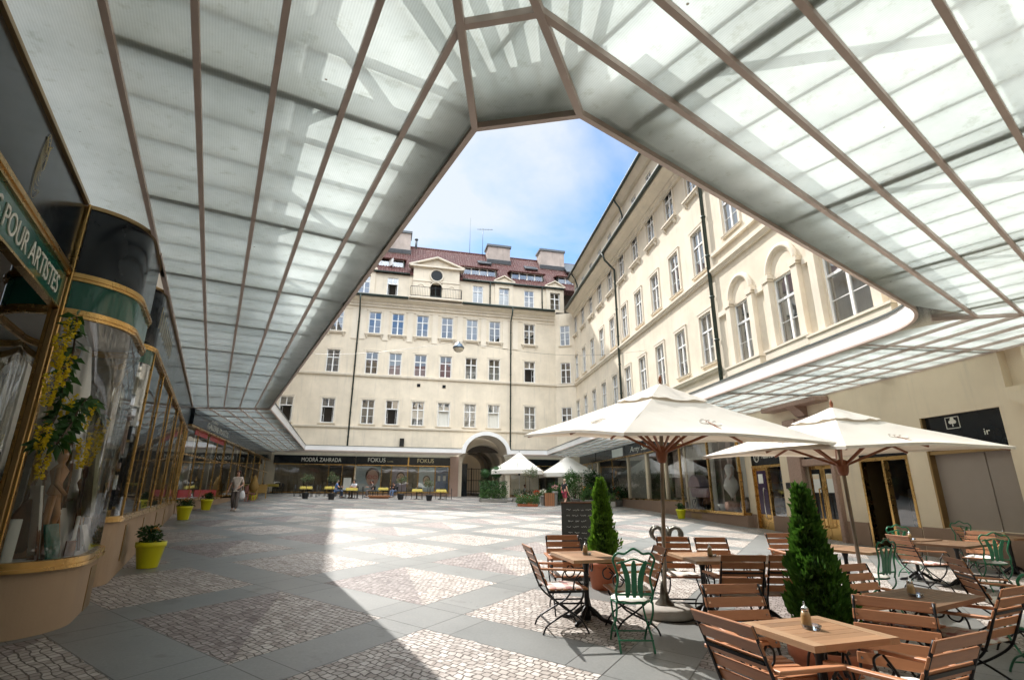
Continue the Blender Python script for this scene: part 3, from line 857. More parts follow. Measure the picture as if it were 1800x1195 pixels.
# ---------------------------------------------------------------- back wing (D)
loc = frame_loc(DD, ND, 49.5)
back = thing('back_building', 'cream four-storey back wing with red tiled roof, chimneys, small gable and arched passage', 'building', loc, math.atan2(DD.y, DD.x))
z = lambda e: e + H
ops = []; wins = []
cols = [-8.75, -5.16, -1.64, .55, 2.96, 5.42, 7.96, 10.32, 14.02]
for u in cols:
    for (a, b) in ((14.65, 16.85), (10.62, 12.8), (5.9, 8.16)):
        ops.append((u-.58, u+.58, z(a), z(b))); wins.append((u, a, b))
att = [-5.9, -2.95, -.22, 8.47, 11.26, 14.02, 16.9]
for u in att: ops.append((u-.55, u+.55, z(18.72), z(20.62)))
ops += [(-9.0, -2.32, z(-.1), z(2.93)), (-2.2, 6.2, z(-.1), z(2.93)), (12.0, 18.0, z(-.35), z(3.0))]
ops += [(7.35, 11.55, z(-2.0), z(4.35)), (3.5, 4.7, z(18.55), z(20.35))]
mb = MB(); facade(mb, -24, 16.85, z(-2.2), z(21.0), ops)
# spandrels of the passage arch
ax = lambda i: 9.45 - 2.1*math.cos(PI*i/20); az_ = lambda i: z(2.55 + 1.72*math.sin(PI*i/20))
for i in range(20):
    mb.add([(ax(i), 0, az_(i)), (ax(i+1), 0, az_(i+1)), (ax(i+1), 0, z(4.36)), (ax(i), 0, z(4.36))], [(0,1,2,3)])
# chamfered corner towards the right wing
cC = NC*12.8 + DC*50.35
lx = (cC - ND*49.5).dot(DD); ly = (cC - ND*49.5).dot(ND)
chx, chy = lx, ly
ch_len = math.hypot(chx-16.85, chy)
mb.build('wall', M['cream'], back)
chd = Vector((chx-16.85, chy, 0)).normalized(); cha = math.atan2(chd.y, chd.x)
mb = MB(); cm_ = ch_len/2
facade(mb, 0, ch_len, z(-2.2), z(18.2), [(cm_-.52, cm_+.52, z(a), z(b)) for a, b in ((14.65,16.85),(10.62,12.8),(5.9,8.16))])
cw = mb.build('corner_wall', M['cream'], back, (16.85, 0, 0), cha)
for a, b in ((14.65,16.85),(10.62,12.8),(5.9,8.16)):
    o = window(back, 0, z(a), z(b), 1.04, surround=False, corbel=False)
    q = chd*cm_ + Vector((chd.y, -chd.x, 0))*(-.06); o.location = (16.85+q.x, q.y, z(a)); o.rotation_euler = (0,0,cha)
mb = MB()
for zz_, hh, oo in ((10.35, .24, .10), (5.5, .2, .08)):
    mb.box(0, ch_len, -oo, .0, z(zz_), z(zz_+hh))
mb.build('string_course', M['trim'], back, (16.85, 0, 0), cha)
styles = {(-1.64,14.65):'plain', (-.22,18.72):'open', (5.42,14.65):'half', (.55,5.9):'open', (-8.75,5.9):'open', (-5.16,5.9):'open', (5.42,5.9):'open', (10.32,5.9):'open', (14.02,10.62):'open', (10.32,14.65):'plain'}
curt = {(7.96,5.9):1, (2.96,5.9):.62, (7.96,14.65):1, (5.42,5.9):1, (7.96,10.62):.6, (10.32,5.9):1, (14.02,5.9):.5, (8.47,18.72):.6, (2.96,10.62):.4, (11.26,18.72):.7}
for (u, a, b) in wins:
    st = styles.get((u, a), 'plain')
    window(back, u, z(a), z(b), 1.16, st, corbel=(a > 14), curtain=curt.get((u, a)) or (rnd.choice((None,None,None,.6,1)) if st == 'plain' and a < 14 else None))
for u in att: window(back, u, z(18.72), z(20.62), 1.10, styles.get((u, 18.72), 'plain'), surround=False, curtain=curt.get((u, 18.72)))
# balcony door, oculus and blind niches of the little gable
mb = MB(); mb.box(3.52, 3.62, .1, .2, z(18.55), z(20.3)); mb.box(4.58, 4.68, .1, .2, z(18.55), z(20.3)); mb.box(3.62, 4.58, .12, .18, z(18.55), z(19.1)); mb.box(4.06, 4.14, .105, .19, z(19.1), z(20.3))
mb.build('balcony_door', M['darkmetal'], back)
mb = MB()
ringp = [(4.1+.66*math.cos(2*PI*i/28), -.36, z(21.15)+.66*math.sin(2*PI*i/28)) for i in range(28)]
mb.tube(ringp, .09, 6, closed=True); mb.build('oculus_moulding', M['trim'], back)
mb = MB(); mb.add([(4.1+.58*math.cos(2*PI*i/28), -.345, z(21.15)+.58*math.sin(2*PI*i/28)) for i in range(28)], [tuple(range(28))]); mb.build('oculus', M['black'], back)
gb = MB()
facade(gb, 1.75, 6.45, z(18.55), z(22.05), [(3.5, 4.7, z(18.55), z(20.35))], .34, -.34)
gb.box(1.75, 1.76, -.338, .0, z(18.55), z(22.05)); gb.box(6.44, 6.45, -.338, .0, z(18.55), z(22.05))
gb.prism([(1.5, z(22.05)), (6.7, z(22.05)), (4.1, z(23.0))], -.30, 2.6, 'xz')
gb.build('gable', M['cream'], back)
mb = MB()
mb.box(1.35, 6.85, -.62, .3, z(21.95), z(22.12))
for s in (-1, 1): mb.bar((4.1+s*2.85, -.16, z(22.10)), (4.1, -.16, z(23.12)), .92, .16)
mb.box(1.7, 6.5, -.40, -.335, z(20.42), z(20.52))
for xx in (2.55, 5.65):
    mb.tube([(xx+.36*math.cos(PI*i/12), -.345, z(19.75)+.36*math.sin(PI*i/12)) for i in range(13)], .05, 5)
    mb.box(xx-.41, xx-.31, -.38, -.335, z(18.6), z(19.75)); mb.box(xx+.31, xx+.41, -.38, -.335, z(18.6), z(19.75))
mb.tube([(4.1+.66*math.cos(PI*i/12), -.345, z(19.75)+.66*math.sin(PI*i/12)) for i in range(13)], .07, 5)
mb.build('gable_moulding', M['trim'], back)
mb = MB(); mb.box(1.45, 6.75, -1.05, .0, z(18.36), z(18.52)); mb.build('balcony_slab', M['trim'], back)
mb = MB()
for x0, y0, x1_, y1_ in ((1.55,-1.0,6.65,-1.0), (1.55,-1.0,1.55,-.36), (6.65,-1.0,6.65,-.36)):
    for zz_ in (18.6, 19.55): mb.bar((x0,y0,z(zz_)), (x1_,y1_,z(zz_)), .04, .04)
    n_ = max(3, int(math.hypot(x1_-x0, y1_-y0)/.16))
    for i in range(n_+1):
        t = i/n_; mb.bar((x0+(x1_-x0)*t, y0+(y1_-y0)*t, z(18.52)), (x0+(x1_-x0)*t, y0+(y1_-y0)*t, z(19.55)), .018, .018)
mb.build('balcony_railing', M['iron'], back)
# cornices, gutter, string courses, pilaster strips
cor = [(0,17.35), (-.12,17.35), (-.12,17.55), (-.25,17.62), (-.25,17.8), (-.5,17.95), (-.72,18.05), (-.72,18.2), (0,18.2)]
strip(back, [(y_, z(e)) for y_, e in cor], -24, 16.75)
for zz_, hh, oo in ((10.35,.24,.12), (5.5,.2,.10), (17.0,.08,.05)): strip(back, [(.0, z(zz_)), (-oo, z(zz_)), (-oo*1.3, z(zz_+hh*.6)), (-oo*1.3, z(zz_+hh)), (0, z(zz_+hh))], -24, 16.85, 'string_course')
for a, b in ((-24, 1.4), (6.8, 16.6)): 
    mb = MB(); mb.tube([(a, -.86, z(18.28)), (b, -.86, z(18.28))], .13, 8); mb.box(a, b, -.80, .0, z(18.2), z(18.42)); mb.build('gutter', M['darkmetal'], back)
for u in (-3.5, -2.75, -.6, 1.75, 4.2, 6.7, 9.15, 11.4, 12.5):
    mb = MB(); mb.box(u-.28, u+.28, -.06, .0, z(14.0), z(17.0)); mb.build('pilaster', M['trim'], back)
pipe(back, [(-3.15, -.95, z(18.2)), (-3.15, -.80, z(17.6)), (-3.15, -.14, z(16.9)), (-3.15, -.14, z(3.7))])
pipe(back, [(12.0, -.95, z(18.2)), (12.0, -.80, z(17.6)), (12.0, -.14, z(16.9)), (12.0, -.14, z(3.7))])
for x0, x1_ in ((-24, 1.4), (6.8, 17.9)):
    mb = MB(); mb.tube([(x0, -.22, z(21.12)), (x1_, -.22, z(21.12))], .10, 7); mb.build('eaves_gutter', M['darkmetal'], back)
for u in (-4.3, 9.75, 15.45): pipe(back, [(u, -.22, z(21.05)), (u, -.10, z(20.7)), (u, -.10, z(18.4))], .06)
# dormers with little pediments
for u in (-2.95, 11.26, 16.9):
    mb = MB(); w_ = 1.0
    facade(mb, u-w_, u+w_, z(18.4), z(21.3), [(u-.55, u+.55, z(18.72), z(20.62))], .2, -.12)
    mb.prism([(u-w_, z(21.3)), (u+w_, z(21.3)), (u, z(21.85))], -.12, 1.6, 'xz'); mb.box(u-w_, u-w_+.01, -.118, .0, z(18.4), z(21.3)); mb.box(u+w_-.01, u+w_, -.118, .0, z(18.4), z(21.3))
    d_ = mb.build('dormer', M['cream'], back)
    mb = MB(); mb.box(u-w_-.16, u+w_+.16, -.3, .1, z(21.22), z(21.34))
    for s in (-1, 1): mb.bar((u+s*(w_+.16), -.08, z(21.32)), (u, -.08, z(21.97)), .46, .10)
    mb.build('dormer_pediment', M['trim'], d_)
RY0, RZ0, RY1, RZ1 = -.18, 21.05, 4.3, 26.25
tile_roof(back, -24, 24, RY0, z(RZ0), RY1, z(RZ1))
mb = MB(); mb.add([(-24, RY1, z(RZ1)), (24, RY1, z(RZ1)), (24, 9.5, z(20)), (-24, 9.5, z(20))], [(0,1,2,3)]); mb.tube([(-24, RY1, z(RZ1)+.05), (24, RY1, z(RZ1)+.05)], .13, 6); mb.build('roof', M['tiles'], back)
def yroof(e): return RY0 + (e-RZ0)/(RZ1-RZ0)*(RY1-RY0)
def shed(u, w, e0, e1, n, openleaf=False):
    # flat-roofed strip dormer set into the tiles
    y0 = yroof(e0) - .02; mb = MB()
    yb = yroof(e1) + 1.1
    mb.box(u-w/2-.09, u-w/2, y0, yb, z(e0-.1), z(e1)); mb.box(u+w/2, u+w/2+.09, y0, yb, z(e0-.1), z(e1)); mb.box(u-w/2, u+w/2, y0+.5, y0+.55, z(e0-.1), z(e1))
    d_ = mb.build('roof_dormer', M['darkmetal'], back)
    rf = MB(); rf.obox((u, (y0+yb)/2-.05, z(e1)+.22), Vector((w/2+.3,0,0)), Vector((0,(yb-y0)/2+.25,.28)), Vector((0,-.02,.045)))
    k = int((w+.6)/.27)
    for i in range(k): rf.tube([(u-w/2-.3+.27*(i+.5), y0-.22, z(e1)+.02), (u-w/2-.3+.27*(i+.5), yb+.1, z(e1)+.56)], .075, 6)
    rf.build('dormer_roof', M['tiles'], d_)
    for i in range(n):
        a = u-w/2+w*i/n; b = a+w/n; f = MB(); t = .06
        if openleaf and i == 1:
            f.obox(((a+b)/2+.4, y0-.2, z((e0+e1)/2)), Vector((.22,-.3,0)), Vector((.01,.01,0)), Vector((0,0,.36)))
        else:
            f.box(a, a+t, y0+.05, y0+.11, z(e0), z(e1)); f.box(b-t, b, y0+.05, y0+.11, z(e0), z(e1)); f.box(a+t, b-t, y0+.05, y0+.11, z(e0), z(e0)+t); f.box(a+t, b-t, y0+.05, y0+.11, z(e1)-t, z(e1))
        fo = f.build('dormer_window', M['white'], d_)
for u, w, n, ol in ((-.95, 3.3, 3, True), (8.7, 3.5, 4, False), (14.0, 3.5, 4, False), (19.3, 3.4, 4, False)):
    shed(u, w, 22.05, 22.95, n, ol)
    mb = MB(); y0 = yroof(22.05)+.07; mb.add([(u-w/2, y0, z(22.07)), (u+w/2, y0, z(22.07)), (u+w/2, y0, z(22.93)), (u-w/2, y0, z(22.93))], [(0,1,2,3)]); mb.build('dormer_pane', M['pane'], back)
for u, e in ((9.6, 24.6), (15.0, 24.5)):
    y0 = yroof(e); mb = MB(); mb.obox((u, y0-.05, z(e)+.1), Vector((.75,0,0)), Vector((0,.5,.35)), Vector((0,-.05,.06))); mb.obox((u, y0-.25, z(e)-.12), Vector((.65,0,0)), Vector((0,.02,0)), Vector((0,0,.25))); mb.build('skylight', M['slate'], back)
y0 = yroof(25.0); mb = MB(); mb.obox((20.6, y0-.4, z(25.1)), Vector((1.5,0,0)), Vector((0,.9,.9)), Vector((0,-.06,.06))); mb.build('roof_hatch', M['slate'], back)
for u, w, top in ((-.35, 3.4, 27.5), (11.3, 2.6, 27.1), (17.7, 2.9, 27.3)):
    mb = MB(); mb.box(u-w/2, u+w/2, 2.9, 4.5, z(23.5), z(top-.25)); ch = mb.build('chimney', M['chimney'], back)
    mb = MB(); mb.box(u-w/2-.12, u+w/2+.12, 2.78, 4.62, z(top-.25), z(top)); mb.build('chimney_cap', M['slate'], ch)
    mb = MB(); mb.obox((u, 2.82, z(25.0)), Vector((w/2+.1,0,0)), Vector((0,.05,.04)), Vector((0,-.06,.2))); mb.build('chimney_flashing', M['slate'], ch)
mb = MB(); mb.tube([(8.1, 4.2, z(26)), (8.1, 4.2, z(30.9))], [.028,.012], 6); mb.build('aerial', M['steel'], back)
mb = MB(); mb.tube([(9.6, 4.2, z(26)), (9.6, 4.2, z(29.7))], .03, 6); mb.bar((8.9,4.2,z(29.5)), (10.8,4.2,z(29.7)), .04, .04)
for i in range(5): mb.bar((9.3+.32*i, 4.0, z(29.55+.03*i)), (9.3+.32*i, 4.4, z(29.55+.03*i)), .02, .02)
mb.build('aerial', M['steel'], back)
mb = MB(); mb.tube([(2.0, 4.2, z(26)), (2.0, 4.2, z(27.2))], .12, 8); mb.lathe([(.2,0),(.2,.12),(.02,.25)], 8, (2.0,4.2,z(27.2))); mb.build('flue', M['slate'], back)
mb = MB(); mb.box(1.45, 1.85, -.34, -.02, z(3.95), z(4.65)); mb.build('wall_speaker', M['black'], back)
for u in (2.9, 5.35):
    mb = MB(); mb.box(u-.16, u+.16, -.04, -.002, z(9.6), z(9.9)); mb.build('vent_plate', M['black'], back)
# dark rooms behind the windows
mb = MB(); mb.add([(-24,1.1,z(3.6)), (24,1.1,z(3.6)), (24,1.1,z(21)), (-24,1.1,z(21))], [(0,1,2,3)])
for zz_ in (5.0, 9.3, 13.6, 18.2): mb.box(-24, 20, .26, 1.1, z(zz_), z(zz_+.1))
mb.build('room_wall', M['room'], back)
mb = MB(); mb.add([(-24,13.2,z(4.4)), (24,13.2,z(4.4)), (24,13.2,z(21)), (-24,13.2,z(21))], [(0,1,2,3)]); mb.add([(-24,9.5,z(20.0)), (24,9.5,z(20.0)), (24,13.2,z(19.9)), (-24,13.2,z(19.9))], [(0,1,2,3)])
for a, b in ((-24,7.3), (11.6,24)): mb.add([(a,13.2,z(-2.2)), (b,13.2,z(-2.2)), (b,13.2,z(4.4)), (a,13.2,z(4.4))], [(0,1,2,3)])
mb.build('rear_wall', M['cream'], back)
# passage through the arch
mb = MB(); n_ = 20
for i in range(n_): mb.add([(ax(i),.0,az_(i)), (ax(i+1),.0,az_(i+1)), (ax(i+1),13,az_(i+1)), (ax(i),13,az_(i))], [(0,1,2,3)])
for xx in (7.352, 11.548): mb.add([(xx,0,z(-2)), (xx,13,z(-2)), (xx,13,z(2.56)), (xx,0,z(2.56))], [(0,1,2,3)])
for yy in (1.2, 5.0, 8.8):
    for i in range(n_): 
        p, q = Vector((ax(i),yy,az_(i))), Vector((ax(i+1),yy,az_(i+1))); c_ = Vector((9.45,yy,z(2.55)))
        p2_, q2_ = p+(c_-p)*.14, q+(c_-q)*.14
        mb.add([p,q,q2_,p2_, p+Vector((0,.5,0)), q+Vector((0,.5,0)), q2_+Vector((0,.5,0)), p2_+Vector((0,.5,0))], [(0,1,2,3),(7,6,5,4),(3,2,6,7)])
    for s, xx in ((1,7.352),(-1,11.548)): mb.box(min(xx,xx+s*.3), max(xx,xx+s*.3), yy, yy+.5, z(-2), z(2.6))
mb.build('passage', M['trim'], back)
mb = MB()
for i in range(15): mb.bar((7.45+.28*i, 7.0, z(-1)), (7.45+.28*i, 7.0, z(2.3)), .03, .03)
for zz_ in (.0, 1.1, 2.3): mb.bar((7.4, 7.0, z(zz_)), (11.5, 7.0, z(zz_)), .05, .06)
mb.bar((9.45,7.0,z(-1)), (9.45,7.0,z(2.4)), .09, .09); mb.build('passage_gate', M['iron'], back)
mb = MB(); mb.box(7.36, 7.95, .5, .7, z(-1), z(2.5)); mb.build('passage_door', M['black'], back)
mb = MB()
for i in range(n_):
    p, q = Vector((ax(i),-.05,az_(i))), Vector((ax(i+1),-.05,az_(i+1))); c_ = Vector((9.45,-.05,z(2.55)))
    mb.add([p, q, q+(q-c_)*.12, p+(p-c_)*.12], [(0,1,2,3)])
mb.build('passage_arch_moulding', M['trim'], back)

# far building closing the view through the passage
far = MB(); far.box(-6, 30, 15.5, 22, z(-2), z(14))
fb = far.build('street_building', M['beige'], None, loc, math.atan2(DD.y, DD.x)); tag(fb, 'pale building seen through the arched passage beyond the gate', 'building')

# ---------------------------------------------------------------- right wing (C)   local x = -u
loc = frame_loc(DC, NC, 12.8); rzC = math.atan2(-DC.y, -DC.x)
right = thing('right_building', 'sunlit cream right wing with rows of white windows, cornice and dark drainpipes', 'building', loc, rzC)
ops = []; wn = []
for i in range(10):
    u = 23.4 + 2.925*i
    for a, b, co_ in ((15.65,17.85,True), (10.95,13.42,False), (6.12,8.70,False)):
        ops.append((-u-.62, -u+.62, z(a), z(b))); wn.append((-u, a, b, co_, 1.24))
for u, a, b, w in ((20.15,11.75,14.2,1.3), (17.2,11.75,14.2,1.3), (20.1,5.5,8.2,1.36), (17.15,5.5,8.2,1.36), (14.15,5.4,8.1,1.9), (14.15,11.75,14.2,1.5), (10.9,5.5,8.2,1.36), (7.9,5.5,8.2,1.36), (10.9,11.75,14.2,1.3)):
    ops.append((-u-w/2, -u+w/2, z(a), z(b))); wn.append((-u, a, b, False, w))
G0 = z(-2.2)
shops = [(10.5,12.6,-.86,1.95), (13.25,15.02,-2.0,1.32), (16.12,17.6,-2.0,1.52), (18.98,20.93,-2.0,1.68), (21.4,27.1,-.86,2.42), (27.3,29.85,-.42,2.42), (30.0,32.7,-.42,2.42), (33.0,36.3,-.42,2.42), (36.5,43.8,-.42,2.42), (44.1,49.6,-.42,2.42)]
for a, b, c, d in shops: ops.append((-b, -a, z(c) if c > -1.9 else G0+.01, z(d)))
ops.append((-10.24, -9.72, z(2.36), z(3.3)))
up = [o for o in ops if o[2] > z(4)]; lowr = [o for o in ops if o[2] <= z(4)]
mb = MB(); facade(mb, -50.35, 12, z(3.3), z(19.0), up, .22); mb.build('wall', M['cream'], right)
mb = MB(); facade(mb, -50.35, 12, G0, z(3.3), lowr, .22); mb.build('ground_floor_wall', M['beige'], right)
for (x, a, b, co_, w) in wn:
    st = 'plain'; 
    window(right, x, z(a), z(b), w, st, corbel=co_, surround=(w < 1.25 or a > 11), curtain=rnd.choice((1, 1, .65, .35, None, None)))
# arched mouldings on pilasters round the three big windows
for u, w in ((20.1,1.36), (17.15,1.36), (10.9,1.36), (7.9,1.36)):
    mb = MB(); rr = w/2+.2
    for s in (-1, 1):
        mb.box(-u+s*rr-.17, -u+s*rr+.17, -.20, .0, z(5.35), z(8.28)); mb.box(-u+s*rr-.26, -u+s*rr+.26, -.24, .0, z(8.28), z(8.45)); mb.box(-u+s*rr-.21, -u+s*rr+.21, -.24, .0, z(8.18), z(8.28))
    P = [(-u+rr*math.cos(PI*i/18), -.04, z(8.45)+rr*1.06*math.sin(PI*i/18)) for i in range(19)]
    mb.tube(P, .115, 8); mb.tube([(p[0]*.86-u*.14, -.01, z(8.45)+(p[2]-z(8.45))*.86) for p in P], .05, 6)
    mb.build('window_arch', M['trim'], right)
    mb = MB(); mb.box(-u-rr-.4, -u+rr+.4, -.34, .0, z(5.0), z(5.32)); mb.box(-u-rr-.44, -u+rr+.44, -.38, .0, z(5.32), z(5.40)); mb.build('window_ledge', M['trim'], right)
u = 14.15; mb = MB()
for s in (-1, 1): mb.box(-u+s*1.2-.17, -u+s*1.2+.17, -.2, .0, z(5.3), z(8.6)); mb.box(-u+s*1.2-.26, -u+s*1.2+.26, -.28, .0, z(8.6), z(8.8))
mb.box(-u-1.55, -u+1.55, -.3, .0, z(8.8), z(9.1)); mb.build('window_arch', M['trim'], right)
mb = MB(); mb.box(-u-1.75, -u+1.75, -.34, .0, z(4.9), z(5.22)); mb.box(-u-1.8, -u+1.8, -.38, .0, z(5.22), z(5.3)); mb.build('window_ledge', M['trim'], right)
for a, b in ((18.35, 18.9), (15.4, 15.9), (12.0, 12.6), (21.2, 22.0)): mb = MB(); mb.box(-b, -a, -.12, .0, z(8.02), z(8.26)); mb.build('impost_band', M['trim'], right)
corC = [(0,17.9-.45), (-.15,17.45), (-.15,17.62), (-.3,17.7), (-.3,17.85), (-.62,18.05), (-.95,18.16), (-.95,18.32), (0,18.32)]
strip(right, [(y_, z(e)) for y_, e in corC], -50.0, 12)
mb = MB(); mb.tube([(-50.0, -1.06, z(18.36)), (12, -1.06, z(18.36))], .13, 8); mb.box(-50.0, 12, -1.0, .0, z(18.32), z(18.5)); mb.build('gutter', M['darkmetal'], right)
for e0, hh, oo in ((10.3,.28,.16), (5.55,.24,.14)): strip(right, [(0, z(e0)), (-oo*.6, z(e0)), (-oo, z(e0+hh*.5)), (-oo*1.3, z(e0+hh*.6)), (-oo*1.3, z(e0+hh)), (0, z(e0+hh))], -50.35, 12 if e0 > 6 else -22.4, 'string_course')
strip(right, [(0, z(11.2)), (-.14, z(11.2)), (-.14, z(11.36)), (0, z(11.36))], -22.0, 12, 'string_course')
# attic storey
atw = [23.4+2.925*i for i in range(-4, 10)]
mb = MB(); facade(mb, -50.35, 12, z(18.5), z(21.9), [(-u-.5, -u+.5, z(19.0), z(20.9)) for u in atw], .2, .12); mb.build('attic_wall', M['cream'], right)
for u in atw: window(right, -u, z(19.0), z(20.9), 1.0, surround=False, sill=False, yy=.12)
mb = MB(); mb.prism([(.12,z(21.5)), (-.12,z(21.55)), (-.42,z(21.8)), (-.55,z(21.95)), (.12,z(21.95))], -50.35, 12, 'yz'); mb.build('eaves_board', M['trim'], right)
mb = MB(); mb.tube([(-50.3, -.62, z(22.0)), (12, -.62, z(22.0))], .12, 8); mb.build('eaves_gutter', M['darkmetal'], right)
tile_roof(right, -50, 12, -.5, z(22.0), 5.0, z(25.2))
pipe(right, [(-36.35, -1.1, z(18.3)), (-36.35, -.9, z(17.7)), (-36.35, -.16, z(16.9)), (-36.35, -.16, z(3.8))], .085)
pipe(right, [(-22.25, -1.1, z(18.3)), (-22.25, -.9, z(17.7)), (-22.25, -.16, z(16.9)), (-22.25, -.16, z(3.8))], .095)
pipe(right, [(-34.3, -.62, z(21.9)), (-34.3, -.2, z(21.3)), (-34.3, -.0, z(20.6)), (-34.3, -.0, z(18.5))], .07)
pipe(right, [(-48.6, -.62, z(21.9)), (-48.6, -.2, z(21.3)), (-48.6, -.0, z(20.6)), (-48.6, -.0, z(18.5))], .07)
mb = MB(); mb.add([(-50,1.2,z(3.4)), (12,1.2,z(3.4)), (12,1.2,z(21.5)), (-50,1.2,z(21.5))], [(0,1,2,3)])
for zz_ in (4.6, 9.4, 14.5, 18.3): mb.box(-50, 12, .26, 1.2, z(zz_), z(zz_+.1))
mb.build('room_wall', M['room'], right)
for a, b in ((-18.95,-17.75), (-13.2,-12.66), (-15.95,-15.06), (-21.36,-20.97), (-12.655,-10.455), (-10.45, 2)):
    mb = MB(); mb.box(a, b, -.035, .01, G0, z(-.87)); mb.build('stone_plinth', M['plinth'], right)
mb = MB(); mb.prism([(9.55+.5*math.cos(PI+PI*i/10), z(2.2)+.34*math.sin(PI+PI*i/10)) for i in range(11)], -.25, .0, 'xz')
for i in range(len(mb.v)): mb.v[i] = (-mb.v[i][0], mb.v[i][1], mb.v[i][2])
mb.f = [tuple(reversed(f)) for f in mb.f]
mb.build('corbel', M['beige'], right)

mb = MB(); mb.add([(-50,10,G0), (12,10,G0), (12,10,z(21)), (-50,10,z(21))], [(0,1,2,3)]); mb.build('rear_wall', M['cream'], right)
mb = MB(); mb.add([(-50,5.0,z(25.2)), (12,5.0,z(25.2)), (12,10,z(21)), (-50,10,z(21))], [(0,1,2,3)]); mb.build('roof', M['tiles'], right)
for x in (-50, 12): mb = MB(); mb.add([(x,.3,G0), (x,10,G0), (x,10,z(21)), (x,5,z(25.2)), (x,.3,z(22))], [(0,1,2,3,4)]); mb.build('end_wall', M['cream'], right)
mb = MB(); mb.add([(-10.3,.22,z(2.3)), (-9.66,.22,z(2.3)), (-9.66,.22,z(3.35)), (-10.3,.22,z(3.35))], [(0,1,2,3)]); mb.build('niche_back', M['beige'], right)
# ---------------------------------------------------------------- left wings (A, E) and the wing behind the camera (B): upper floors over the shops
def plain_wing(name, label, loc, rz, x0, x1, e0, e1, cols, roof=True, over=.5):
    t = thing(name, label, 'building', loc, rz)
    ops = [(x-.6, x+.6, z(a), z(a+2.3)) for x in cols for a in (6.0, 10.7, 15.2)]
    mb = MB(); facade(mb, x0, x1, z(e0), z(e1), ops, .2); mb.build('wall', M['cream'], t)
    for x in cols:
        for a in (6.0, 10.7, 15.2): window(t, x, z(a), z(a+2.3), 1.2, surround=False)
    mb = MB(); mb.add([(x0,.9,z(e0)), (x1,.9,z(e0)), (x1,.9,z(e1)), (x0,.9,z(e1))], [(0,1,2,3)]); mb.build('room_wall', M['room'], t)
    mb = MB(); mb.prism([(.9,z(e1)-.5), (-.1,z(e1)-.9), (-over,z(e1)-.15), (-over,z(e1)), (.9,z(e1))], x0, x1, 'yz'); mb.build('cornice', M['trim'], t)
    mb = MB(); mb.add([(x0,10,-1), (x1,10,-1), (x1,10,z(e1)), (x0,10,z(e1))], [(0,1,2,3)]); mb.build('rear_wall', M['cream'], t)
    if roof:
        mb = MB(); mb.add([(x0,5,z(e1+5.5)), (x1,5,z(e1+5.5)), (x1,10,z(e1)), (x0,10,z(e1))], [(0,1,2,3)]); mb.add([(x0,-over,z(e1)+.01), (x1,-over,z(e1)+.01), (x1,5,z(e1+5.5)), (x0,5,z(e1+5.5))], [(0,1,2,3)]); mb.build('roof', M['tiles'], t)
    return t
plain_wing('left_building', 'cream upper storeys above the left canopy next to the rounded shop bay', frame_loc(DA, NA, -1.95), math.atan2(DA.y, DA.x), -6, 24.4, 3.3, 21.8, [1+2.9*i for i in range(8)], True, 1.35)  # unseen eaves deepened on this wing to hold the shade line on the canopy
plain_wing('far_left_building', 'cream upper storeys above the far left shops with the gallery sign', frame_loc(DE, NE_, -6.02), math.atan2(DE.y, DE.x), 23.75, 52, 3.3, 21.8, [26+2.9*i for i in range(8)])
plain_wing('near_building', 'cream wing with red roof behind the near canopy, mirrored in the back windows', frame_loc(DB, NB, -2.5), math.atan2(-DB.y, -DB.x), -22, 10, -1.8, 19.5, [-20+2.9*i for i in range(10)])
# ================================================================ shop fronts
def shop(name, label, loc, rz): return thing(name, label, 'shopfront', loc, rz)
LD, RD = frame_loc(DD, ND, 49.5), math.atan2(DD.y, DD.x)
LC, RCz = frame_loc(DC, NC, 12.8), rzC
LA, RA = Vector((0,0,0)), math.atan2(DA.y, DA.x)
LE, RE = frame_loc(DE, NE_, -6.02), math.atan2(DE.y, DE.x)
def P_box(t, name, m, *b, bevel=0):
    mb = MB(); mb.box(*b); return mb.build(name, M[m], t, bevel=bevel)
def front(t, x0, x1, zb, zt, zs, posts, gy=.10, sill=True, room=1.7, rail=None, m='brass', roomm='shoproom'):
    """glazed front between x0..x1: glass zb..zt, sign band zt..zs, posts at the given x"""
    P_box(t, 'sign_board', 'black', x0, x1, -.10, .06, zt+.04, zs)
    P_box(t, 'sign_rail', m, x0, x1, -.12, .08, zt-.02, zt+.05)
    P_box(t, 'sill', m, x0, x1, -.12, .16, zb-.08, zb)
    for p in posts: P_box(t, 'post', m, p-.02, p+.02, .07, .12, zb, zt-.02)
    for a, b in zip(posts[:-1], posts[1:]):
        mb = MB(); mb.add([(a+.03,gy,zb),(b-.03,gy+rnd.uniform(-.006,.006),zb),(b-.03,gy,zt),(a+.03,gy,zt)], [(0,1,2,3)]); mb.build('glass_pane', M['shop_glass'], t)
    if rail is not None: P_box(t, 'rail', m, x0, x1, .06, .13, rail-.03, rail+.03)
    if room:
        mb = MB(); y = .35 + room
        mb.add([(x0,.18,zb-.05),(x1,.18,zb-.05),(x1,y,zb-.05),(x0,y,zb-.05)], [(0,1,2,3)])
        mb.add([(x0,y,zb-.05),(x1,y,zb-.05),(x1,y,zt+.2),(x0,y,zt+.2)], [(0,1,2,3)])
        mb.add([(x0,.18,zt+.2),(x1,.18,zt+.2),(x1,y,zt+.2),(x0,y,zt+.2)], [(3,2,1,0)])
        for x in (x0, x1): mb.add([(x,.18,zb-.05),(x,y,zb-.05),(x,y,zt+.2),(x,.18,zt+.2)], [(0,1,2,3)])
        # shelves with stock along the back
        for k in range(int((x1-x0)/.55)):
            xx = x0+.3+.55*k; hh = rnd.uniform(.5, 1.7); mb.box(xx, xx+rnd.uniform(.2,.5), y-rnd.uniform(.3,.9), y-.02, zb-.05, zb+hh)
        mb.build('interior', M[roomm], t)

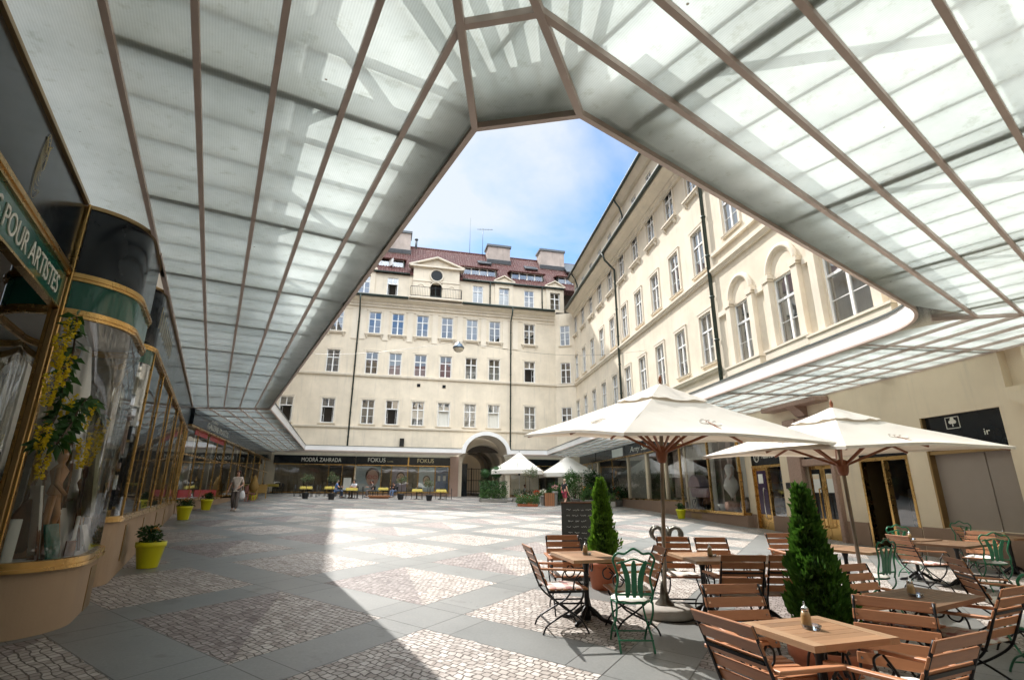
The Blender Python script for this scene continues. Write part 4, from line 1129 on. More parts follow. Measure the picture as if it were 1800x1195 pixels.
# ---- back wing
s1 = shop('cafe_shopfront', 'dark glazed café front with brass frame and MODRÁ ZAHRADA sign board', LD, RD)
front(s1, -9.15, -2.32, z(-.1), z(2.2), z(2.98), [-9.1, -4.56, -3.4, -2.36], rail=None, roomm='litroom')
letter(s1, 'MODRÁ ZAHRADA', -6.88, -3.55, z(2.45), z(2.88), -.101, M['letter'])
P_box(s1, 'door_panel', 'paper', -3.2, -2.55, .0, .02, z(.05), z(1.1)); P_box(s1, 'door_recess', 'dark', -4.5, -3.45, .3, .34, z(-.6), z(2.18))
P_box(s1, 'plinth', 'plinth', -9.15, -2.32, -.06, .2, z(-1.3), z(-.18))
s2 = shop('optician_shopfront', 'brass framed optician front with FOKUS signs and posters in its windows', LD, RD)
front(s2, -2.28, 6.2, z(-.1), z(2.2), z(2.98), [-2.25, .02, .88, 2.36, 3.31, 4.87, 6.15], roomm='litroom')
letter(s2, 'FOKUS', -1.24, .30, z(2.5), z(2.86), -.101, M['letter']); letter(s2, 'optik', .45, 1.0, z(2.5), z(2.6), -.101, M['gold'])
letter(s2, 'FOKUS', 3.18, 4.7, z(2.5), z(2.86), -.101, M['gold'])
P_box(s2, 'partition', 'brass', 2.30, 2.42, -.14, -.09, z(2.2), z(3.0))
P_box(s2, 'plinth', 'plinth', -2.28, 6.2, -.06, .2, z(-1.3), z(-.18))
# posters behind the panes
M['posterb'] = mat('pale_blue_poster', (.55,.64,.67), .6, var=.2, scale=.8)
M['posterd'] = mat('navy_poster', (.06,.12,.25), .6, var=.5, scale=.9)
M['posterp'] = mat('mauve_poster', (.34,.28,.36), .6, var=.4, scale=1.6)
M['skinp'] = mat('poster_skin', (.72,.45,.34), .6, var=.12, scale=2)
M['hair_brown'] = mat('brown_hair', (.06,.03,.018), .6, var=.2, scale=30)
P_box(s2, 'poster', 'posterb', -2.2, -.05, .115, .12, z(-.05), z(2.1))
P_box(s2, 'poster', 'posterp', 1.0, 2.3, .115, .12, z(-.05), z(2.1)); P_box(s2, 'poster', 'posterb', 3.4, 4.8, .115, .12, z(-.05), z(2.1)); P_box(s2, 'poster', 'posterd', 4.95, 6.1, .115, .12, z(-.05), z(2.1))
def disc(t, name, m, cx, cz, rx, rz_, y, n=24):
    mb = MB(); mb.add([(cx+rx*math.cos(2*PI*i/n), y, cz+rz_*math.sin(2*PI*i/n)) for i in range(n)], [tuple(range(n))]); return mb.build(name, M[m], t)
def face_poster(cx, cz, k, y=.112):
    disc(s2, 'portrait_hair', 'hair_brown', cx, cz+.22*k, .62*k, .72*k, y); disc(s2, 'portrait_face', 'skinp', cx, cz, .52*k, .74*k, y-.003)
    mb = MB()
    for s in (-1, 1): mb.tube([(cx+s*.24*k+.19*k*math.cos(2*PI*i/14), y-.008, cz+.08*k+.14*k*math.sin(2*PI*i/14)) for i in range(14)], .018*k, 4, closed=True)
    mb.bar((cx-.06*k,y-.008,cz+.1*k), (cx+.06*k,y-.008,cz+.1*k), .02*k, .02*k); mb.build('portrait_glasses', M['red'], s2)
    disc(s2, 'portrait_mouth', 'red', cx, cz-.38*k, .2*k, .09*k, y-.005)
face_poster(-.75, z(1.1), 1.0); face_poster(4.1, z(.85), .55); face_poster(1.75, z(1.1), .6)
disc(s2, 'speech_bubble', 'paper', -1.62, z(.35), .5, .28, .108)
for x in (5.25, 5.75): P_box(s2, 'notice', 'paper', x-.12, x+.12, .108, .113, z(.9), z(1.35))
P_box(s2, 'pier', 'granite', 6.2, 7.0, -.22, .05, z(-1.6), z(3.1))
s3 = shop('florist_shopfront', 'dark shop front with brass posts behind the plants and market parasols', LD, RD)
front(s3, 12.0, 18.0, z(-.35), z(2.35), z(3.0), [12.05, 13.6, 15.0, 16.5, 17.9]); P_box(s3, 'plinth', 'plinth', 12.0, 18.0, -.06, .2, z(-1.6), z(-.43))
P_box(s3, 'blind', 'beige', 12.1, 14.9, .12, .14, z(-.3), z(1.9))

# ---- right wing (x = -u)
k1 = shop('corner_glazing', 'dark glazed shop run with green plant reflections at the far end of the right wing', LC, RCz)
front(k1, -49.6, -44.1, z(-.42), z(2.4), z(3.22), [-49.55, -47.7, -45.9, -44.15]); front(k1, -43.9, -36.5, z(-.42), z(2.4), z(3.22), [-43.85, -40.2, -36.55])
P_box(k1, 'plinth', 'plinth', -49.6, -36.4, -.12, .2, G0, z(-.5))
P_box(k1, 'sign_panel', 'paper', -39.4, -36.9, -.13, -.105, z(2.5), z(3.1))
k2 = shop('lingerie_shopfront', 'brass framed shop windows with a black sign in script and pale blind, right wing', LC, RCz)
front(k2, -36.4, -33.0, z(-.42), z(2.4), z(3.22), [-36.35, -33.05], roomm='litroom'); front(k2, -32.9, -27.3, z(-.42), z(2.4), z(3.22), [-32.85, -30.0, -29.9, -27.35], roomm='litroom')
letter(k2, 'Amy Salon', -35.4, -31.2, z(2.52), z(3.0), -.101, M['letter'], shear=.25)
P_box(k2, 'plinth', 'plinth', -36.4, -27.2, -.12, .2, G0, z(-.5))
mb = MB(); mb.box(-36.2, -33.15, .13, .15, z(-.4), z(2.35)); mb.build('blind', M['curtain'], k2)
def drape(t, x0, x1, y, za, zb_, n=26, amp=.05, top=None, m='curtain', name='curtain'):
    mb = MB(); vs = []
    for i in range(n+1):
        f = i/n; X = x0+(x1-x0)*f
        Xb = X if top is None else x0+(top-x0)*f
        vs += [(Xb, y+amp*math.sin(i*1.7), za), (X, y+amp*math.sin(i*1.7+.3), zb_)]
    mb.add(vs, [(2*i,2*i+2,2*i+3,2*i+1) for i in range(n)], True); return mb.build(name, M[m], t)
M['lace'] = mat('pink_lace', (.60,.47,.42), .85, var=.35, scale=5)
drape(k2, -29.8, -27.4, .5, z(-.3), z(2.3), m='lace')
k3 = shop('bay_window_shopfront', 'projecting brass framed shop window with draped curtains over a brown plinth', LC, RCz)
M['lace2'] = mat('brightened_shop_lining', (.42,.35,.30), .9, var=.3, scale=2)  # lighter interior colour stands in for light inside the bay
BX0, BX1, BY = -27.15, -21.4, -.30
for p in (BX0, -24.05, BX1): P_box(k3, 'post', 'brass', p-.05, p+.05, BY-.04, BY+.06, z(-.82), z(2.36))
P_box(k3, 'head_rail', 'brass', BX0-.06, BX1+.06, BY-.06, .0, z(2.36), z(2.48)); P_box(k3, 'sill', 'brass', BX0-.12, BX1+.12, BY-.10, .05, z(-.93), z(-.82)); P_box(k3, 'plinth', 'plinth', BX0-.06, BX1+.25, BY-.03, .02, G0, z(-.93))
P_box(k3, 'plinth_vent', 'brassd', -26.25, -25.15, BY-.035, BY-.02, z(-1.25), z(-1.02)); P_box(k3, 'sign_board', 'black', BX0, BX1, BY, .0, z(2.48), z(3.18))
for a, b in ((BX0+.05, -24.1), (-24.0, BX1-.05)):
    mb = MB(); mb.add([(a,BY,z(-.82)),(b,BY,z(-.82)),(b,BY,z(2.36)),(a,BY,z(2.36))], [(0,1,2,3)]); mb.build('glass_pane', M['thin'], k3)
for x in (BX0, BX1):
    mb = MB(); mb.add([(x,BY,z(-.82)),(x,.0,z(-.82)),(x,.0,z(2.36)),(x,BY,z(2.36))], [(0,1,2,3)]); mb.build('glass_pane', M['thin'], k3)
mb = MB(); mb.box(BX0, BX1, BY+.08, 1.4, z(-.86), z(-.80)); mb.add([(BX0,1.4,z(-.8)),(BX1,1.4,z(-.8)),(BX1,1.4,z(2.5)),(BX0,1.4,z(2.5))], [(0,1,2,3)]); mb.box(-24.15, -23.95, .3, 1.4, z(-.8), z(2.4)); mb.build('interior', M['lace2'], k3)
drape(k3, BX0+.1, -26.3, .05, z(-.8), z(2.35)); drape(k3, -24.7, -24.15, .05, z(-.8), z(2.35)); drape(k3, BX0+.1, -24.15, .02, z(1.6), z(2.35))
drape(k3, -22.2, -21.5, .3, z(-.2), z(2.35), top=-21.55); drape(k3, -22.9, -21.5, .45, z(.9), z(2.35), top=-21.9); drape(k3, -23.9, -23.5, .6, z(-.8), z(2.35), m='lace')
# mannequin in a white dress, pram and stock inside the bay
def at(t, lx, ly, lz): return t.matrix_basis @ Vector((lx, ly, lz))
bpy.context.view_layer.update()
mq = thing('mannequin', 'headless mannequin in a short white dress behind the right-hand pane of the bay window', 'mannequin', at(k3, -22.75, .02, z(-.8)), rzC)
mb = MB(); mb.lathe([(.05,.55),(.16,.75),(.30,.95),(.33,1.1),(.27,1.3),(.15,1.5),(.19,1.72),(.22,1.85),(.14,2.0),(.05,2.05)], 20); mb.build('dress', M['cloth'], mq)
mb = MB(); mb.lathe([(.05,2.04),(.05,2.2),(.10,2.3),(.09,2.45),(.02,2.52)], 12); mb.tube([(-.21,0,1.9),(-.27,-.05,1.6),(-.22,-.18,1.35)], [.05,.04,.03], 8); mb.tube([(.21,0,1.9),(.27,-.05,1.6),(.22,-.18,1.35)], [.05,.04,.03], 8); mb.build('body', M['lace'], mq)
mb = MB(); mb.lathe([(.2,0),(.2,.04),(.03,.08),(.03,.6)], 12); mb.build('stand', M['iron'], mq)
M['mauve'] = mat('mauve_fabric', (.38,.31,.34), .9, var=.12, scale=5)
pr = thing('pram', 'mauve fabric pram behind the left-hand pane of the bay window', 'pram', at(k3, -25.6, .12, z(-.8)), rzC)
mb = MB(); mb.prism([(-.5+.62*math.cos(PI*i/14), 1.05+.60*math.sin(PI*i/14)) for i in range(15)], -.28, .28, 'xz'); mb.build('hood', M['mauve'], pr, bevel=.03)
mb = MB(); mb.prism([(-1.0,1.0),(-.85,.55),(.7,.55),(.95,1.0)], -.26, .26, 'xz'); mb.build('body', M['mauve'], pr, bevel=.04)
for sx in (-.6, .5):
    for sy in (-.26, .26):
        mb = MB(); mb.tube([(sx+.22*math.cos(2*PI*i/18), sy, .24+.22*math.sin(2*PI*i/18)) for i in range(18)], .02, 5, closed=True); mb.bar((sx,sy,.24), (sx*.6,sy*.8,.6), .03, .03); mb.build('wheel', M['iron'], pr)
mb = MB(); mb.tube([(.85,-.2,.95),(1.15,-.2,1.25),(1.15,.2,1.25),(.85,.2,.95)], .02, 6); mb.build('handle', M['chrome'], pr)
hb = thing('hat_box', 'round mauve box leaning by the bottom right corner of the bay window', 'box', at(k3, -21.85, .0, z(-.55)), rzC)
mb = MB(); mb.lathe([(.25,-.05),(.25,.05)], 20); mb.v = [(x, zz_, y) for x, y, zz_ in mb.v]; mb.build('lid', M['mauve'], hb)
mb = MB(); mb.lathe([(.23,0),(.23,.14)], 20); mb.v = [(x, zz_+.02, y) for x, y, zz_ in mb.v]; mb.build('body', M['lace'], hb)
M['floral'] = mat('pink_floral_fabric', (.55,.36,.30), .9, var=.4, scale=14)
pf = MB(); pf.lathe([(.30,0),(.34,.2),(.30,.38),(.05,.42)], 16); o = pf.build('pouf', M['floral'], None, at(k3, -22.75, -.02, z(-.79))); tag(o, 'pink floral pouf under the white dress in the bay window', 'pouf')
bw = MB(); bw.lathe([(.12,0),(.26,.16),(.28,.26),(.22,.24),(.10,.05)], 14); o = bw.build('basket', M['paper'], None, at(k3, -23.45, -.05, z(-.79))); tag(o, 'pale basket at the foot of the mannequin in the bay window', 'basket')
# ---- doors of the right wing
d1 = shop('cosmetics_shopfront', 'narrow brass door and glass shelves under a black Nature & You sign', LC, RCz)
P_box(d1, 'sign_board', 'black', -20.93, -18.98, .02, .08, z(1.06), z(1.70)); letter(d1, 'Nature & You', -20.15, -19.02, z(1.33), z(1.55), .019, M['letter'])
mb = MB(); mb.tube([(-20.52+.17*math.cos(2*PI*i/20), .012, z(1.43)+.22*math.sin(2*PI*i/20)) for i in range(20)], .018, 5, closed=True); mb.tube([(-20.6,.012,z(1.3)),(-20.5,.012,z(1.55)),(-20.44,.012,z(1.35))], .014, 5); mb.build('emblem', M['letter'], d1)
P_box(d1, 'transom', 'brass', -20.93, -18.98, -.02, .12, z(.97), z(1.06))
dr = P_box(d1, 'door', 'brass', -20.86, -19.95, .06, .12, z(-1.42), z(.97)); M['purple'] = mat('purple_film', (.05,.03,.07), .15, var=.2); P_box(dr, 'door_pane', 'purple', -20.72, -20.08, .048, .058, z(-.85), z(.85)); P_box(dr, 'notice', 'paper', -20.62, -20.3, .042, .047, z(.35), z(.72))
mb = MB(); mb.tube(spline([(-20.2,.05,z(.1)),(-20.2,-.06,z(.1)),(-20.2,-.06,z(-.9)),(-20.2,.05,z(-1.0))], 4), .022, 7); mb.build('handle', M['chrome'], dr)
P_box(d1, 'post', 'brass', -19.95, -19.87, .0, .14, z(-1.5), z(.97)); P_box(d1, 'jamb', 'brass', -20.93, -20.86, .0, .14, z(-1.5), z(.97)); P_box(d1, 'plinth', 'plinth', -19.87, -18.98, .0, .2, G0, z(-.88)); P_box(d1, 'back_panel', 'purple', -19.87, -18.98, .5, .52, z(-.88), z(1.0))
for e in (-.55, -.2, .08, .35): P_box(d1, 'shelf', 'brass', -19.86, -18.99, .1, .4, z(e), z(e)+.03)
mb = MB(); mb.add([(-19.86,.06,z(-.88)),(-18.99,.06,z(-.88)),(-18.99,.06,z(.97)),(-19.86,.06,z(.97))], [(0,1,2,3)]); mb.build('glass_pane', M['shop_glass'], d1)
d2 = shop('granite_doorway', 'double brass door in a pink granite doorcase with a hood above', LC, RCz)
P_box(d2, 'pilaster', 'granite', -18.32, -17.6, -.16, .1, G0, z(2.6), bevel=.02); P_box(d2, 'pilaster', 'granite', -16.12, -15.95, -.16, .1, G0, z(2.6), bevel=.02); P_box(d2, 'lintel', 'granite', -17.6, -16.12, -.10, .2, z(.90), z(1.14), bevel=.02); P_box(d2, 'lintel', 'granite', -17.6, -16.12, -.10, .1, z(1.52), z(2.6))
P_box(d2, 'sign_board', 'black', -17.55, -16.17, .0, .05, z(1.14), z(1.52)); letter(d2, 'MM', -16.95, -16.5, z(1.32), z(1.5), -.001, M['letter'])
P_box(d2, 'hood', 'granite', -18.95, -15.85, -.55, .0, z(2.98), z(3.16), bevel=.03)
mb = MB(); mb.prism([(-.5,z(2.98)),(0,z(2.98)),(0,z(2.62)),(-.12,z(2.66)),(-.3,z(2.86))], -17.5, -17.0, 'yz'); mb.build('hood_bracket', M['granite'], d2)
for a, b, hx in ((-17.52,-16.87,-16.95), (-16.85,-16.17,-16.76)):
    dd = P_box(d2, 'door', 'brass', a, b, .10, .16, z(-1.55), z(.90)); P_box(dd, 'door_pane', 'black', a+.12, b-.12, .088, .098, z(-.85), z(.78)); P_box(dd, 'notice', 'paper', a+.16, b-.16, .080, .086, z(.0), z(.62)); P_box(dd, 'notice_head', 'beige', a+.16, b-.16, .077, .0795, z(.45), z(.60))
    mb = MB(); mb.tube(spline([(hx,.09,z(.12)),(hx,-.03,z(.12)),(hx,-.05,z(.0)),(hx,-.05,z(-1.0)),(hx,-.02,z(-1.12)),(hx+(.12 if hx>-16.8 else -.12),.09,z(-1.1))], 4), .024, 7); mb.build('handle', M['brass'], dd)
P_box(d2, 'threshold', 'plinth', -17.6, -16.12, -.1, .2, G0, z(-1.55))
pq = P_box(None, 'door_plaque', 'iron', 0, .36, -.03, .0, 0, .22); pq.location = at(d2, -18.75, -.01, z(.13)); pq.rotation_euler = (0,0,rzC); tag(pq, 'small dark plaque on the wall between the two brass doors', 'plaque')
d3 = shop('open_shopfront', 'shop front with an open dark doorway and a mirror-like window beside it', LC, RCz)
P_box(d3, 'sign_board', 'black', -15.02, -13.25, .02, .08, z(1.02), z(1.34)); P_box(d3, 'transom', 'brass', -15.02, -13.25, -.02, .14, z(.92), z(1.02))
for p in (-14.98, -14.12, -13.29): P_box(d3, 'post', 'brass', p-.04, p+.04, -.02, .14, z(-1.7 if p < -14 else -.9), z(.92))
mb = MB(); mb.add([(-14.08,.06,z(-.9)),(-13.33,.06,z(-.9)),(-13.33,.06,z(.92)),(-14.08,.06,z(.92))], [(0,1,2,3)]); mb.build('glass_pane', M['shop_glass'], d3)
P_box(d3, 'plinth', 'plinth', -14.08, -13.25, -.02, .2, G0, z(-.9)); mb = MB(); mb.add([(-15,2.5,G0),(-13.2,2.5,G0),(-13.2,2.5,z(1.4)),(-15,2.5,z(1.4))], [(0,1,2,3)]); mb.add([(-13.22,.2,G0),(-13.22,2.5,G0),(-13.22,2.5,z(1.4)),(-13.22,.2,z(1.4))], [(0,1,2,3)]); mb.box(-13.9, -13.3, .4, .9, z(-.9), z(.1)); mb.build('interior', M['dark'], d3)
P_box(d3, 'open_door', 'brassd', -15.0, -14.95, .1, .95, z(-1.5), z(.9))
d4 = shop('shuttered_shopfront', 'closed shop front with grey panels under a black sign with a clover emblem', LC, RCz)
P_box(d4, 'sign_board', 'black', -12.6, -10.5, .10, .16, z(1.04), z(1.95)); P_box(d4, 'sign_rail', 'brassd', -12.6, -10.5, .02, .18, z(.97), z(1.06)); P_box(d4, 'shutter', 'panelgrey', -12.6, -11.25, .16, .2, z(-.88), z(.97)); P_box(d4, 'shutter', 'panelgrey', -11.24, -10.5, .18, .215, z(-.88), z(.97)); P_box(d4, 'frame', 'brassd', -12.62, -12.56, -.01, .2, z(-.88), z(1.95))
letter(d4, 'ROVNĚ A DOLEVA', -12.05, -11.15, z(1.12), z(1.2), .098, M['letter']); letter(d4, 'ir', -11.06, -10.92, z(1.36), z(1.50), .098, M['letter'])
mb = MB()
for a, b in (((-11.98,1.6),(-11.62,1.6)), ((-11.62,1.6),(-11.62,1.88)), ((-11.62,1.88),(-11.98,1.88)), ((-11.98,1.88),(-11.98,1.6))): mb.bar((a[0],.096,z(a[1])), (b[0],.096,z(b[1])), .014, .014)
for dx, dz in ((-.05,.02),(.05,.02),(0,.09)): mb.add([(-11.8+dx+.055*math.cos(2*PI*i/12), .094, z(1.74)+dz+.05*math.sin(2*PI*i/12)) for i in range(12)], [tuple(range(12))])
mb.bar((-11.8,.094,z(1.64)), (-11.8,.094,z(1.74)), .02, .02); mb.build('emblem', M['letter'], d4)

# ---- far left shops under the gallery sign (E)
e1 = shop('gallery_shopfront', 'long glazed gallery front with navy GALERIE PLATÝZ sign and red strips on its glass', LE, RE)
M['navy'] = mat('navy_sign', (.014,.022,.034), .15, var=.15)
front(e1, 23.8, 31.7, z(-.35), z(2.5), z(3.22), [23.85, 26.0, 27.9, 29.9, 31.65], rail=z(1.4)); front(e1, 31.8, 50.6, z(-.25), z(2.5), z(3.22), [31.85, 34.2, 36.6, 39.5, 42.4, 45.3, 48.2, 50.5], rail=z(1.5))
P_box(e1, 'sign_face', 'navy', 23.9, 31.6, -.13, -.105, z(2.58), z(3.2)); letter(e1, 'GALERIE PLATÝZ', 26.3, 30.9, z(2.66), z(2.98), -.132, M['letter']); letter(e1, 'ateliér', 26.9, 28.3, z(3.0), z(3.13), -.132, M['letter'])
for a, b in ((25.4, 27.6), (28.2, 31.4)): P_box(e1, 'red_strip', 'red', a, b, .085, .095, z(2.28), z(2.48))
for a, b in ((24.4, 26.4), (26.9, 31.3)): P_box(e1, 'red_strip', 'red', a, b, .085, .095, z(-.30), z(.0))
P_box(e1, 'plinth', 'vitplinth', 23.8, 50.6, -.06, .2, z(-2), z(-.42))
for p in (24.6, 27.2, 30.9, 38, 44): P_box(e1, 'pillar', 'trim', p-.12, p+.12, .5, .74, z(-.4), z(2.5))
for k in range(7):
    mb = MB(); mb.lathe([(.10,0),(.14,.06),(.03,.16)], 10); c_ = 25.2+3.5*k
    o = mb.build('ceiling_lamp', M['white'], e1, (c_, 1.0, z(2.2)))

# ---- left bay shops (A): rounded glass vitrine and the long front
CU0, CU1, CY, CR = 7.85, 8.72, 1.78, .65
def stadium(r, n=16):
    pts = [(CU0 + r*math.cos(a), CY + r*math.sin(a)) for a in [PI/2 + PI*i/n for i in range(n+1)]]
    pts += [(CU1 + r*math.cos(a), CY + r*math.sin(a)) for a in [-PI/2 + PI*i/n for i in range(n+1)]]
    return pts
SO = stadium(CR, 36)
v = shop('rounded_vitrine', 'rounded brass and glass vitrine bay on a tan plinth at the left edge', LA, RA)
def vband(name, m, z0, z1, o, t=.03): 
    mb = MB(); mb.band(SO, z0, z1, o, o-t, closed=True, smooth=False); b = mb.build(name, M[m], v); return b
vband('plinth', 'vitplinth', z(-1.75), z(-.80), .0, .05)
for z0, z1, o in ((-.80,-.765,.055), (-.765,-.74,.035), (-.74,-.70,.045)): vband('sill', 'brass', z(z0), z(z1), o, .09)
for z0, z1, o in ((1.86,1.895,.02), (1.895,1.925,.035), (1.925,1.955,.02)): vband('lower_ring', 'brass', z(z0), z(z1), o, .05)
for z0, z1, o in ((2.29,2.325,.02), (2.325,2.355,.035), (2.355,2.385,.02)): vband('upper_ring', 'brass', z(z0), z(z1), o, .05)
vband('crown_trim', 'brassd', z(3.20), z(3.245), .02, .05)
def skin(t, name, m, pts, z0, z1, closed=True):
    mb = MB(); n = len(pts); vs = [(p[0],p[1],z0) for p in pts]+[(p[0],p[1],z1) for p in pts]
    mb.add(vs, [(i,(i+1)%n,n+(i+1)%n,n+i) for i in range(n if closed else n-1)], True); return mb.build(name, M[m], t)
skin(v, 'green_band', 'green_sign', stadium(CR-.004, 40), z(1.955), z(2.29)); skin(v, 'dark_crown', 'black', stadium(CR-.004, 40), z(2.385), z(3.20))
mb = MB(); ss = stadium(CR-.012, 48); n_ = len(ss); mb.add([(p[0],p[1],z(-.70)) for p in ss]+[(p[0],p[1],z(1.86)) for p in ss], [(i,(i+1)%n_,n_+(i+1)%n_,n_+i) for i in range(n_)], True); gl = mb.build('curved_glass', M['vit_glass'], v)
mb = MB(); mb.add([(p[0], p[1], z(-.72)) for p in SO], [tuple(range(len(SO)))]); mb.add([(p[0], p[1], z(1.95)) for p in SO], [tuple(range(len(SO)))]); mb.build('display_floor', M['cloth'], v)
# posts
def post(x, y, w, d, z0, z1, m='brass', name='post', t=None):
    mb = MB(); mb.box(x-w/2, x+w/2, y-d/2, y+d/2, z0, z1); return mb.build(name, M[m], t or v, bevel=.008)
post(7.19, 1.78, .10, .13, z(-.72), z(3.24)); post(7.15, 1.78, .045, .06, z(-.70), z(2.30), 'brassd')
post(9.33, 1.42, .06, .06, z(-.72), z(2.38)); post(9.33, 2.1, .06, .06, z(-.72), z(2.38))
mb = MB(); mb.box(8.35, 8.72, CY-CR-.008, CY-CR+.01, z(-1.45), z(-.9)); mb.build('plinth_vent', M['brassd'], v)
# hanging sign blade in front of the bay
sg = thing('hanging_sign', 'green and black glass sign reading POUR ARTISTES in brass frame at upper left', 'sign', LA, RA)
P_box(sg, 'green_panel', 'green_sign', 2.0, 7.08, 1.755, 1.80, z(1.93), z(2.31)); P_box(sg, 'black_panel', 'black', 2.0, 7.08, 1.755, 1.80, z(2.42), z(3.20))
for z0, z1, y0 in ((2.31,2.35,1.73), (2.35,2.385,1.715), (2.385,2.42,1.73)): P_box(sg, 'rail', 'brass', 2.0, 7.10, y0, 1.83, z(z0), z(z1))
P_box(sg, 'lower_rail', 'brass', 2.0, 7.10, 1.74, 1.82, z(1.905), z(1.93)); P_box(sg, 'top_rail', 'brassd', 2.0, 7.10, 1.72, 1.83, z(3.20), z(3.245))
letter(sg, 'S POUR ARTISTES', 4.98, 6.88, z(2.01), z(2.21), 1.754, M['letter'])
mb = MB()
for k in range(6):      # swirling gold crest
    a0 = .25*k; P = []
    for i in range(9):
        t = i/8; rr = .03 + .028*k + .12*t*(1-t)*2
        P.append((5.62 + rr*math.cos(a0+4.2*t)*.55, 1.748, z(2.78) + (rr*1.6)*math.sin(a0+4.2*t)+.05*math.sin(9*t)))
    mb.tube(spline(P, 3), .0020, 4)
mb.tube(spline([(5.60,1.748,z(2.95)),(5.57,1.748,z(3.03)),(5.54,1.748,z(3.08))], 3), .006, 4); mb.tube(spline([(5.64,1.748,z(2.95)),(5.66,1.748,z(3.03)),(5.70,1.748,z(3.07))], 3), .006, 4)
mb.build('crest', M['gold'], sg)
# long shop front after the vitrine
a2 = shop('long_shopfront', 'long glass shop front with slim brass posts and dark sign band along the left side', LA, RA)
def offs(pts): return pts
r2 = .5; cx2, cy2 = 10.2, 1.14+r2
OUT = [(cx2-r2, cy2+1.3), (cx2-r2, cy2+.4)] + [(cx2+r2*math.cos(a), cy2+r2*math.sin(a)) for a in [PI + (PI/2)*i/10 for i in range(11)]] + [(24.3, 1.14)]
def aband(name, m, z0, z1, o, t=.04, pts=OUT): mb = MB(); mb.band(pts, z0, z1, o, o-t); return mb.build(name, M[m], a2)
aband('plinth', 'vitplinth', z(-1.8), z(-.46), .0, .06)
for z0, z1, o in ((-.46,-.42,.05), (-.42,-.38,.03)): aband('sill', 'brass', z(z0), z(z1), o, .08)
for z0, z1, o in ((2.18,2.215,.02), (2.215,2.25,.035)): aband('head_rail', 'brass', z(z0), z(z1), o, .05)
aband('sign_band', 'black', z(2.25), z(3.20), .0); aband('top_trim', 'brassd', z(3.20), z(3.245), .02, .05)
aband('green_band', 'green_sign', z(1.96), z(2.18), -.003, .02, OUT[:12]); aband('curved_glass', 'vit_glass', z(-.38), z(1.96), -.01, .006, OUT[:13])
pp = [10.2, 12.15, 14.7, 17.5, 20.2, 22.3, 23.6, 24.2]
for p in pp: post(p, 1.145, .032, .035, z(-.38), z(2.18), t=a2)
for a, b in zip(pp[:-1], pp[1:]):
    mb = MB(); mb.add([(a,1.17,z(-.38)),(b,1.17,z(-.38)),(b,1.17,z(2.18)),(a,1.17,z(2.18))], [(0,1,2,3)]); mb.build('glass_pane', M['vit_glass'], a2)
for p in (10.9, 13.6, 16.6, 19.4): P_box(a2, 'plinth_vent', 'brassd', p, p+.3, 1.125, 1.15, z(-1.1), z(-.55))
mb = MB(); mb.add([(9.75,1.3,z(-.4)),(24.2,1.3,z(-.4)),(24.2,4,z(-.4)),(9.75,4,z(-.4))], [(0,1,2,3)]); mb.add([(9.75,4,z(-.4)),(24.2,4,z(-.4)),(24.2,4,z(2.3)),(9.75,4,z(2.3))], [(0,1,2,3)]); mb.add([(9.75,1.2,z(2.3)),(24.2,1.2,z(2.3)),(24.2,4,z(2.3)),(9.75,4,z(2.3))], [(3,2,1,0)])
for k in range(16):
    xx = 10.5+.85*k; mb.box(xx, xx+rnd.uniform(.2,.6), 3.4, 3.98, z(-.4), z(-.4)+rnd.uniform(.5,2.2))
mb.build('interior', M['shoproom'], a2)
mb = MB()
for k in range(9):      # slanted gold strokes of the faded lettering on the dark band
    x = 9.9+.30*k; mb.bar((x, 1.133, z(2.55)), (x+.10, 1.133, z(2.95)), .004, .014); mb.bar((x+.10, 1.133, z(2.95)), (x+.15, 1.133, z(2.60)), .004, .008)
mb.build('lettering', M['gold'], a2)
# end wall of the shop passage behind the vitrine and its inner flank
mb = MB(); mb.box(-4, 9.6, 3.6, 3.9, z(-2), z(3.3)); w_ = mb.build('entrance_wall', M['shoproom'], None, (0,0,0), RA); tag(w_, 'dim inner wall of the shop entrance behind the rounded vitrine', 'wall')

# goods shown in the vitrine
def vit(u, y, e): return Vector((DA.x*u - NA.x*y, DA.y*u - NA.y*y, z(e)))
M['woodlt'] = wood('light_brown_wood', (.30,.14,.05), .4, 2); M['wooddk'] = wood('dark_brown_wood', (.11,.045,.02), .4, 2)
ea = thing('easel', 'tall brown wooden easel standing in the rounded vitrine', 'easel', vit(8.25, 1.62, -.72), RA)
for a, b in (((-.34,-.1,0),(-.03,.02,1.75)), ((.34,-.1,0),(.03,.02,1.75)), ((0,.36,0),(0,.04,1.7))): 
    mb = MB(); mb.bar(a, b, .045, .03); mb.build('leg', M['wooddk'], ea)
mb = MB(); mb.bar((-.3,-.11,.6), (.3,-.11,.6), .05, .03); mb.build('tray', M['wooddk'], ea)
M['painting'] = mat('meadow_painting', (.42,.42,.26), .6, var=.6, scale=5)
pt = MB(); pt.obox((0,0,.55), Vector((.24,.1,0)), Vector((-.01,.02,0)), Vector((.05,.06,.52))); o = pt.build('canvas_painting', M['painting'], None, vit(8.45, 1.36, -.35), RA); tag(o, 'small meadow painting leaning on the easel in the vitrine', 'painting')
pal = MB(); pal.prism([(.20*math.cos(2*PI*i/18)*(1+.2*math.cos(4*PI*i/18)), .28*math.sin(2*PI*i/18)) for i in range(18)], -.012, .012, 'xz'); o = pal.build('palette', M['wooddk'], None, vit(8.05, 1.50, .05), RA+.3); tag(o, 'dark wooden painter palette hanging beside the easel', 'palette')
pal2 = copy_tree(o, None, vit(7.75, 1.7, -.38), RA-.4, 'second painter palette standing low on the vitrine floor')
wm = thing('wooden_figure', 'jointed light wooden artist figure standing in the vitrine', 'figurine', vit(7.72, 1.52, -.72), RA)
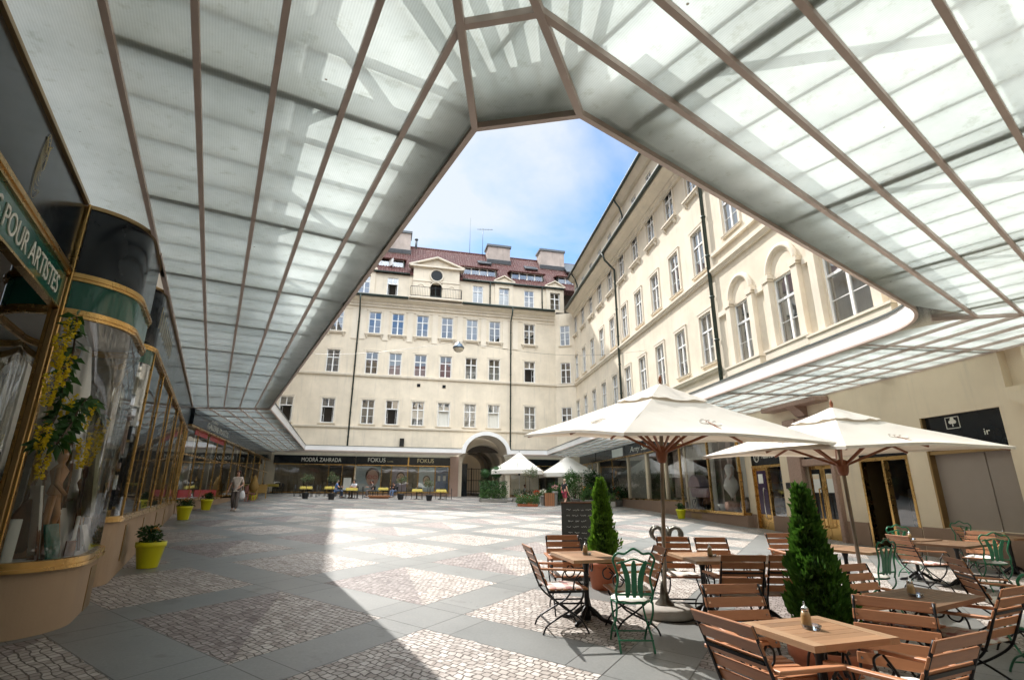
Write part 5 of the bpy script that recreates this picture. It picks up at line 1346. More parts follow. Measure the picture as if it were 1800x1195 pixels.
mb = MB(); mb.lathe([(.10,0),(.10,.03),(.02,.05),(.02,.4)], 12); mb.build('base', M['woodlt'], wm)
mb = MB(); mb.lathe([(.03,.62),(.07,.68),(.05,.78),(.09,.92),(.03,1.0),(.05,1.04),(.055,1.1),(.02,1.16)], 12)
mb.tube([(-.05,0,.65),(-.07,0,.45),(-.06,0,.05)], [.04,.035,.02], 7); mb.tube([(.05,0,.65),(.1,-.05,.45),(.08,.02,.05)], [.04,.035,.02], 7); mb.tube([(-.09,0,.94),(-.17,-.03,.78),(-.1,-.12,.66)], [.03,.025,.02], 7); mb.tube([(.09,0,.94),(.17,0,.76),(.2,-.05,.58)], [.03,.025,.02], 7); mb.build('body', M['woodlt'], wm)
bk = [('white_box', 'upright white paint box with green label on the vitrine floor', 7.45, 1.75, .14, .10, .42, 'paper'), ('sketch_pad', 'tilted white sketch pad at the front of the vitrine', 8.1, 1.32, .10, .02, .42, 'paper'), ('wooden_case', 'brown wooden paint case lying on the vitrine floor', 8.0, 1.75, .3, .2, .22, 'woodlt'), ('plank_frame', 'brown picture frame standing at the back of the vitrine', 7.62, 1.95, .16, .03, .8, 'wooddk'), ('green_board', 'green board at the left inside the vitrine', 7.5, 2.1, .02, .2, 1.1, 'green_sign'), ('white_canvas', 'blank white canvas leaning behind the wooden figure', 7.95, 2.0, .22, .03, 1.0, 'cloth')]
for nm, lab, u, y, a, b, h, m in bk:
    mb = MB(); t_ = rnd.uniform(-.08, .08); mb.obox((0,0,h/2), Vector((a/2,0,0)), Vector((0,b/2,0)), Vector((t_*h/2,0,h/2))); o = mb.build(nm, M[m], None, vit(u, y, -.72), RA+rnd.uniform(-.5,.5), bevel=.006); tag(o, lab, nm.split('_')[-1])
bd = MB(); bd.box(-.55,.55,-.012,.012,0,2.1); o = bd.build('brightening_board', M['cloth'], None, vit(8.3, 2.12, -.70), RA+.12); tag(o, 'tall white board added to brighten the rear of the rounded vitrine', 'board')  # white panel added behind the goods to brighten the vitrine
for k_, (u, y, h, lab) in enumerate(((7.62,1.42,.36,'small upright sketchbook at the left front of the vitrine floor'), (8.55,1.28,.30,'tilted cream paper block at the right front of the vitrine floor'), (8.85,1.5,.55,'rolled drawing paper standing at the right end of the vitrine'), (7.9,1.30,.16,'little brown tin of brushes on the vitrine floor'))):
    mb = MB()
    if k_ in (2, 3): mb.lathe([(.05,0),(.05,h),(.035,h),(.03,.02)], 12)
    else: mb.obox((0,0,h/2), Vector((.10,0,0)), Vector((0,.012,0)), Vector((0,.05,h/2)))
    o = mb.build(('sketchbook','paper_block','paper_roll','brush_tin')[k_], M[('green_sign','cloth','paper','woodlt')[k_]], None, vit(u, y, -.72), RA+.3*k_-.4); tag(o, lab, ('sketchbook','paper block','paper roll','brush tin')[k_])
for k_, (u, y, dx, dy, h) in enumerate(((7.55,1.5,.10,.12,.95),(7.95,1.4,-.12,.10,.8),(8.2,1.34,.16,.05,1.0),(8.55,1.32,-.10,.1,.85))):
    mb = MB(); mb.tube([(0,0,0),(dx,dy,h*.86)], .016, 7); mb.tube([(dx,dy,h*.86),(dx*1.12,dy*1.12,h*.95),(dx*1.17,dy*1.17,h)], [.022,.034,.008], 8)
    o = mb.build('giant_brush', M['woodlt' if k_ % 2 else 'wooddk'], None, vit(u, y, -.72), RA); tag(o, ('oversized dark paint brush leaning at the left of the vitrine','oversized light paint brush beside the wooden figure','oversized dark paint brush leaning before the easel','oversized light paint brush at the right of the vitrine')[k_], 'brush')
for k_, (u, y, w_, h, lab) in enumerate(((7.7,1.62,.3,.75,'large blank canvas standing left of the wooden figure in the vitrine'), (8.15,1.45,.22,.5,'small blank canvas standing before the easel in the vitrine'), (8.8,1.42,.3,.7,'blank canvas at the right end of the vitrine'))):
    mb = MB(); mb.obox((0,0,h/2), Vector((w_/2,0,0)), Vector((0,.012,0)), Vector((0,.06,h/2))); o = mb.build('blank_canvas', M['cloth'], None, vit(u, y, -.71), RA+(.5,-.2,.3)[k_]); tag(o, lab, 'canvas')
# white paper cone draped from the top
cn = MB(); nn = 26; vs = []
for j, (r_, e) in enumerate(((.08,2.45),(.20,1.9),(.31,1.2),(.38,.5),(.45,-.1))):
    for i in range(nn):
        a = 2*PI*i/nn; rr = r_*(1+.16*math.sin(5*a+j)); vs.append((rr*math.cos(a)+.1*j*.4, rr*math.sin(a)*.55, e))
cn.add(vs, [(j*nn+i, j*nn+(i+1)%nn, (j+1)*nn+(i+1)%nn, (j+1)*nn+i) for j in range(4) for i in range(nn)], True)
o = cn.build('draped_cloth', M['cloth'], None, vit(8.62, 1.72, -.62), RA); tag(o, 'white cloth draped like a cone inside the rounded vitrine', 'cloth')
# laburnum branches with yellow flowers
M['labyel'] = leafmat('yellow_blossom', (.56,.40,.012), (.78,.62,.04), .6, .3); M['lableaf'] = leafmat('branch_leaf', (.02,.06,.015), (.05,.13,.03), .4, .25); M['twig'] = mat('twig', (.08,.05,.03), .8)
def VA(px, py, n):
    r = ray(px, py); q = r*(n/(r.x*NA.x+r.y*NA.y)); return (q.x*DA.x+q.y*DA.y, -n, q.z)
def laburnum(label, pts, clusters):
    t = thing('flower_branch', label, 'flower branch', vit(*pts[0]), RA, 'yellow blossom branches in the vitrine')
    o = vit(*pts[0]); inv = Matrix.Rotation(-RA, 3, 'Z')
    lp = [inv @ (vit(*p)-o) for p in pts]
    mb = MB(); sp = spline(lp, 6); mb.tube(sp, [.010*(1-.6*i/len(sp)) for i in range(len(sp))], 5); mb.build('twig', M['twig'], t)
    lf = MB()
    for p in sp:
        for k in range(4):
            d = Vector((rnd.uniform(-1,1), rnd.uniform(-1,1), rnd.uniform(-.8,.2))); lf.leaf(p, d, rnd.uniform(.10,.17), .06, .03)
    lf.build('leaves', M['lableaf'], t)
    for (u, y, e, ln) in clusters:
        c = inv @ (vit(u, y, e)-o); fl = MB()
        for k in range(int(ln*560)):
            s_ = rnd.random(); r_ = .056*(1-.75*s_); a = rnd.uniform(0, 2*PI)
            fl.leaf(c + Vector((r_*math.cos(a)*rnd.random()**.4, r_*math.sin(a)*rnd.random()**.4, -ln*s_)), (math.cos(a), math.sin(a), rnd.uniform(-.6,.3)), .034, .028)
        fl.build('blossom', M['labyel'], t)
laburnum('yellow laburnum branch hanging down the middle of the vitrine from its brass ring', [VA(x,y,-1.42) for x,y in ((135,556),(128,620),(112,680),(98,735),(68,782))],
    [VA(x,y,-1.40)+(l*.75,) for x,y,l in ((128,562,.28),(112,588,.40),(118,622,.42),(95,655,.40),(122,690,.36),(80,745,.30),(84,780,.42))])
laburnum('shorter yellow laburnum branch reaching right across the vitrine', [VA(x,y,-1.30) for x,y in ((100,780),(125,745),(140,718),(158,700),(178,730))],
    [VA(x,y,-1.28)+(l*.75,) for x,y,l in ((158,705,.40),(182,735,.55),(150,770,.42),(168,760,.5))])
# ================================================================ café furniture
def on(x, y): return Vector((x, y, gz(x, y)))
def make_armchair(label):
    t = thing('folding_armchair', label, 'chair', (0,0,0), 0, 'wooden folding armchairs of the café')
    mb = MB()
    for i in range(6):
        y = -.19+.078*i; mb.box(-.225, .225, y, y+.062, .435+.006*abs(i-2.5)*.4, .455+.006*abs(i-2.5)*.4)
    mb.build('seat', M['slat'], t, bevel=.004)
    mb = MB()
    for i in range(5):
        zc = .535+.084*i; yc = -.235-.036*i*(1+.04*i)
        mb.obox((0, yc, zc), Vector((.245,0,0)), Vector((0,.008,.002)), Vector((0,-.014,.033)))
    bk = mb.build('backrest', M['slat'], t, bevel=.004)
    mb = MB()
    for i in range(5):
        for s in (-1, 1): mb.obox((s*.215, -.225-.036*i*(1+.04*i), .535+.084*i), Vector((.007,0,0)), Vector((0,.004,.001)), Vector((0,0,.007)))
    mb.build('bolts', M['chrome'], bk)
    for s in (-1, 1):
        mb = MB(); X = s*.232
        mb.tube(spline([(X,-.405,.90),(X,-.32,.70),(X,-.24,.50),(X,-.17,.38),(X,-.02,.26),(X,.14,.16),(X,.22,.06),(X,.25,.0)], 4), .0105, 6)
        mb.tube(spline([(X*.93,.20,.44),(X*.93,.19,.36),(X*.93,.10,.26),(X*.93,-.06,.18),(X*.93,-.22,.09),(X*.93,-.27,.0)], 4), .0105, 6)
        mb.bar((X,-.22,.43), (X,.22,.43), .012, .025)
        mb.build('side_frame', M['iron'], t)
        ar = MB(); ar.obox((s*.265, -.05, .665), Vector((.024,0,0)), Vector((0,.25,-.012)), Vector((0,.0005,.011)))
        a = ar.build('armrest', M['slaty'], t, bevel=.004)
        mb = MB(); mb.tube(spline([(s*.262,.19,.645),(s*.262,.245,.60),(s*.262,.235,.53),(s*.262,.17,.51),(s*.262,.13,.56),(s*.262,.165,.59)], 4), .009, 5)
        mb.tube(spline([(s*.25,.175,.64),(s*.245,.10,.55),(s*.235,.08,.45)], 4), .009, 5); mb.build('arm_scroll', M['iron'], a)
    for y_, z_ in ((.18,.13), (-.20,.11), (-.33,.71)): mb = MB(); mb.bar((-.222,y_,z_), (.222,y_,z_), .012, .02); mb.build('stretcher', M['iron'], t)
    return t
def make_greenchair(label):
    t = thing('iron_chair', label, 'chair', (0,0,0), 0, 'green iron chairs of the café')
    yb = lambda zz_: -.20 - .16*(zz_-.45)
    pts = [(-.17,.45),(-.19,.55),(-.165,.68),(-.195,.80),(-.215,.87),(-.17,.93),(-.10,.925),(-.05,.955),(0,.975)]
    full = pts + [(-x, zz_) for x, zz_ in reversed(pts[:-1])]
    mb = MB(); mb.tube(spline([(x, yb(zz_), zz_) for x, zz_ in full], 4), .0125, 6)
    mb.tube(spline([(-.18,yb(.83),.83),(-.09,yb(.85),.85),(0,yb(.875),.875),(.09,yb(.85),.85),(.18,yb(.83),.83)], 4), .010, 5)
    mb.bar((-.185,yb(.53),.53), (.185,yb(.53),.53), .018, .018); mb.build('back_frame', M['greeniron'], t)
    for s in (-1, 0, 1):
        mb = MB(); L_ = []; R_ = []
        for i in range(11):
            f = i/10; zz_ = .50+.36*f; c_ = s*(.072+.055*f**1.6 - .022*math.sin(PI*f)); w = .0215+.0075*math.sin(PI*f*1.0)
            if f > .93: w *= .45
            if f < .06: w *= .6
            L_.append((c_-w, zz_)); R_.append((c_+w, zz_))
        vs = []; 
        for d in (.006, -.006):
            vs += [(x, yb(zz_)+d, zz_) for x, zz_ in L_] + [(x, yb(zz_)+d, zz_) for x, zz_ in R_]
        fs = []
        for i in range(10): fs += [(i,i+1,12+i,11+i), (22+i,33+i,34+i,23+i), (i,22+i,23+i,i+1), (11+i,12+i,34+i,33+i)]
        fs += [(10, 32, 43, 21), (0, 11, 33, 22)]
        mb.add(vs, fs); mb.build('splat', M['greeniron'], t)
    mb = MB(); mb.lathe([(.20,.435),(.215,.445),(.20,.455)], 20); mb.v = [(x*1.0, y, zz_) for x, y, zz_ in mb.v]; mb.build('seat', M['greeniron'], t)
    for s in (-1, 1):
        mb = MB(); X = s*.185
        mb.tube(spline([(X,-.20,.46),(X,-.19,.36),(X,-.06,.24),(X,.10,.16),(X,.21,.05),(X,.24,.0)], 4), .011, 6)
        mb.tube(spline([(X*.92,.18,.44),(X*.92,.16,.34),(X*.92,.03,.22),(X*.92,-.14,.12),(X*.92,-.24,.0)], 4), .011, 6); mb.build('leg_frame', M['greeniron'], t)
    for y_, z_ in ((.17,.11), (-.17,.10)): mb = MB(); mb.bar((-.18,y_,z_), (.18,y_,z_), .014, .014); mb.build('stretcher', M['greeniron'], t)
    return t
def make_table(label, w, d, dk=False):
    t = thing('cafe_table', label, 'table', (0,0,0), 0, 'wooden café tables')
    mb = MB(); b = .085; n = max(3, int((w-2*b)/.085)); pw = (d-2*b)/n
    for i in range(n): mb.box(-w/2+b+.002, w/2-b-.002, -d/2+b+pw*i+.0018, -d/2+b+pw*(i+1)-.0018, .716, .748)
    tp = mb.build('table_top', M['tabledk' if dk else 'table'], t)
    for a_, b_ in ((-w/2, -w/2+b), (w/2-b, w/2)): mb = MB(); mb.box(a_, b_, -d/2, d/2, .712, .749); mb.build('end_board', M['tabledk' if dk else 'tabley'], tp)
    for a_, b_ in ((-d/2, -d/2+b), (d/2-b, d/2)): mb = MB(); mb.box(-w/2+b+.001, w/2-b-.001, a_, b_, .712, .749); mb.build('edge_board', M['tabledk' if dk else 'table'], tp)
    mb = MB(); mb.lathe([(.05,.02),(.045,.10),(.032,.16),(.030,.60),(.045,.66),(.05,.70),(.14,.705),(.14,.712)], 14); mb.build('pedestal', M['iron'], t)
    mb = MB()
    for k in range(4):
        a = PI/4+PI/2*k; c_, s_ = math.cos(a), math.sin(a)
        mb.tube(spline([(.03*c_,.03*s_,.16),(.10*c_,.10*s_,.12),(.20*c_,.20*s_,.045),(.29*c_,.29*s_,.03),(.32*c_,.32*s_,.012)], 4), [.028]*8+[.024]*9, 7)
    mb.build('foot', M['iron'], t)
    return t
def plaid():
    m, nt, out = nodes('plaid_cushion_fabric'); b = N(nt, 'BsdfPrincipled', Roughness=.95); L(nt, b.outputs[0], out.inputs[0])
    tc = N(nt, 'TexCoord'); sx = N(nt, 'SeparateXYZ'); L(nt, tc.outputs['Object'], sx.inputs[0])
    fx = mathn(nt, 'LESS_THAN', mathn(nt, 'FRACT', mathn(nt, 'MULTIPLY', sx.outputs[0], 5.5)), .38); fy = mathn(nt, 'LESS_THAN', mathn(nt, 'FRACT', mathn(nt, 'MULTIPLY', sx.outputs[1], 5.5)), .38)
    k = mathn(nt, 'MULTIPLY', mathn(nt, 'ADD', fx, fy), .5)
    L(nt, ramp(nt, k, [(0, (.66,.62,.56)), (.5, (.52,.42,.38)), (1, (.40,.20,.19))]), b.inputs['Base Color'])
    b.inputs['Specular IOR Level'].default_value = .15
    return m
M['plaid'] = plaid(); M['cushw'] = mat('white_cushion_fabric', (.70,.67,.62), .95, var=.10, scale=12, spec=.15); M['cushb'] = mat('brown_cushion_fabric', (.30,.235,.19), .95, var=.12, scale=10, spec=.15); M['cushp'] = mat('pink_cushion_fabric', (.62,.02,.10), .9, var=.06)
def cushion_mesh(name, m, round_=False):
    mb = MB(); n = 14; vs = []
    for side in (1, -1):
        for i in range(n+1):
            for j in range(n+1):
                a = -1+2*i/n; b = -1+2*j/n
                h = (max(0, (1-a**4)*(1-b**4)))**.5
                tuft = .010*(math.exp(-((a-.4)**2+(b-.4)**2)*18)+math.exp(-((a+.4)**2+(b-.4)**2)*18)+math.exp(-((a-.4)**2+(b+.4)**2)*18)+math.exp(-((a+.4)**2+(b+.4)**2)*18))
                wv = .006*math.sin(7*a+3*b)*h
                x, y = a*.205, b*.205
                if round_: 
                    r_ = max(abs(a), abs(b)); l_ = math.hypot(a, b) or 1; x, y = a/l_*r_*.205, b/l_*r_*.205
                k_ = .012*math.sin(9*b)*abs(a)**5
                vs.append((x+k_, y+.012*math.sin(8*a)*abs(b)**5, .485 + side*(.026*h - (tuft if side > 0 else 0)*h) + (wv if side > 0 else 0)))
    m_ = (n+1)*(n+1); fs = []
    for i in range(n):
        for j in range(n):
            q = (i*(n+1)+j, (i+1)*(n+1)+j, (i+1)*(n+1)+j+1, i*(n+1)+j+1); fs.append(q); fs.append(tuple(m_+k for k in reversed(q)))
    mb.add(vs, fs, True); me = mb.mesh(name); me.materials.append(M[m]); return me
CU = {k: cushion_mesh('seat_cushion', k, k == 'cushw_r') for k in ('plaid', 'cushw', 'cushb', 'cushp')}
CU['round'] = cushion_mesh('seat_cushion', 'cushw', True)

arm0 = None; green0 = None
def face(v): return math.atan2(-v[0], v[1])          # rotation that turns local +y towards v
def chair(px, py, vx, vy, desc, cushion='plaid', kind='arm', h=.86, pos=None, back=.37):
    """chair placed by the survey of its back rail; faces (vx, vy)"""
    global arm0, green0
    v = Vector((vx, vy, 0)).normalized()
    p = pos if pos else G(px, py, h)
    base = on(p[0]+v.x*back, p[1]+v.y*back)
    rz = face(v)
    if kind == 'arm':
        lab = 'slatted armchair ' + desc
        if arm0 is None: arm0 = make_armchair(lab); c = arm0; c.location = base; c.rotation_euler = (0,0,rz)
        else: c = copy_tree(arm0, None, base, rz, lab)
    else:
        lab = 'green iron chair ' + desc
        if green0 is None: green0 = make_greenchair(lab); c = green0; c.location = base; c.rotation_euler = (0,0,rz)
        else: c = copy_tree(green0, None, base, rz, lab)
    if cushion:
        names = {'plaid':'plaid', 'cushw':'white', 'cushb':'brown', 'cushp':'bright pink', 'round':'round white'}
        o = bpy.data.objects.new('seat_cushion', CU[cushion]); COL.objects.link(o); o.location = base + Vector((0,0,-.026 if kind == 'arm' else -.022)); o.rotation_euler = (0,0,rz+rnd.uniform(-.08,.08))
        tag(o, names[cushion]+' cushion on chair '+desc, 'cushion', 'seat cushions')
    return c
def mid(a, b): return ((a[0]+b[0])/2, (a[1]+b[1])/2)
chair(*mid((920,957),(943,970)), 1, .18, 'left of the small table by the chalkboard', 'plaid')
chair(*mid((960,945),(1018,945)), .1, -1, 'behind the small table, in front of the chalkboard', 'cushw')
chair(*mid((1137,962),(1175,975)), -1, -.05, 'leaning back by the front parasol pole', 'cushw')
chair(*mid((1162,948),(1204,948)), -.05, -1, 'at the left end of the far side of the double table', 'cushw')
chair(*mid((1226,949),(1274,949)), .0, -1, 'at the middle of the far side of the double table', 'cushw')
chair(*mid((1275,983),(1335,983)), .05, 1, 'seen from behind, left on the near side of the double table', 'cushb')
chair(*mid((1367,982),(1410,984)), .05, 1, 'beside the tall conifer at the near side of the double table', 'cushb')
chair(*mid((1245,1036),(1332,1036)), .12, -1, 'on the far side of the front table, left of the tall conifer', None)
chair(*mid((1227,1078),(1325,1112)), 1, .40, 'at the lower left corner of the front table', 'cushw')
chair(*mid((1350,941),(1392,941)), .1, -1, 'behind the tall conifer, nearest the brass doors', None)
chair(*mid((1474,998),(1528,998)), .35, -.9, 'right of the tall conifer behind the dark table', 'plaid')
chair(*mid((1511,1056),(1626,1073)), -.62, -.78, 'between the front table and the dark table, front slats sunlit', 'cushw')
chair(*mid((1740,1050),(1815,1034)), -.45, .9, 'at the right edge of the picture by the dark table', 'plaid')
chair(*mid((1632,1143),(1722,1122)), -.42, .9, 'in the lower right corner with its back to us', 'plaid')
chair(*mid((1555,941),(1606,947)), 1, .1, 'left of the two small tables near the open shop door', 'plaid')
chair(*mid((1662,988),(1702,983)), .85, -.25, 'leaning back in the middle of the right-hand group', 'cushw')
chair(*mid((1665,927),(1706,930)), .9, -.35, 'before the grey shutter, left of the sunlit slats', None)
chair(*mid((1693,934),(1752,942)), -.75, -.6, 'with bright sunlit slats beyond the two small tables', 'cushw')
g1 = chair(0, 0, .0, 1, 'nearest the camera at the small left table', 'round', 'green', pos=(1.27, 5.78), back=.24)
chair(*mid((1558,922),(1600,926)), -.1, -1, 'half hidden behind the tables by the open shop door', 'round', 'green', h=.95, back=.22)
chair(0, 0, -.2, -1, 'against the grey shutter at the far right', None, 'green', pos=(10.75, 13.0), back=.22)
chair(0, 0, -.45, 1, 'standing alone right of the tall conifer on bright paving', 'round', 'green', pos=(5.25, 7.75), back=.24)
chair(*mid((1722,938),(1763,938)), .35, 1, 'seen from behind right of the two small tables', 'round', 'green', h=.95, back=.22)
chair(0, 0, .25, 1, 'cut by the right edge behind the slatted armchair', 'round', 'green', pos=(4.85, 5.1), back=.24)
chair(0, 0, -1, .2, 'by the last table at the right edge', 'cushp', 'arm', pos=(11.2, 11.0), back=.37)

def table(px4, label, pos=None, w=.7, d=.62, rz=0.0):
    if px4:
        ps = [G(*p, .75) for p in px4]; c = sum(ps, Vector())/4
        e = (ps[2]-ps[3] + ps[1]-ps[0]); f = (ps[0]-ps[3] + ps[1]-ps[2])
        w, d, rz = e.xy.length/2, f.xy.length/2, math.atan2(e.y, e.x); pos = (c.x, c.y)
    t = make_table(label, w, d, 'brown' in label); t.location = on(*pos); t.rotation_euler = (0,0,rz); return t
def top(t, lx, ly): 
    c, s = math.cos(t.rotation_euler.z), math.sin(t.rotation_euler.z); p = t.location
    return Vector((p.x+c*lx-s*ly, p.y+s*lx+c*ly, p.z+.7505))
t1 = table([(972,966),(1062,967),(1080,984),(1003,986)], 'small honey coloured café table left of the front parasol')
t2a = table([(1175,968),(1262,969),(1277,988),(1220,986)], 'left half of the double café table behind the front parasol', )
t2b = table(None, 'right half of the double café table, next to the tall conifer', (3.18, 7.05), .66, .85, .03)
t3 = table([(1451,957),(1500,955),(1516,966),(1466,972)], 'café table standing right behind the tall conifer', )
t4 = table([(1300,1088),(1427,1082),(1591,1121),(1434,1137)], 'pale wooden café table nearest the camera with a sugar shaker')
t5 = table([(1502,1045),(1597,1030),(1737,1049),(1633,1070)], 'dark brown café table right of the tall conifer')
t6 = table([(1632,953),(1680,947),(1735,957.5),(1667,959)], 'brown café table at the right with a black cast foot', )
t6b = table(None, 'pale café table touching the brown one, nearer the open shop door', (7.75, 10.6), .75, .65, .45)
t7 = table(None, 'café table in front of the grey shutter at the far right', (10.6, 11.7), .8, .7, .3)
# sugar shakers and glass ashtrays
def make_shaker(label):
    t = thing('sugar_shaker', label, 'sugar shaker', (0,0,0), 0, 'sugar shakers on the café tables')
    mb = MB(); mb.lathe([(.030,0),(.033,.02),(.030,.07),(.022,.10)], 16); mb.build('jar', M['sugar'], t)
    mb = MB(); mb.lathe([(.023,.10),(.024,.115),(.012,.128),(.006,.13),(.005,.155),(.003,.158)], 14); mb.build('lid', M['chrome'], t)
    return t
M['sugar'] = mat('cane_sugar', (.42,.27,.12), .35, var=.2, scale=60, coat=1.0)
M['ashclear'] = glass('ashtray_glass', (.86,.90,.90), .10)
sh0 = None
def shaker(p, label, ash=None):
    global sh0
    if sh0 is None: sh0 = make_shaker(label); sh0.location = p
    else: copy_tree(sh0, None, p, None, label)
    if ash:
        mb = MB(); mb.lathe([(.052,0),(.060,.022),(.054,.024),(.046,.008),(.0,.007)], 20); o = mb.build('ashtray', M['ashclear'], None, p + Vector((.015,-.03,0))); tag(o, ash, 'ashtray', 'glass ashtrays')
shaker(top(t4, -.02, .05), 'sugar shaker standing on the pale table nearest the camera', 'glass ashtray beside the shaker on the nearest table')
shaker(top(t5, -.02, .05), 'sugar shaker standing on the dark brown table', 'glass ashtray beside the shaker on the dark brown table')
shaker(top(t2a, .12, .0), 'sugar shaker standing on the double table behind the front parasol', 'glass ashtray beside the shaker on the double table')
shaker(top(t6b, -.15, -.05), 'sugar shaker standing on the pale table nearer the open shop door', 'glass ashtray beside the shaker on the pale far table')
shaker(top(t1, .02, .05), 'sugar shaker standing on the small left table by the chalkboard', 'glass ashtray on the small left table by the chalkboard')
shaker(top(t7, -.1, .0), 'sugar shaker standing on the table in front of the grey shutter')
mb = MB(); mb.lathe([(.03,0),(.028,.05),(.03,.055),(.0,.05)], 14); o = mb.build('tea_light', M['paper'], None, top(t2b, .0, .0)); tag(o, 'little white tea light on the right half of the double table', 'candle')

# ---------------------------------------------------------------- parasols
def cloth_mat():
    m, nt, out = nodes('cream_parasol_cloth'); d = N(nt, 'BsdfDiffuse'); t = N(nt, 'BsdfTranslucent'); mx = N(nt, 'MixShader'); mx.inputs[0].default_value = .22
    tc = N(nt, 'TexCoord'); nz = N(nt, 'TexNoise', Scale=2.5, Detail=5.0); L(nt, tc.outputs['Object'], nz.inputs['Vector'])
    c = mixc(nt, nz.outputs['Fac'], (.76,.72,.65), (.84,.81,.75)); L(nt, c, d.inputs[0]); L(nt, mixc(nt, .5, c, (.80,.62,.42)), t.inputs[0])
    n2 = N(nt, 'TexNoise', Scale=3.2, Detail=3.0, Distortion=.8); L(nt, tc.outputs['Object'], n2.inputs['Vector']); bp = N(nt, 'Bump'); bp.inputs['Strength'].default_value = .35; bp.inputs['Distance'].default_value = .03
    L(nt, n2.outputs['Fac'], bp.inputs['Height']); L(nt, bp.outputs[0], d.inputs['Normal'])
    L(nt, d.outputs[0], mx.inputs[1]); L(nt, t.outputs[0], mx.inputs[2]); L(nt, mx.outputs[0], out.inputs[0]); return m
M['cloth2'] = cloth_mat()
def parasol(label, base, lean, rz, hd, zr, zp, slab=True, valance=.0, rot0=0.0, name='parasol', grp='cream café parasols', wood='umbwood', polem='pole'):
    """square parasol: hd half diagonal, zr rim height, zp peak height above base; lean (x,y) tilt in radians"""
    t = thing(name, label, 'parasol', base, 0, grp)
    piv = Matrix.Rotation(lean[0], 4, 'Y') @ Matrix.Rotation(lean[1], 4, 'X')
    def X(p): return piv @ Vector(p)
    cs = [(hd*math.cos(rz+PI/2*k), hd*math.sin(rz+PI/2*k)) for k in range(4)]
    def surf(f, k, s, drop=0.0, scale=1.0, zp_=zp, zr_=zr):
        # f 0 at peak..1 at rim, s 0..1 along the side k
        a = Vector(cs[k]); b = Vector(cs[(k+1) % 4]); e = a.lerp(b, s)
        q = e*f*scale
        edge = 4*s*(1-s)
        zz_ = zp_ - (zp_-zr_)*(f**.93) - .10*edge*f*math.sin(PI*min(1, f))*1.0 + .045*edge*f*f - drop
        q = q*(1-.035*edge*f**3)
        return X((q.x, q.y, zz_ + .006*math.sin(13*f+9*s+k)*f))
    mb = MB(); nf, ns = 12, 12
    for k in range(4):
        for side in (0, .006):
            vs = [surf(.05+.95*i/nf, k, j/ns, side) for i in range(nf+1) for j in range(ns+1)]
            fs = [(i*(ns+1)+j, (i+1)*(ns+1)+j, (i+1)*(ns+1)+j+1, i*(ns+1)+j+1) for i in range(nf) for j in range(ns)]
            if side: fs = [tuple(reversed(f)) for f in fs]
            mb.add(vs, fs, True)
    cn = mb.build('canopy', M['cloth2'], t)
    vm = MB()
    for k in range(4):
        for i in range(ns):
            a, b = surf(1, k, i/ns), surf(1, k, (i+1)/ns); dz = Vector((0,0,-(valance or .035)))
            vm.add([a, b, b+dz, a+dz], [(0,1,2,3)])
    vm.build('valance', M['cloth2'], cn)
    mb = MB()
    for k in range(4):
        vs = [surf(f, k, j/8, -.05+.06*f, 1.0) + Vector((0,0,(.02 if (j % 4 == 2 and f > .25) else 0))) for f in (.0, .1, .2, .30) for j in range(9)]
        mb.add(vs, [(i*9+j, (i+1)*9+j, (i+1)*9+j+1, i*9+j+1) for i in range(3) for j in range(8)], True)
    mb.build('vent_cap', M['cloth2'], cn)
    if name == 'parasol':
        for k in range(4):
            mb = MB()
            for q in range(3):
                P = [surf(.66+.05*math.sin(2*PI*i/10)+.012*q, k, .46+.04*q+.035*math.cos(2*PI*i/10*1.2), -.006) for i in range(9)]
                mb.tube(P, .0035, 4)
            mb.build('printed_emblem', M['print'], cn)
    hubz = zr-.18
    mb = MB(); mb.lathe([(.05,hubz-.15),(.07,hubz-.10),(.085,hubz),(.075,hubz+.06),(.03,hubz+.08)], 12); mb.v = [tuple(X(v)) for v in mb.v]; mb.build('hub', M[wood], t)
    for k in range(8):
        e = Vector(cs[k//2]) if k % 2 == 0 else (Vector(cs[k//2])+Vector(cs[(k//2+1) % 4]))/2
        f1 = .97; a = X((e.x*.02, e.y*.02, zp-.16)); b = surf(f1, k//2, 0 if k % 2 == 0 else .5, .05)
        mb = MB(); mb.bar(a, b, .022, .03); r_ = mb.build('rib', M[wood], t)
        mb = MB(); mb.bar(X((e.x/e.length*.06, e.y/e.length*.06, hubz)), a.lerp(b, .5)+Vector((0,0,-.01)), .024, .034); mb.build('strut', M[wood], r_)
    mb = MB(); mb.tube([X((0,0,.08)), X((0,0,zp))], .026, 10); mb.build('pole', M[polem], t)
    mb = MB(); mb.lathe([(.026,zp+.0),(.034,zp+.03),(.014,zp+.05),(.026,zp+.09),(.018,zp+.13),(.003,zp+.17)], 10); mb.v = [tuple(X(v)) for v in mb.v]; mb.build('finial', M[wood], t)
    if slab:
        mb = MB(); mb.lathe([(.36,0),(.375,.02),(.365,.10),(.33,.125),(.0,.13)], 28); bs = mb.build('base_slab', M['concrete'], t)
        mb = MB(); mb.lathe([(.13,.12),(.12,.14),(.06,.20),(.042,.34),(.03,.42)], 14); mb.build('pole_socket', M['ptmetal'], bs)
    return t
pb = G(1160,1078); 
um1 = parasol('cream square café parasol nearest the camera on a round concrete slab', on(pb.x+.05, pb.y-.08), (R(1.8), R(4.6)), R(-26), 2.09, 2.25, 2.97)
um2 = parasol('cream square café parasol farther right, above the conifer and in front of the brass doors', on(4.87, 7.75), (R(-1.0), R(1.0)), R(-30), 1.94, 2.16, 2.78)
um3 = parasol('off-white market parasol at the left over the far café terrace', on(.62, 42.3), (0,0), R(38), 2.75, 2.3, 3.75, slab=True, valance=.28, name='market_parasol', grp='market parasols by the back wall', wood='iron', polem='white')
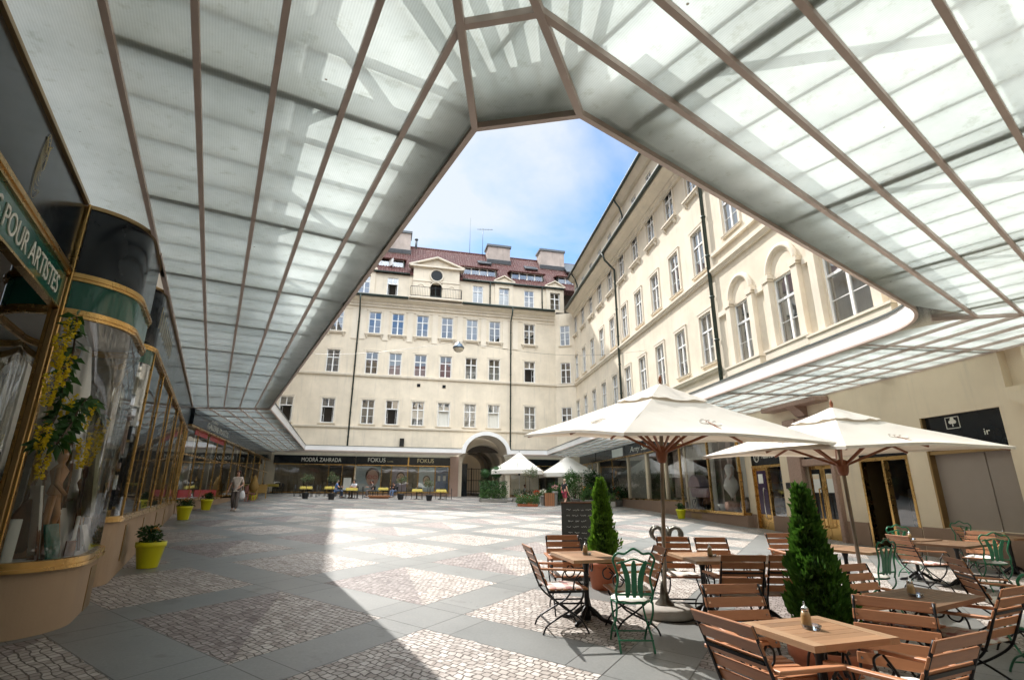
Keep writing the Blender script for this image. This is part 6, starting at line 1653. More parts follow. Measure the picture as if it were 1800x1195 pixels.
um4 = parasol('off-white market parasol at the right over the far café terrace', on(4.45, 42.0), (0,0), R(50), 2.85, 2.2, 3.55, slab=True, valance=.28, name='market_parasol', grp='market parasols by the back wall', wood='iron', polem='white')

# ---------------------------------------------------------------- chalkboard and scroll bollard
p = G(1003, 985); p = on(1.28, 9.9)
cbd = thing('chalkboard', 'tall dark A-board with chalk writing behind the small left table', 'chalkboard', p, R(-6))
for s, nm in ((-1, 'front_board'), (1, 'back_board')):
    mb = MB(); mb.obox((0, s*.19, .63), Vector((.36,0,0)), Vector((0,.012,0)), Vector((0,-s*.15,.63))); mb.build(nm, M['black'], cbd)
M['slatebd'] = mat('chalkboard_slate', (.028,.026,.022), .8, var=.3, scale=6)
for c in cbd.children: c.data.materials[0] = M['slatebd']
mb = MB(); mb.obox((0,0,1.27), Vector((.37,0,0)), Vector((0,.06,0)), Vector((0,0,.012))); mb.build('top_rail', M['wooddk'], cbd)
M['chalk'] = mat('chalk', (.55,.53,.47), .9, var=.1)
mb = MB(); rr = random.Random(5)
for i in range(10):
    zz_ = 1.14-.095*i; x = -.27 + (0 if i not in (2, 4, 7) else .03); y = -.19-.0145-.15*(.63-zz_)/.63
    while x < (.24 if i not in (2, 4, 7) else .05):
        w = rr.uniform(.05,.13); P = []
        for k in range(int(w/.010)):
            P.append((x+.010*k, y-.001, zz_+rr.uniform(-.012,.016)))
        if len(P) > 1: mb.tube(P, .0026, 4)
        x += w+.022
mb.build('chalk_writing', M['chalk'], cbd.children[0])
bo = thing('scroll_bollard', 'weathered metal bollard with curling scroll arms behind the front parasol', 'bollard', on(3.0, 10.6), R(10))
mb = MB(); mb.lathe([(.15,0),(.15,.06),(.10,.10),(.075,.3),(.06,.62),(.075,.66),(.06,.72)], 14); mb.build('post', M['ptmetal'], bo)
for k in range(6):
    a = PI/3*k+.2; c_, s_ = math.cos(a), math.sin(a)
    P = [(.06,.66),(.10,.78),(.19,.83),(.28,.80),(.32,.72),(.29,.64),(.23,.62)]
    mb = MB(); mb.tube(spline([(r_*c_, r_*s_, zz_) for r_, zz_ in P], 4), [.036]*12+[.030]*13, 8); mb.build('scroll_arm', M['ptmetal'], bo)

# ---------------------------------------------------------------- wire and courtyard lamp
lp = ray(806, 611)*24.5 + Vector((0,0,H))
hl = thing('hanging_lamp', 'round street lamp with metal shade hung on a cable across the courtyard', 'lamp', lp)
mb = MB(); mb.lathe([(.03,.30),(.06,.24),(.16,.17),(.25,.04),(.28,-.03),(.26,-.04)], 20); mb.build('shade', mat('lamp_shade_metal', (.10,.14,.18), .3, .4), hl)
mb = MB(); mb.lathe([(.255,-.04),(.22,-.14),(.12,-.21),(.0,-.23)], 20); mb.build('diffuser', mat('lamp_diffuser', (.55,.50,.40), .2, coat=.5), hl)
aR = NC*12.75 + DC*31.2; aR.z = 8.9+H
aL = NE_*-5.9 + DE*38.0; aL.z = 9.4+H
for q, lb in ((aR, 'thin steel cable from the hanging lamp to the sunlit right wing'), (aL, 'thin steel cable from the hanging lamp to the hidden left wing')):
    a = lp+Vector((0,0,.30)); P = [a.lerp(q, i/14)+Vector((0,0,-.5*math.sin(PI*i/14))) for i in range(15)]
    mb = MB(); mb.tube(P, .007, 4); o = mb.build('support_cable', M['iron']); tag(o, lb, 'cable')
# ================================================================ plants
M['conifer'] = leafmat('conifer_foliage', (.02,.07,.010), (.16,.30,.035), .55, .25)
M['conifer2'] = leafmat('dark_conifer_foliage', (.022,.07,.014), (.085,.20,.03), .55, .22)
M['leafd'] = leafmat('dark_leaf', (.012,.04,.012), (.045,.11,.03), .5, .2)
M['leafm'] = leafmat('mid_leaf', (.03,.075,.02), (.09,.17,.05), .5, .3)
M['leafg'] = leafmat('grey_green_leaf', (.06,.085,.045), (.16,.20,.11), .5, .3)
M['flw'] = leafmat('white_flower', (.65,.62,.55), (.80,.76,.70), .6, .2); M['flr'] = leafmat('red_flower', (.45,.02,.02), (.60,.10,.03), .6, .2); M['flp'] = leafmat('pink_flower', (.55,.22,.25), (.70,.40,.42), .6, .2); M['flo'] = leafmat('orange_flower', (.60,.18,.02), (.75,.30,.03), .6, .2)
M['bark'] = mat('bark', (.13,.09,.06), .9, var=.3, scale=20, bump=.4); M['blackpot'] = mat('black_planter', (.012,.012,.013), .5, var=.1); M['wplank'] = wood('planter_wood', (.28,.12,.05), .6, 2); M['stonepot'] = mat('grey_planter', (.20,.19,.17), .8, var=.2, bump=.2)
def pot_mesh(t, r0, r1, h, m, rim=.02, name='pot', n=24):
    mb = MB(); mb.lathe([(r0*.98,0),(r0,.01),(r1*.985,h*.78),(r1*1.0,h*.79),(r1+rim,h*.80),(r1+rim*1.3,h),(r1-.01,h),(r1-.02,h*.92),(.0,h*.91)], n); mb.build(name, m, t)
    mb = MB(); mb.lathe([(r1-.02,h*.905),(.0,h*.93)], 14); mb.build('soil', M['soil'], t)
def conifer(label, base, h, w, z0, seed, potd, m='conifer', lean=(0,0), tp=.62):
    t = thing('potted_conifer', label, 'potted tree', base, 0, 'potted conifers among the tables')
    r0, r1, ph = potd; pot_mesh(t, r0, r1, ph, M['terracotta'])
    rr = random.Random(seed); mb = MB()
    H_ = h-z0
    bul = [(rr.random(), rr.uniform(0, 2*PI), rr.uniform(.10,.30)) for _ in range(34)]
    def rad(f, a):
        b = w*(.42+.58*min(1, f/.16))*(1-f)**tp if f < 1 else 0
        for (ff, aa, k) in bul: b += k*w*1.2*math.exp(-((f-ff)/.055)**2 - ((math.sin((a-aa)/2))/.28)**2)*(1-f)**.75
        return b + .012
    core = MB(); n = 18; vs = []
    for i in range(24):
        f = i/23
        for k in range(n): a = 2*PI*k/n; r_ = rad(f*.98, a)*.56; vs.append((r_*math.cos(a)+lean[0]*f, r_*math.sin(a)+lean[1]*f, z0+H_*f*.97))
    core.add(vs, [(i*n+k, i*n+(k+1)%n, (i+1)*n+(k+1)%n, (i+1)*n+k) for i in range(23) for k in range(n)], True)
    core.build('crown_core', M['leafd'], t)
    for _ in range(int(4200*H_*w/.25)):
        f = rr.random()**1.25; a = rr.uniform(0, 2*PI); r_ = rad(f, a)*(rr.uniform(.60,1.10) if rr.random() < .93 else rr.uniform(1.05,1.35))
        p = Vector((r_*math.cos(a)+lean[0]*f, r_*math.sin(a)+lean[1]*f, z0+H_*f))
        d = Vector((math.cos(a)*rr.uniform(.2,1.0), math.sin(a)*rr.uniform(.2,1.0), rr.uniform(.5,1.5)))
        tang = Vector((-math.sin(a), math.cos(a), rr.uniform(-.5,.5)))
        L_ = rr.uniform(.045,.10); mb.leaf(p, d, L_, L_*.40, 0, tang); 
        if rr.random() < .5:
            mb.leaf(p+d.normalized()*L_*.3, d+tang*.8, L_*.6, L_*.22, 0, d.cross(tang)); mb.leaf(p+d.normalized()*L_*.3, d-tang*.8, L_*.6, L_*.22, 0, d.cross(tang))
    mb.build('crown', M[m], t)
    tk = MB(); tk.tube([(0,0,ph*.8),(0,0,z0+.3)], .022, 7); tk.build('trunk', M['bark'], t)
    return t
q = G(1057,1028); conifer('slim bright potted conifer between the chalkboard and the small left table', on(1.50,9.0), 1.66, .185, .36, 3, (.20,.27,.40), lean=(.0,0), tp=.72)
q = G(1438,1150); conifer('tall dark potted conifer right beside the front table', on(2.56,4.66), 1.62, .208, .42, 8, (.21,.28,.42), 'conifer2', (-.05,.0), .92)

def bush(mb, c, r, n, L_, rr, flat=1.0):
    for _ in range(n):
        d = Vector((rr.gauss(0,1), rr.gauss(0,1), rr.gauss(0,1))).normalized()
        p = Vector(c)+Vector((d.x*r, d.y*r, d.z*r*flat))*rr.uniform(.35,1.0)
        mb.leaf(p, d+Vector((rr.uniform(-.6,.6), rr.uniform(-.6,.6), rr.uniform(-.1,.7))), L_*rr.uniform(.7,1.3), L_*.42, L_*.2)
rq = random.Random(21)
# yellow pots
def ypot(label, base, s=1.0, flowers='flo'):
    t = thing('flower_pot', label, 'flower pot', base, 0, 'yellow flower pots'); pot_mesh(t, .15*s, .21*s, .40*s, M['yellow'], .012)
    mb = MB()
    for k in range(7): bush(mb, (rq.uniform(-.13,.13)*s, rq.uniform(-.13,.13)*s, (.44+rq.uniform(0,.12))*s), .11*s, 60, .075*s, rq)
    mb.build('leaves', M['leafd'], t)
    fm = MB()
    for k in range(3): bush(fm, (rq.uniform(-.1,.1)*s, rq.uniform(-.1,.1)*s, .58*s), .045*s, 14, .04*s, rq)
    fm.build('flowers', M[flowers], t)
    return t
ypot('large bright yellow pot with a bushy plant nearest the rounded vitrine', G(258,997), 1.05)
ypot('second bright yellow pot along the left shop front, at its far corner', G(321,913), 1.12)
ypot('third bright yellow pot along the left shop front, by the gallery glass', G(361,896), 1.12)
ypot('bright yellow pot with grassy plant at the right wing beside the bay window', G(1198,911), 1.1, 'leafm')

# ---------------------------------------------------------------- far left: small stands by the gallery
M['pinkpaint'] = mat('pink_paint', (.50,.20,.18), .5); M['basket'] = wood('wicker', (.45,.28,.08), .7, 0)
def stool(label, base, m, h=.45, rz=0, back=True):
    t = thing('small_chair', label, 'chair', base, rz); mb = MB(); mb.box(-.2,.2,-.2,.2,h-.03,h); mb.build('seat', M[m], t)
    for sx in (-.18,.18):
        for sy in (-.18,.18):
            mb = MB(); mb.bar((sx,sy,0), (sx*.9,sy*.9,h-.03), .035, .035); mb.build('leg', M[m], t)
    if back:
        mb = MB()
        for sx in (-.18,0,.18): mb.bar((sx,.19,h), (sx,.23,h+.45), .03, .03)
        mb.bar((-.2,.23,h+.44), (.2,.23,h+.44), .05, .04); mb.build('backrest', M[m], t)
    return t
stool('small pink painted chair standing outside behind the walking woman', on(-15.3,31.4), 'pinkpaint', .45, 2.4)
tb = MB(); tb.box(-.28,.28,-.2,.2,.35,.85); tb.box(-.3,.3,-.22,.22,.85,.9)
for sx in (-.25,.25):
    for sy in (-.17,.17): tb.box(sx-.03,sx+.03,sy-.03,sy+.03,0,.35)
o = tb.build('wicker_stand', M['basket'], None, on(-16.3,35.0), .4); tag(o, 'yellow wicker stand on legs near the pink chair', 'stand')
tb = MB(); tb.box(-.2,.2,-.2,.2,.0,.5); tb.lathe([(.2,.5),(.3,.8),(.12,1.3),(.02,1.5)], 10); o = tb.build('wicker_figure', M['basket'], None, on(-16.1,33.4), .2); tag(o, 'tall yellow wicker basket behind the pink chair', 'basket')
o = copy_tree(bpy.data.objects['flower_pot'], None, on(-15.7,32.6), 0, 'small yellow pot under the pink chair by the gallery'); o.scale = (.9,.9,.7)

# ---------------------------------------------------------------- far left café terrace by the back wall
M['cafechair'] = mat('dark_cafe_chair', (.03,.03,.028), .6, var=.2)
cm = MB(); cm.box(-.22,.22,-.2,.2,.43,.47); cm.box(-.22,.22,.18,.21,.55,.85)
for sx in (-.2,.2):
    cm.bar((sx,-.18,0),(sx,-.18,.45),.03,.03); cm.bar((sx,.22,0),(sx,.2,.85),.03,.03)
cme = cm.mesh('terrace_chair'); cme.materials.append(M['cafechair'])
tm = MB(); tm.box(-.36,.36,-.36,.36,.72,.745); tm.lathe([(.03,.02),(.03,.72)], 8)
for k in range(4): a = PI/4+k*PI/2; tm.bar((0,0,.06), (.3*math.cos(a),.3*math.sin(a),.015), .04, .03)
tme = tm.mesh('terrace_table'); tme.materials.append(M['cafechair'])
cl = MB(); nn = 10; vs = []
for i in range(nn+1):
    for j in range(nn+1):
        x, y = -.46+.92*i/nn, -.46+.92*j/nn; ov = max(abs(x), abs(y))-.37
        zz_ = .75 if ov <= 0 else .75-ov*2.2
        kx = .37+(.02 if ov > 0 else 0)
        vs.append((max(-kx-.02, min(kx+.02, x)), max(-kx-.02, min(kx+.02, y)), zz_+(.012*math.sin(i*2.1+j) if ov > 0 else 0)))
cl.add(vs, [(i*(nn+1)+j, (i+1)*(nn+1)+j, (i+1)*(nn+1)+j+1, i*(nn+1)+j+1) for i in range(nn) for j in range(nn)], True)
cle = cl.mesh('tablecloth'); cle.materials.append(M['yellowcloth'])
def plainobj(me, name, base, rz, label, cat, group=None):
    o = bpy.data.objects.new(name, me); COL.objects.link(o); o.location = base; o.rotation_euler = (0,0,rz); return tag(o, label, cat, group)
row = [('at the far left end of the terrace', -19.6, 43.9), ('second from the left end, behind an olive planter', -15.2, 39.6), ('third from the left end, under the café sign', -14.0, 41.4), ('in front of the seated person in blue', -11.6, 38.9), ('before the poster of a smiling face', -10.2, 42.6), ('between the two poster doors', -7.2, 40.9), ('at the right end, by the stone pier', -5.5, 41.9)]
for i, (ds, x, y) in enumerate(row):
    plainobj(tme, 'terrace_table', on(x,y), .2, 'cloth covered table '+ds, 'table', 'terrace tables by the back wall')
    plainobj(cle, 'tablecloth', on(x,y), .2, 'yellow cloth on the table '+ds, 'tablecloth', 'yellow tablecloths')
    for k, (dx, dy, r_, side) in enumerate(((-.62,.05,PI/2,'left'), (.62,-.05,-PI/2,'right'), (.05,.62,0,'far'))):
        plainobj(cme, 'terrace_chair', on(x+dx,y+dy), r_+.15+PI*(0), 'dark chair %s of the table %s' % ('behind' if side=='far' else side, ds), 'chair', 'dark terrace chairs')
def olive(label, base, h, sp=.42, potm='blackpot', pr=(.18,.24,.42), m='leafg', grp='olive trees in black planters', n=420):
    t = thing('potted_olive_tree', label, 'potted tree', base, 0, grp); pot_mesh(t, pr[0], pr[1], pr[2], M[potm])
    mb = MB(); mb.tube([(0,0,pr[2]*.8),(.02,.01,h*.5),(0,0,h*.72)], [.025,.02,.015], 6)
    for k in range(7): a = k*.9; mb.tube([(0,0,h*.66), (sp*.6*math.cos(a), sp*.6*math.sin(a), h*.82+.1*math.sin(k))], [.012,.005], 5)
    mb.build('trunk', M['bark'], t); lf = MB()
    for k in range(9): 
        a = rq.uniform(0,2*PI); bush(lf, (sp*.55*math.cos(a), sp*.55*math.sin(a), h*.80+rq.uniform(-.18,.22)), sp*.42, n//9, .10, rq)
    lf.build('crown', M[m], t); return t
olive('leftmost olive tree in a black planter in front of the café terrace', G(536,876), 1.75)
olive('olive tree in a black planter in front of the seated person in blue', G(582,878), 1.85)
olive('olive tree in a black planter before the mauve poster', G(704,878), 1.7)
olive('rightmost olive tree in a black planter near the stone pier', G(754,880), 1.55)
# low wooden platform
mb = MB(); mb.box(-.8,.8,-.5,.5,.12,.22); mb.box(-.7,.7,-.4,.4,.0,.12); o = mb.build('wooden_platform', M['wplank'], None, on(-10.0,40.6), .2); tag(o, 'low wooden platform beside the figure in a dark jacket', 'platform')

# ---------------------------------------------------------------- planting round the arch terrace
def planter(name, label, base, L_, W_, h, m, rz=0, cat='planter'):
    t = thing(name, label, cat, base, rz); mb = MB(); mb.box(-L_/2,L_/2,-W_/2,W_/2,0,h); mb.build('box', M[m], t, bevel=.02); return t
def foliage_box(t, L_, W_, z0, z1, n, m, L2=.10, name='foliage'):
    mb = MB()
    for _ in range(n):
        p = Vector((rq.uniform(-L_/2,L_/2), rq.uniform(-W_/2,W_/2), rq.uniform(z0,z1)+.12*math.sin(9*rq.random())))
        mb.leaf(p, (rq.uniform(-1,1), rq.uniform(-1,1), rq.uniform(.1,1.3)), L2*rq.uniform(.6,1.4), L2*.35, L2*.2)
    mb.build(name, M[m], t)
h1 = planter('hedge_planter', 'long low hedge planter by the arch, under the round topiaries', on(-1.35,39.9), 2.0, 1.0, .25, 'stonepot', .15); foliage_box(h1, 2.0, 1.2, .2, .8, 1400, 'leafm', .15); foliage_box(h1, 2.0, 1.0, .7, 1.4, 1300, 'leafd', .15, 'upper_foliage')
def topiary(label, base, h, r_):
    t = thing('topiary', label, 'topiary', base, 0, 'round topiaries by the arch'); pot_mesh(t, .2, .26, .4, M['stonepot']); mb = MB(); mb.tube([(0,0,.3),(0,0,h-r_)], .03, 6); mb.build('trunk', M['bark'], t)
    mb = MB()
    mb.lathe([(r_*.8*math.sin(PI*i/10)+.001, h-r_*.8*math.cos(PI*i/10)) for i in range(11)], 14); mb.build('crown_core', M['leafd'], t)
    mb = MB(); bush(mb, (0,0,h), r_, 900, .09, rq); mb.build('crown', M['leafd'], t); return t
topiary('smaller round topiary left beside the arched passage', on(-2.05,41.3), 2.05, .36); topiary('larger round topiary right beside the arched passage', on(-1.15,41.0), 2.15, .54)
h2 = planter('hedge_planter', 'long hedge planter in front of the diners under the market parasols', on(2.2,41.0), 4.2, .6, .35, 'stonepot', .1); foliage_box(h2, 4.2, .7, .3, .85, 1300, 'leafd', .12)
olive('slender olive tree with thin trunk in front of the left market parasol', on(1.3,38.2), 2.75, .66, 'terracotta', (.2,.26,.4), 'leafg', None, 600)
h3 = planter('flower_trough', 'row of terracotta troughs full of mixed flowers in front of the thin olive tree', on(1.05,34.8), 1.3, .45, .16, 'terracotta', .08); foliage_box(h3, 1.45, .8, .12, .58, 1500, 'leafm', .13); foliage_box(h3, 1.3, .6, .45, .65, 70, 'flr', .08, 'red_flowers'); foliage_box(h3, 1.3, .6, .45, .7, 70, 'flw', .08, 'white_flowers')
def bouquet(label, base, h, m):
    t = thing('flower_bucket', label, 'flower bucket', base, 0, 'flower buckets of the florist'); pot_mesh(t, .14, .18, h, M['stonepot']); mb = MB(); bush(mb, (0,0,h+.15), .22, 90, .12, rq, .7); mb.build('leaves', M['leafm'], t); mb = MB(); bush(mb, (0,0,h+.28), .22, 110, .09, rq, .6); mb.build('flowers', M[m], t); return t
bouquet('flower bucket with red blooms beside the wooden crate', on(1.75,37.2), .55, 'flr'); bouquet('flower bucket with white blooms beside the wooden crate', on(2.2,37.0), .65, 'flw'); bouquet('flower bucket with pink blooms on the ground right of the wooden crate', on(3.05,37.3), .95, 'flp')
cr = thing('wooden_crate', 'upright slatted wooden crate at the florist stand', 'crate', on(2.55,36.2), .1)
for k in range(5): mb = MB(); mb.box(-.32+.13*k, -.22+.13*k, -.3, -.27, 0, .85); mb.build('slat', M['wplank'], cr)
mb = MB(); mb.box(-.33,.33,-.269,.3,.0,.82); mb.build('body', M['wooddk'], cr)
def shrub(label, base, h, r_, m, fl=None, nfl=60, name='flowering_shrub', L2=.14, n=900):
    t = thing(name, label, 'shrub', base, 0); pot_mesh(t, .25, .32, .42, M['stonepot']); mb = MB()
    for k in range(12): bush(mb, (rq.uniform(-.6,.6)*r_, rq.uniform(-.6,.6)*r_, .5+(h-.6)*rq.random()), r_*.5, n//12, L2, rq)
    mb.build('foliage', M[m], t); mb = MB(); mb.tube([(0,0,.3),(0,0,h*.7)], .04, 6); mb.build('stem', M['bark'], t)
    if fl: 
        mb = MB()
        for k in range(nfl//6): bush(mb, (rq.uniform(-1,1)*r_, rq.uniform(-1,1)*r_, h*.55+h*.45*rq.random()), .09, 9, .11, rq)
        mb.build('flowers', M[fl], t)
    return t
shrub('round dark green shrub left of the man in the black shirt', on(3.45,38.4), 1.45, .85, 'leafd', None, 0, 'round_shrub', .15, 2200)
shrub('tall oleander with white flowers behind the man in the black shirt', on(4.7,39.4), 2.3, .9, 'leafm', 'flw', 90, 'flowering_shrub', .15, 2000)
shrub('tall leafy shrub right of the white oleander', on(6.2,40.0), 2.4, .85, 'leafd', None, 0, 'leafy_shrub', .15, 2000); shrub('shrub with an orange bloom near the slim conifer', on(5.5,38.0), 1.3, .55, 'leafm', 'flo', 18)
shrub('dark leafy plant in front of the far right shop glass', on(8.6,42.2), 1.9, .7, 'leafd', None, 0, 'potted_shrub'); shrub('low dark plant in a pot by the white blind', on(7.9,39.0), 1.3, .6, 'leafd', 'flr', 12, 'potted_shrub')
for i, (x, y, lb) in enumerate(((7.0,37.6,'long low stone planter beside the brown plinth of the right wing'), )):
    h4 = planter('stone_planter', lb, on(x,y), 1.6, .5, .35, 'concrete', 1.4); foliage_box(h4, 1.5, .5, .35, .8, 260, 'leafm', .14)
# tables of the arch terrace
for x, y, ds in ((1.6,42.6,'left'), (3.6,42.9,'middle'), (5.4,42.6,'right')):
    plainobj(tme, 'terrace_table', on(x,y), .1, 'dark bare table under the market parasols, the %s one' % ds, 'table', 'tables under the market parasols')
    plainobj(cme, 'terrace_chair', on(x-.6,y), PI/2, 'dark chair left of the %s table under the market parasols' % ds, 'chair', 'dark terrace chairs'); plainobj(cme, 'terrace_chair', on(x+.6,y), -PI/2, 'dark chair right of the %s table under the market parasols' % ds, 'chair', 'dark terrace chairs')

# ================================================================ people
M['skin'] = mat('skin', (.52,.29,.20), .55, var=.06, scale=8); M['hairb'] = mat('auburn_hair', (.10,.035,.018), .55, var=.2, scale=40); M['hairg'] = mat('fair_hair', (.34,.25,.17), .6, var=.2, scale=40); M['haird'] = mat('dark_hair', (.018,.013,.011), .5, var=.2, scale=40)
M['blouse'] = mat('patterned_pale_blouse', (.55,.48,.42), .85, var=.45, scale=38); M['greytr'] = mat('grey_brown_trousers', (.115,.095,.085), .85, var=.15, scale=6); M['blackt'] = mat('black_shirt_cloth', (.012,.012,.014), .85); M['redsh'] = mat('red_shorts', (.40,.06,.09), .85, var=.1); M['bluesh'] = mat('blue_shirt_cloth', (.10,.20,.42), .85, var=.1); M['jeans'] = mat('blue_jeans', (.09,.13,.22), .85, var=.15, scale=9); M['whitesh'] = mat('white_shirt_cloth', (.62,.62,.66), .85, var=.06); M['shoe'] = mat('dark_shoes', (.03,.025,.022), .6); M['shoel'] = mat('light_shoes', (.35,.28,.22), .6); M['eye'] = mat('eye', (.02,.015,.012), .2); M['lip'] = mat('lips', (.40,.13,.11), .5); M['bagw'] = mat('white_plastic_bag', (.62,.62,.62), .4, var=.1, scale=6, bump=.4, bscale=14)
def skin_obj(name, m, t, joints, edges, root, sub=2):
    names = list(joints); idx = {k: i for i, k in enumerate(names)}
    me = bpy.data.meshes.new(name); me.from_pydata([joints[k][0] for k in names], [(idx[a], idx[b]) for a, b in edges], []); me.materials.append(m)
    o = bpy.data.objects.new(name, me); COL.objects.link(o); o.parent = t
    s = o.modifiers.new('skin', 'SKIN'); s.use_smooth_shade = True
    if not me.skin_vertices: me.attributes.new
    sv = me.skin_vertices[0].data if me.skin_vertices else None
    if sv:
        for k in names:
            r_ = joints[k][1]; sv[idx[k]].radius = (r_, r_) if not isinstance(r_, tuple) else r_; sv[idx[k]].use_root = (k == root)
    u = o.modifiers.new('subsurf', 'SUBSURF'); u.levels = sub; u.render_levels = sub
    return o
def person(label, base, rz, J, sleeve, legs, colors, hair, extra=None, group=None):
    """J: joints; colors: shirt, trousers, shoes; sleeve 0..1 of the upper arm (2 = long), legs 'long' or 'short'"""
    t = thing('person', label, 'person', base, rz, group)
    Jv = {k: Vector(v) for k, v in J.items()}
    jt = {}; ed = []
    def add(k, p, r_): jt[k] = (Vector(p), r_)
    add('pelvis', Jv['pelvis'], .105); add('waist', Jv['pelvis'].lerp(Jv['chest'], .45), .105); add('chest', Jv['chest'], .125); add('neck0', Jv['neck'], .055); add('neck1', Jv['neck'].lerp(Jv['head'], .35), .05)
    add('head', Jv['head'], .085); up_ = (Jv['head']-Jv['neck']).normalized(); add('crown', Jv['head']+up_*.085, .068); fd = Vector(J.get('look', (0,1,0))).normalized(); add('nose', Jv['head']+fd*.10-up_*.015, .014)
    ed += [('pelvis','waist'),('waist','chest'),('chest','neck0'),('neck0','neck1'),('neck1','head'),('head','crown'),('head','nose')]
    for s in ('l','r'):
        add('sh'+s, Jv['sh'+s], .055); add('el'+s, Jv['el'+s], .040); add('wr'+s, Jv['wr'+s], .026)
        d = (Jv['wr'+s]-Jv['el'+s]).normalized(); add('pa'+s, Jv['wr'+s]+d*.075, .030)
        ed += [('chest','sh'+s),('sh'+s,'el'+s),('el'+s,'wr'+s),('wr'+s,'pa'+s)]
        sd = d.cross(Vector((0,1,0))) if abs(d.y) < .9 else d.cross(Vector((1,0,0))); sd = Vector((0,1,0)) - d*d.y; sd = sd.normalized() if sd.length > .1 else Vector((1,0,0)); cu = d.cross(sd)
        for f in range(4):
            b = Jv['wr'+s]+d*.09+sd*(.024-.016*f); l_ = (.070,.080,.075,.058)[f]
            add('f%d'%f+s, b+d*l_*.5+cu*.008, .0095); add('g%d'%f+s, b+d*l_+cu*.026, .008); ed += [('pa'+s,'f%d'%f+s),('f%d'%f+s,'g%d'%f+s)]
        add('t0'+s, Jv['wr'+s]+d*.05+sd*.042, .011); add('t1'+s, Jv['wr'+s]+d*.085+sd*.055+cu*.01, .009); ed += [('pa'+s,'t0'+s),('t0'+s,'t1'+s)]
        add('hi'+s, Jv['hi'+s], .088); add('kn'+s, Jv['kn'+s], .058); add('an'+s, Jv['an'+s], .038); add('to'+s, Jv['to'+s], .030); ed += [('pelvis','hi'+s),('hi'+s,'kn'+s),('kn'+s,'an'+s),('an'+s,'to'+s)]
    skin_obj('body', M['skin'], t, jt, ed, 'pelvis')
    sh = {k: (jt[k][0], jt[k][1]+.018) for k in ('pelvis','waist','chest')}; sh['neck0'] = (jt['neck0'][0]-Vector((0,0,.02)), .07); se = [('pelvis','waist'),('waist','chest'),('chest','neck0')]
    sh['hem'] = (jt['pelvis'][0]-Vector((0,0,.08)), .125); se.append(('pelvis','hem'))
    for s in ('l','r'):
        sh['sh'+s] = (jt['sh'+s][0], .072); a, b = jt['sh'+s][0], jt['el'+s][0]
        if sleeve > 0: sh['sl'+s] = (a.lerp(b, min(1, sleeve)), .058); se += [('chest','sh'+s),('sh'+s,'sl'+s)]
        else: se += [('chest','sh'+s)]
        if sleeve > 1: sh['cf'+s] = (jt['wr'+s][0], .040); se.append(('sl'+s,'cf'+s))
    skin_obj('shirt', M[colors[0]], t, sh, se, 'pelvis')
    tr = {'pelvis': (jt['pelvis'][0], .118)}; te = []
    for s in ('l','r'):
        tr['hi'+s] = (jt['hi'+s][0], .105); te.append(('pelvis','hi'+s))
        if legs == 'long': tr['kn'+s] = (jt['kn'+s][0], .082); tr['an'+s] = (jt['an'+s][0]+Vector((0,0,.02)), .072); te += [('hi'+s,'kn'+s),('kn'+s,'an'+s)]
        else: tr['kn'+s] = (jt['hi'+s][0].lerp(jt['kn'+s][0], .85), .088); te += [('hi'+s,'kn'+s)]
    skin_obj('trousers' if legs == 'long' else 'shorts', M[colors[1]], t, tr, te, 'pelvis')
    for s in ('l','r'):
        a, b = jt['an'+s][0], jt['to'+s][0]; d = (b-a); d.z = 0; d = d.normalized() if d.length > .01 else Vector((0,1,0)); zf = min(a.z, b.z)
        mb = MB(); c = Vector((a.x,a.y,0))+d*.075; n = 12; vs = []
        for (zz_, k) in ((b.z-.035,1.0),(b.z+.0,1.02),(b.z+.035,.75),(b.z+.05,.3)):
            for i in range(n):
                an = 2*PI*i/n; q = c + d*(.135*math.cos(an)*k) + Vector((-d.y,d.x,0))*(.048*math.sin(an)*k); vs.append((q.x,q.y,zz_))
        mb.add(vs, [tuple(range(n-1,-1,-1)), tuple(range(3*n,4*n))]+[(j*n+i, j*n+(i+1)%n, (j+1)*n+(i+1)%n, (j+1)*n+i) for j in range(3) for i in range(n)], True); mb.build('shoe', M[colors[2]], t)
    # hair, eyes and mouth
    hd = jt['head'][0]; rtv = fd.cross(up_).normalized(); mb = MB(); n = 16; vs = []
    for i in range(9):
        ph = PI*.62*i/8
        for k in range(n):
            a = 2*PI*k/n; back_ = max(0, -math.cos(a)); r_ = .108+.012*back_
            zc = math.cos(ph*(1+.35*back_)); xs = math.sin(ph*(1+.35*back_))
            if math.cos(a) > .3 and i > 4: xs = math.sin(PI*.62*4/8); zc = math.cos(PI*.62*4/8)+.0
            vs.append(hd + up_*(.045+zc*.105) + fd*(xs*math.cos(a)*r_-.012) + rtv*(xs*math.sin(a)*r_*.92))
    mb.add(vs, [(j*n+i, j*n+(i+1)%n, (j+1)*n+(i+1)%n, (j+1)*n+i) for j in range(8) for i in range(n)], True); mb.build('hair', M[hair], t)
    for s in (-1, 1):
        mb = MB(); c = hd+fd*.080+rtv*s*.032+up_*.012; mb.lathe([(.0,-.011),(.011,0),(.0,.011)], 8, tuple(c)); mb.build('eye', M['eye'], t)
    mb = MB(); mb.obox(hd+fd*.082-up_*.045, rtv*.024, fd*.006, up_*.006); mb.build('mouth', M['lip'], t)
    return t
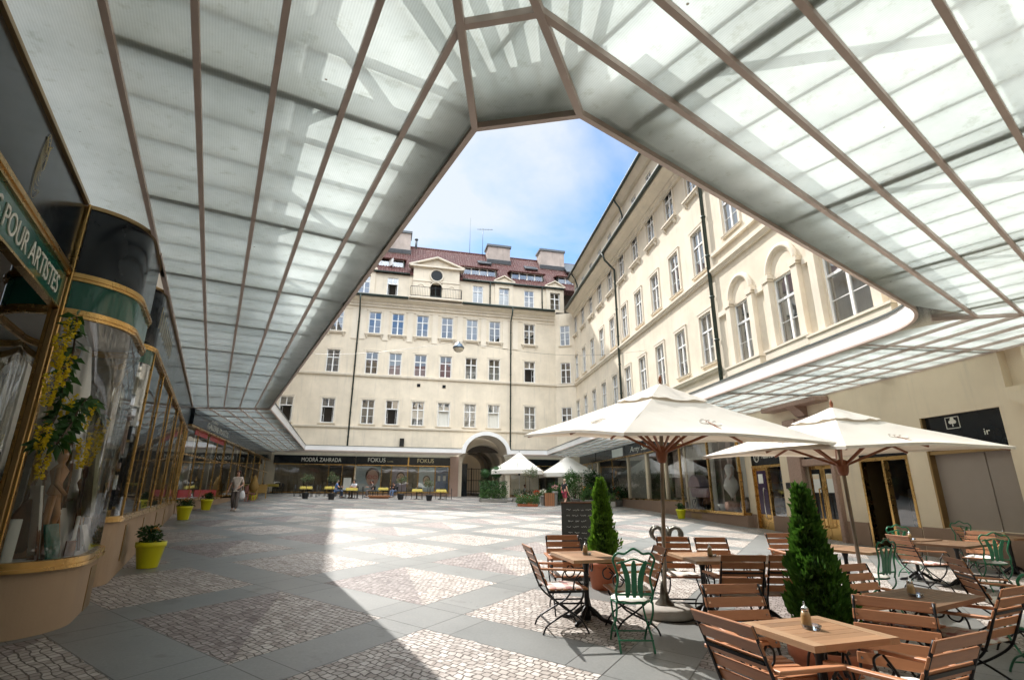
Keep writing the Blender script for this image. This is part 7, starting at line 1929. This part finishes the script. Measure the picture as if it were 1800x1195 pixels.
walk = dict(pelvis=(0,0,.93), chest=(0,.02,1.27), neck=(0,.02,1.44), head=(.0,.035,1.56), shl=(-.17,.01,1.37), shr=(.17,.01,1.37), ell=(-.25,.0,1.10), wrl=(-.14,.16,.98), elr=(.25,-.02,1.10), wrr=(.30,.06,.85),
            hil=(-.09,0,.88), hir=(.09,0,.88), knl=(-.09,.12,.48), anl=(-.09,.12,.08), tol=(-.09,.26,.04), knr=(.09,.05,.48), anr=(.09,-.20,.11), tor=(.10,-.08,.04), look=(.25,1,-.1))
wp = G(410,898)
w_ = person('woman in pale patterned blouse walking with a white bag along the left shops', on(wp.x, wp.y), PI+.30, walk, .75, 'long', ('blouse','greytr','shoel'), 'hairb')
bg = thing('shopping_bag', 'white plastic bag hanging from the walking woman\'s arm', 'bag', w_.matrix_basis @ Vector((-.27,.08,.66)), PI+.3)
mb = MB(); mb.lathe([(.0,-.17),(.10,-.16),(.13,-.05),(.10,.08),(.04,.20)], 14); mb.v = [(x, y*.5, zz_) for x, y, zz_ in mb.v]; mb.build('body', M['bagw'], bg)
mb = MB(); mb.tube(spline([(-.03,0,.18),(.0,0,.36),(.06,.02,.38),(.06,0,.18)], 4), .006, 5); mb.build('handle', M['bagw'], bg)
mp_ = G(1052,889); man = dict(walk); man.update(look=(-.2,1,0), wrl=(-.27,.10,.84), ell=(-.25,-.03,1.10))
man = {k: (tuple(c*1.05 for c in v) if k != 'look' else v) for k, v in man.items()}
mq_ = on(3.4, 34.4)
person('man in black shirt and red shorts walking behind the chalkboard', mq_, -.9, man, .5, 'short', ('blackt','redsh','shoel'), 'hairg')
sit = dict(pelvis=(0,-.05,.54), chest=(0,-.02,.88), neck=(0,.02,1.05), head=(0,.05,1.17), shl=(-.17,0,.98), shr=(.17,0,.98), ell=(-.22,.14,.76), wrl=(-.14,.36,.78), elr=(.22,.14,.76), wrr=(.14,.36,.78), hil=(-.09,0,.52), hir=(.09,0,.52), knl=(-.11,.40,.52), anl=(-.11,.42,.09), tol=(-.11,.55,.04), knr=(.11,.40,.52), anr=(.11,.38,.09), tor=(.11,.51,.04), look=(0,1,-.1))
person('person in blue shirt sitting at the yellow clothed table under the café sign', on(-12.75,39.0), -1.3, sit, .6, 'long', ('bluesh','jeans','shoe'), 'haird')
person('person in pale shirt sitting beside the one in blue at the café', on(-11.7,39.75), 2.9, sit, .6, 'long', ('whitesh','greytr','shoe'), 'haird')
person('dark haired person sitting farther right before the café door', on(-10.95,42.0), 2.2, sit, 2, 'long', ('greytr','greytr','shoe'), 'haird')
lean = dict(sit); lean.update(chest=(0,.08,.86), neck=(0,.16,1.0), head=(0,.24,1.08))
person('hunched person in dark jacket and blue jeans in front of the smiling poster', on(-9.25,42.3), 2.8, lean, 2, 'long', ('blackt','jeans','shoe'), 'haird')
for p_, rz_, ds in ((on(-11.7,39.75),2.9,'of the person in pale shirt'), (on(-10.95,42.0),2.2,'of the dark haired sitter'), (on(-9.25,42.3),2.8,'of the hunched person in dark jacket')):
    plainobj(cme, 'terrace_chair', p_, rz_+PI, 'dark terrace chair '+ds, 'chair', 'dark terrace chairs')
person('person in white shirt sitting under the left market parasol', on(1.05,42.7), -1.6, sit, .7, 'long', ('whitesh','greytr','shoe'), 'hairb')
person('person in dark top sitting under the right market parasol', on(4.25,42.9), 1.5, sit, .7, 'long', ('mauve','greytr','shoe'), 'haird')
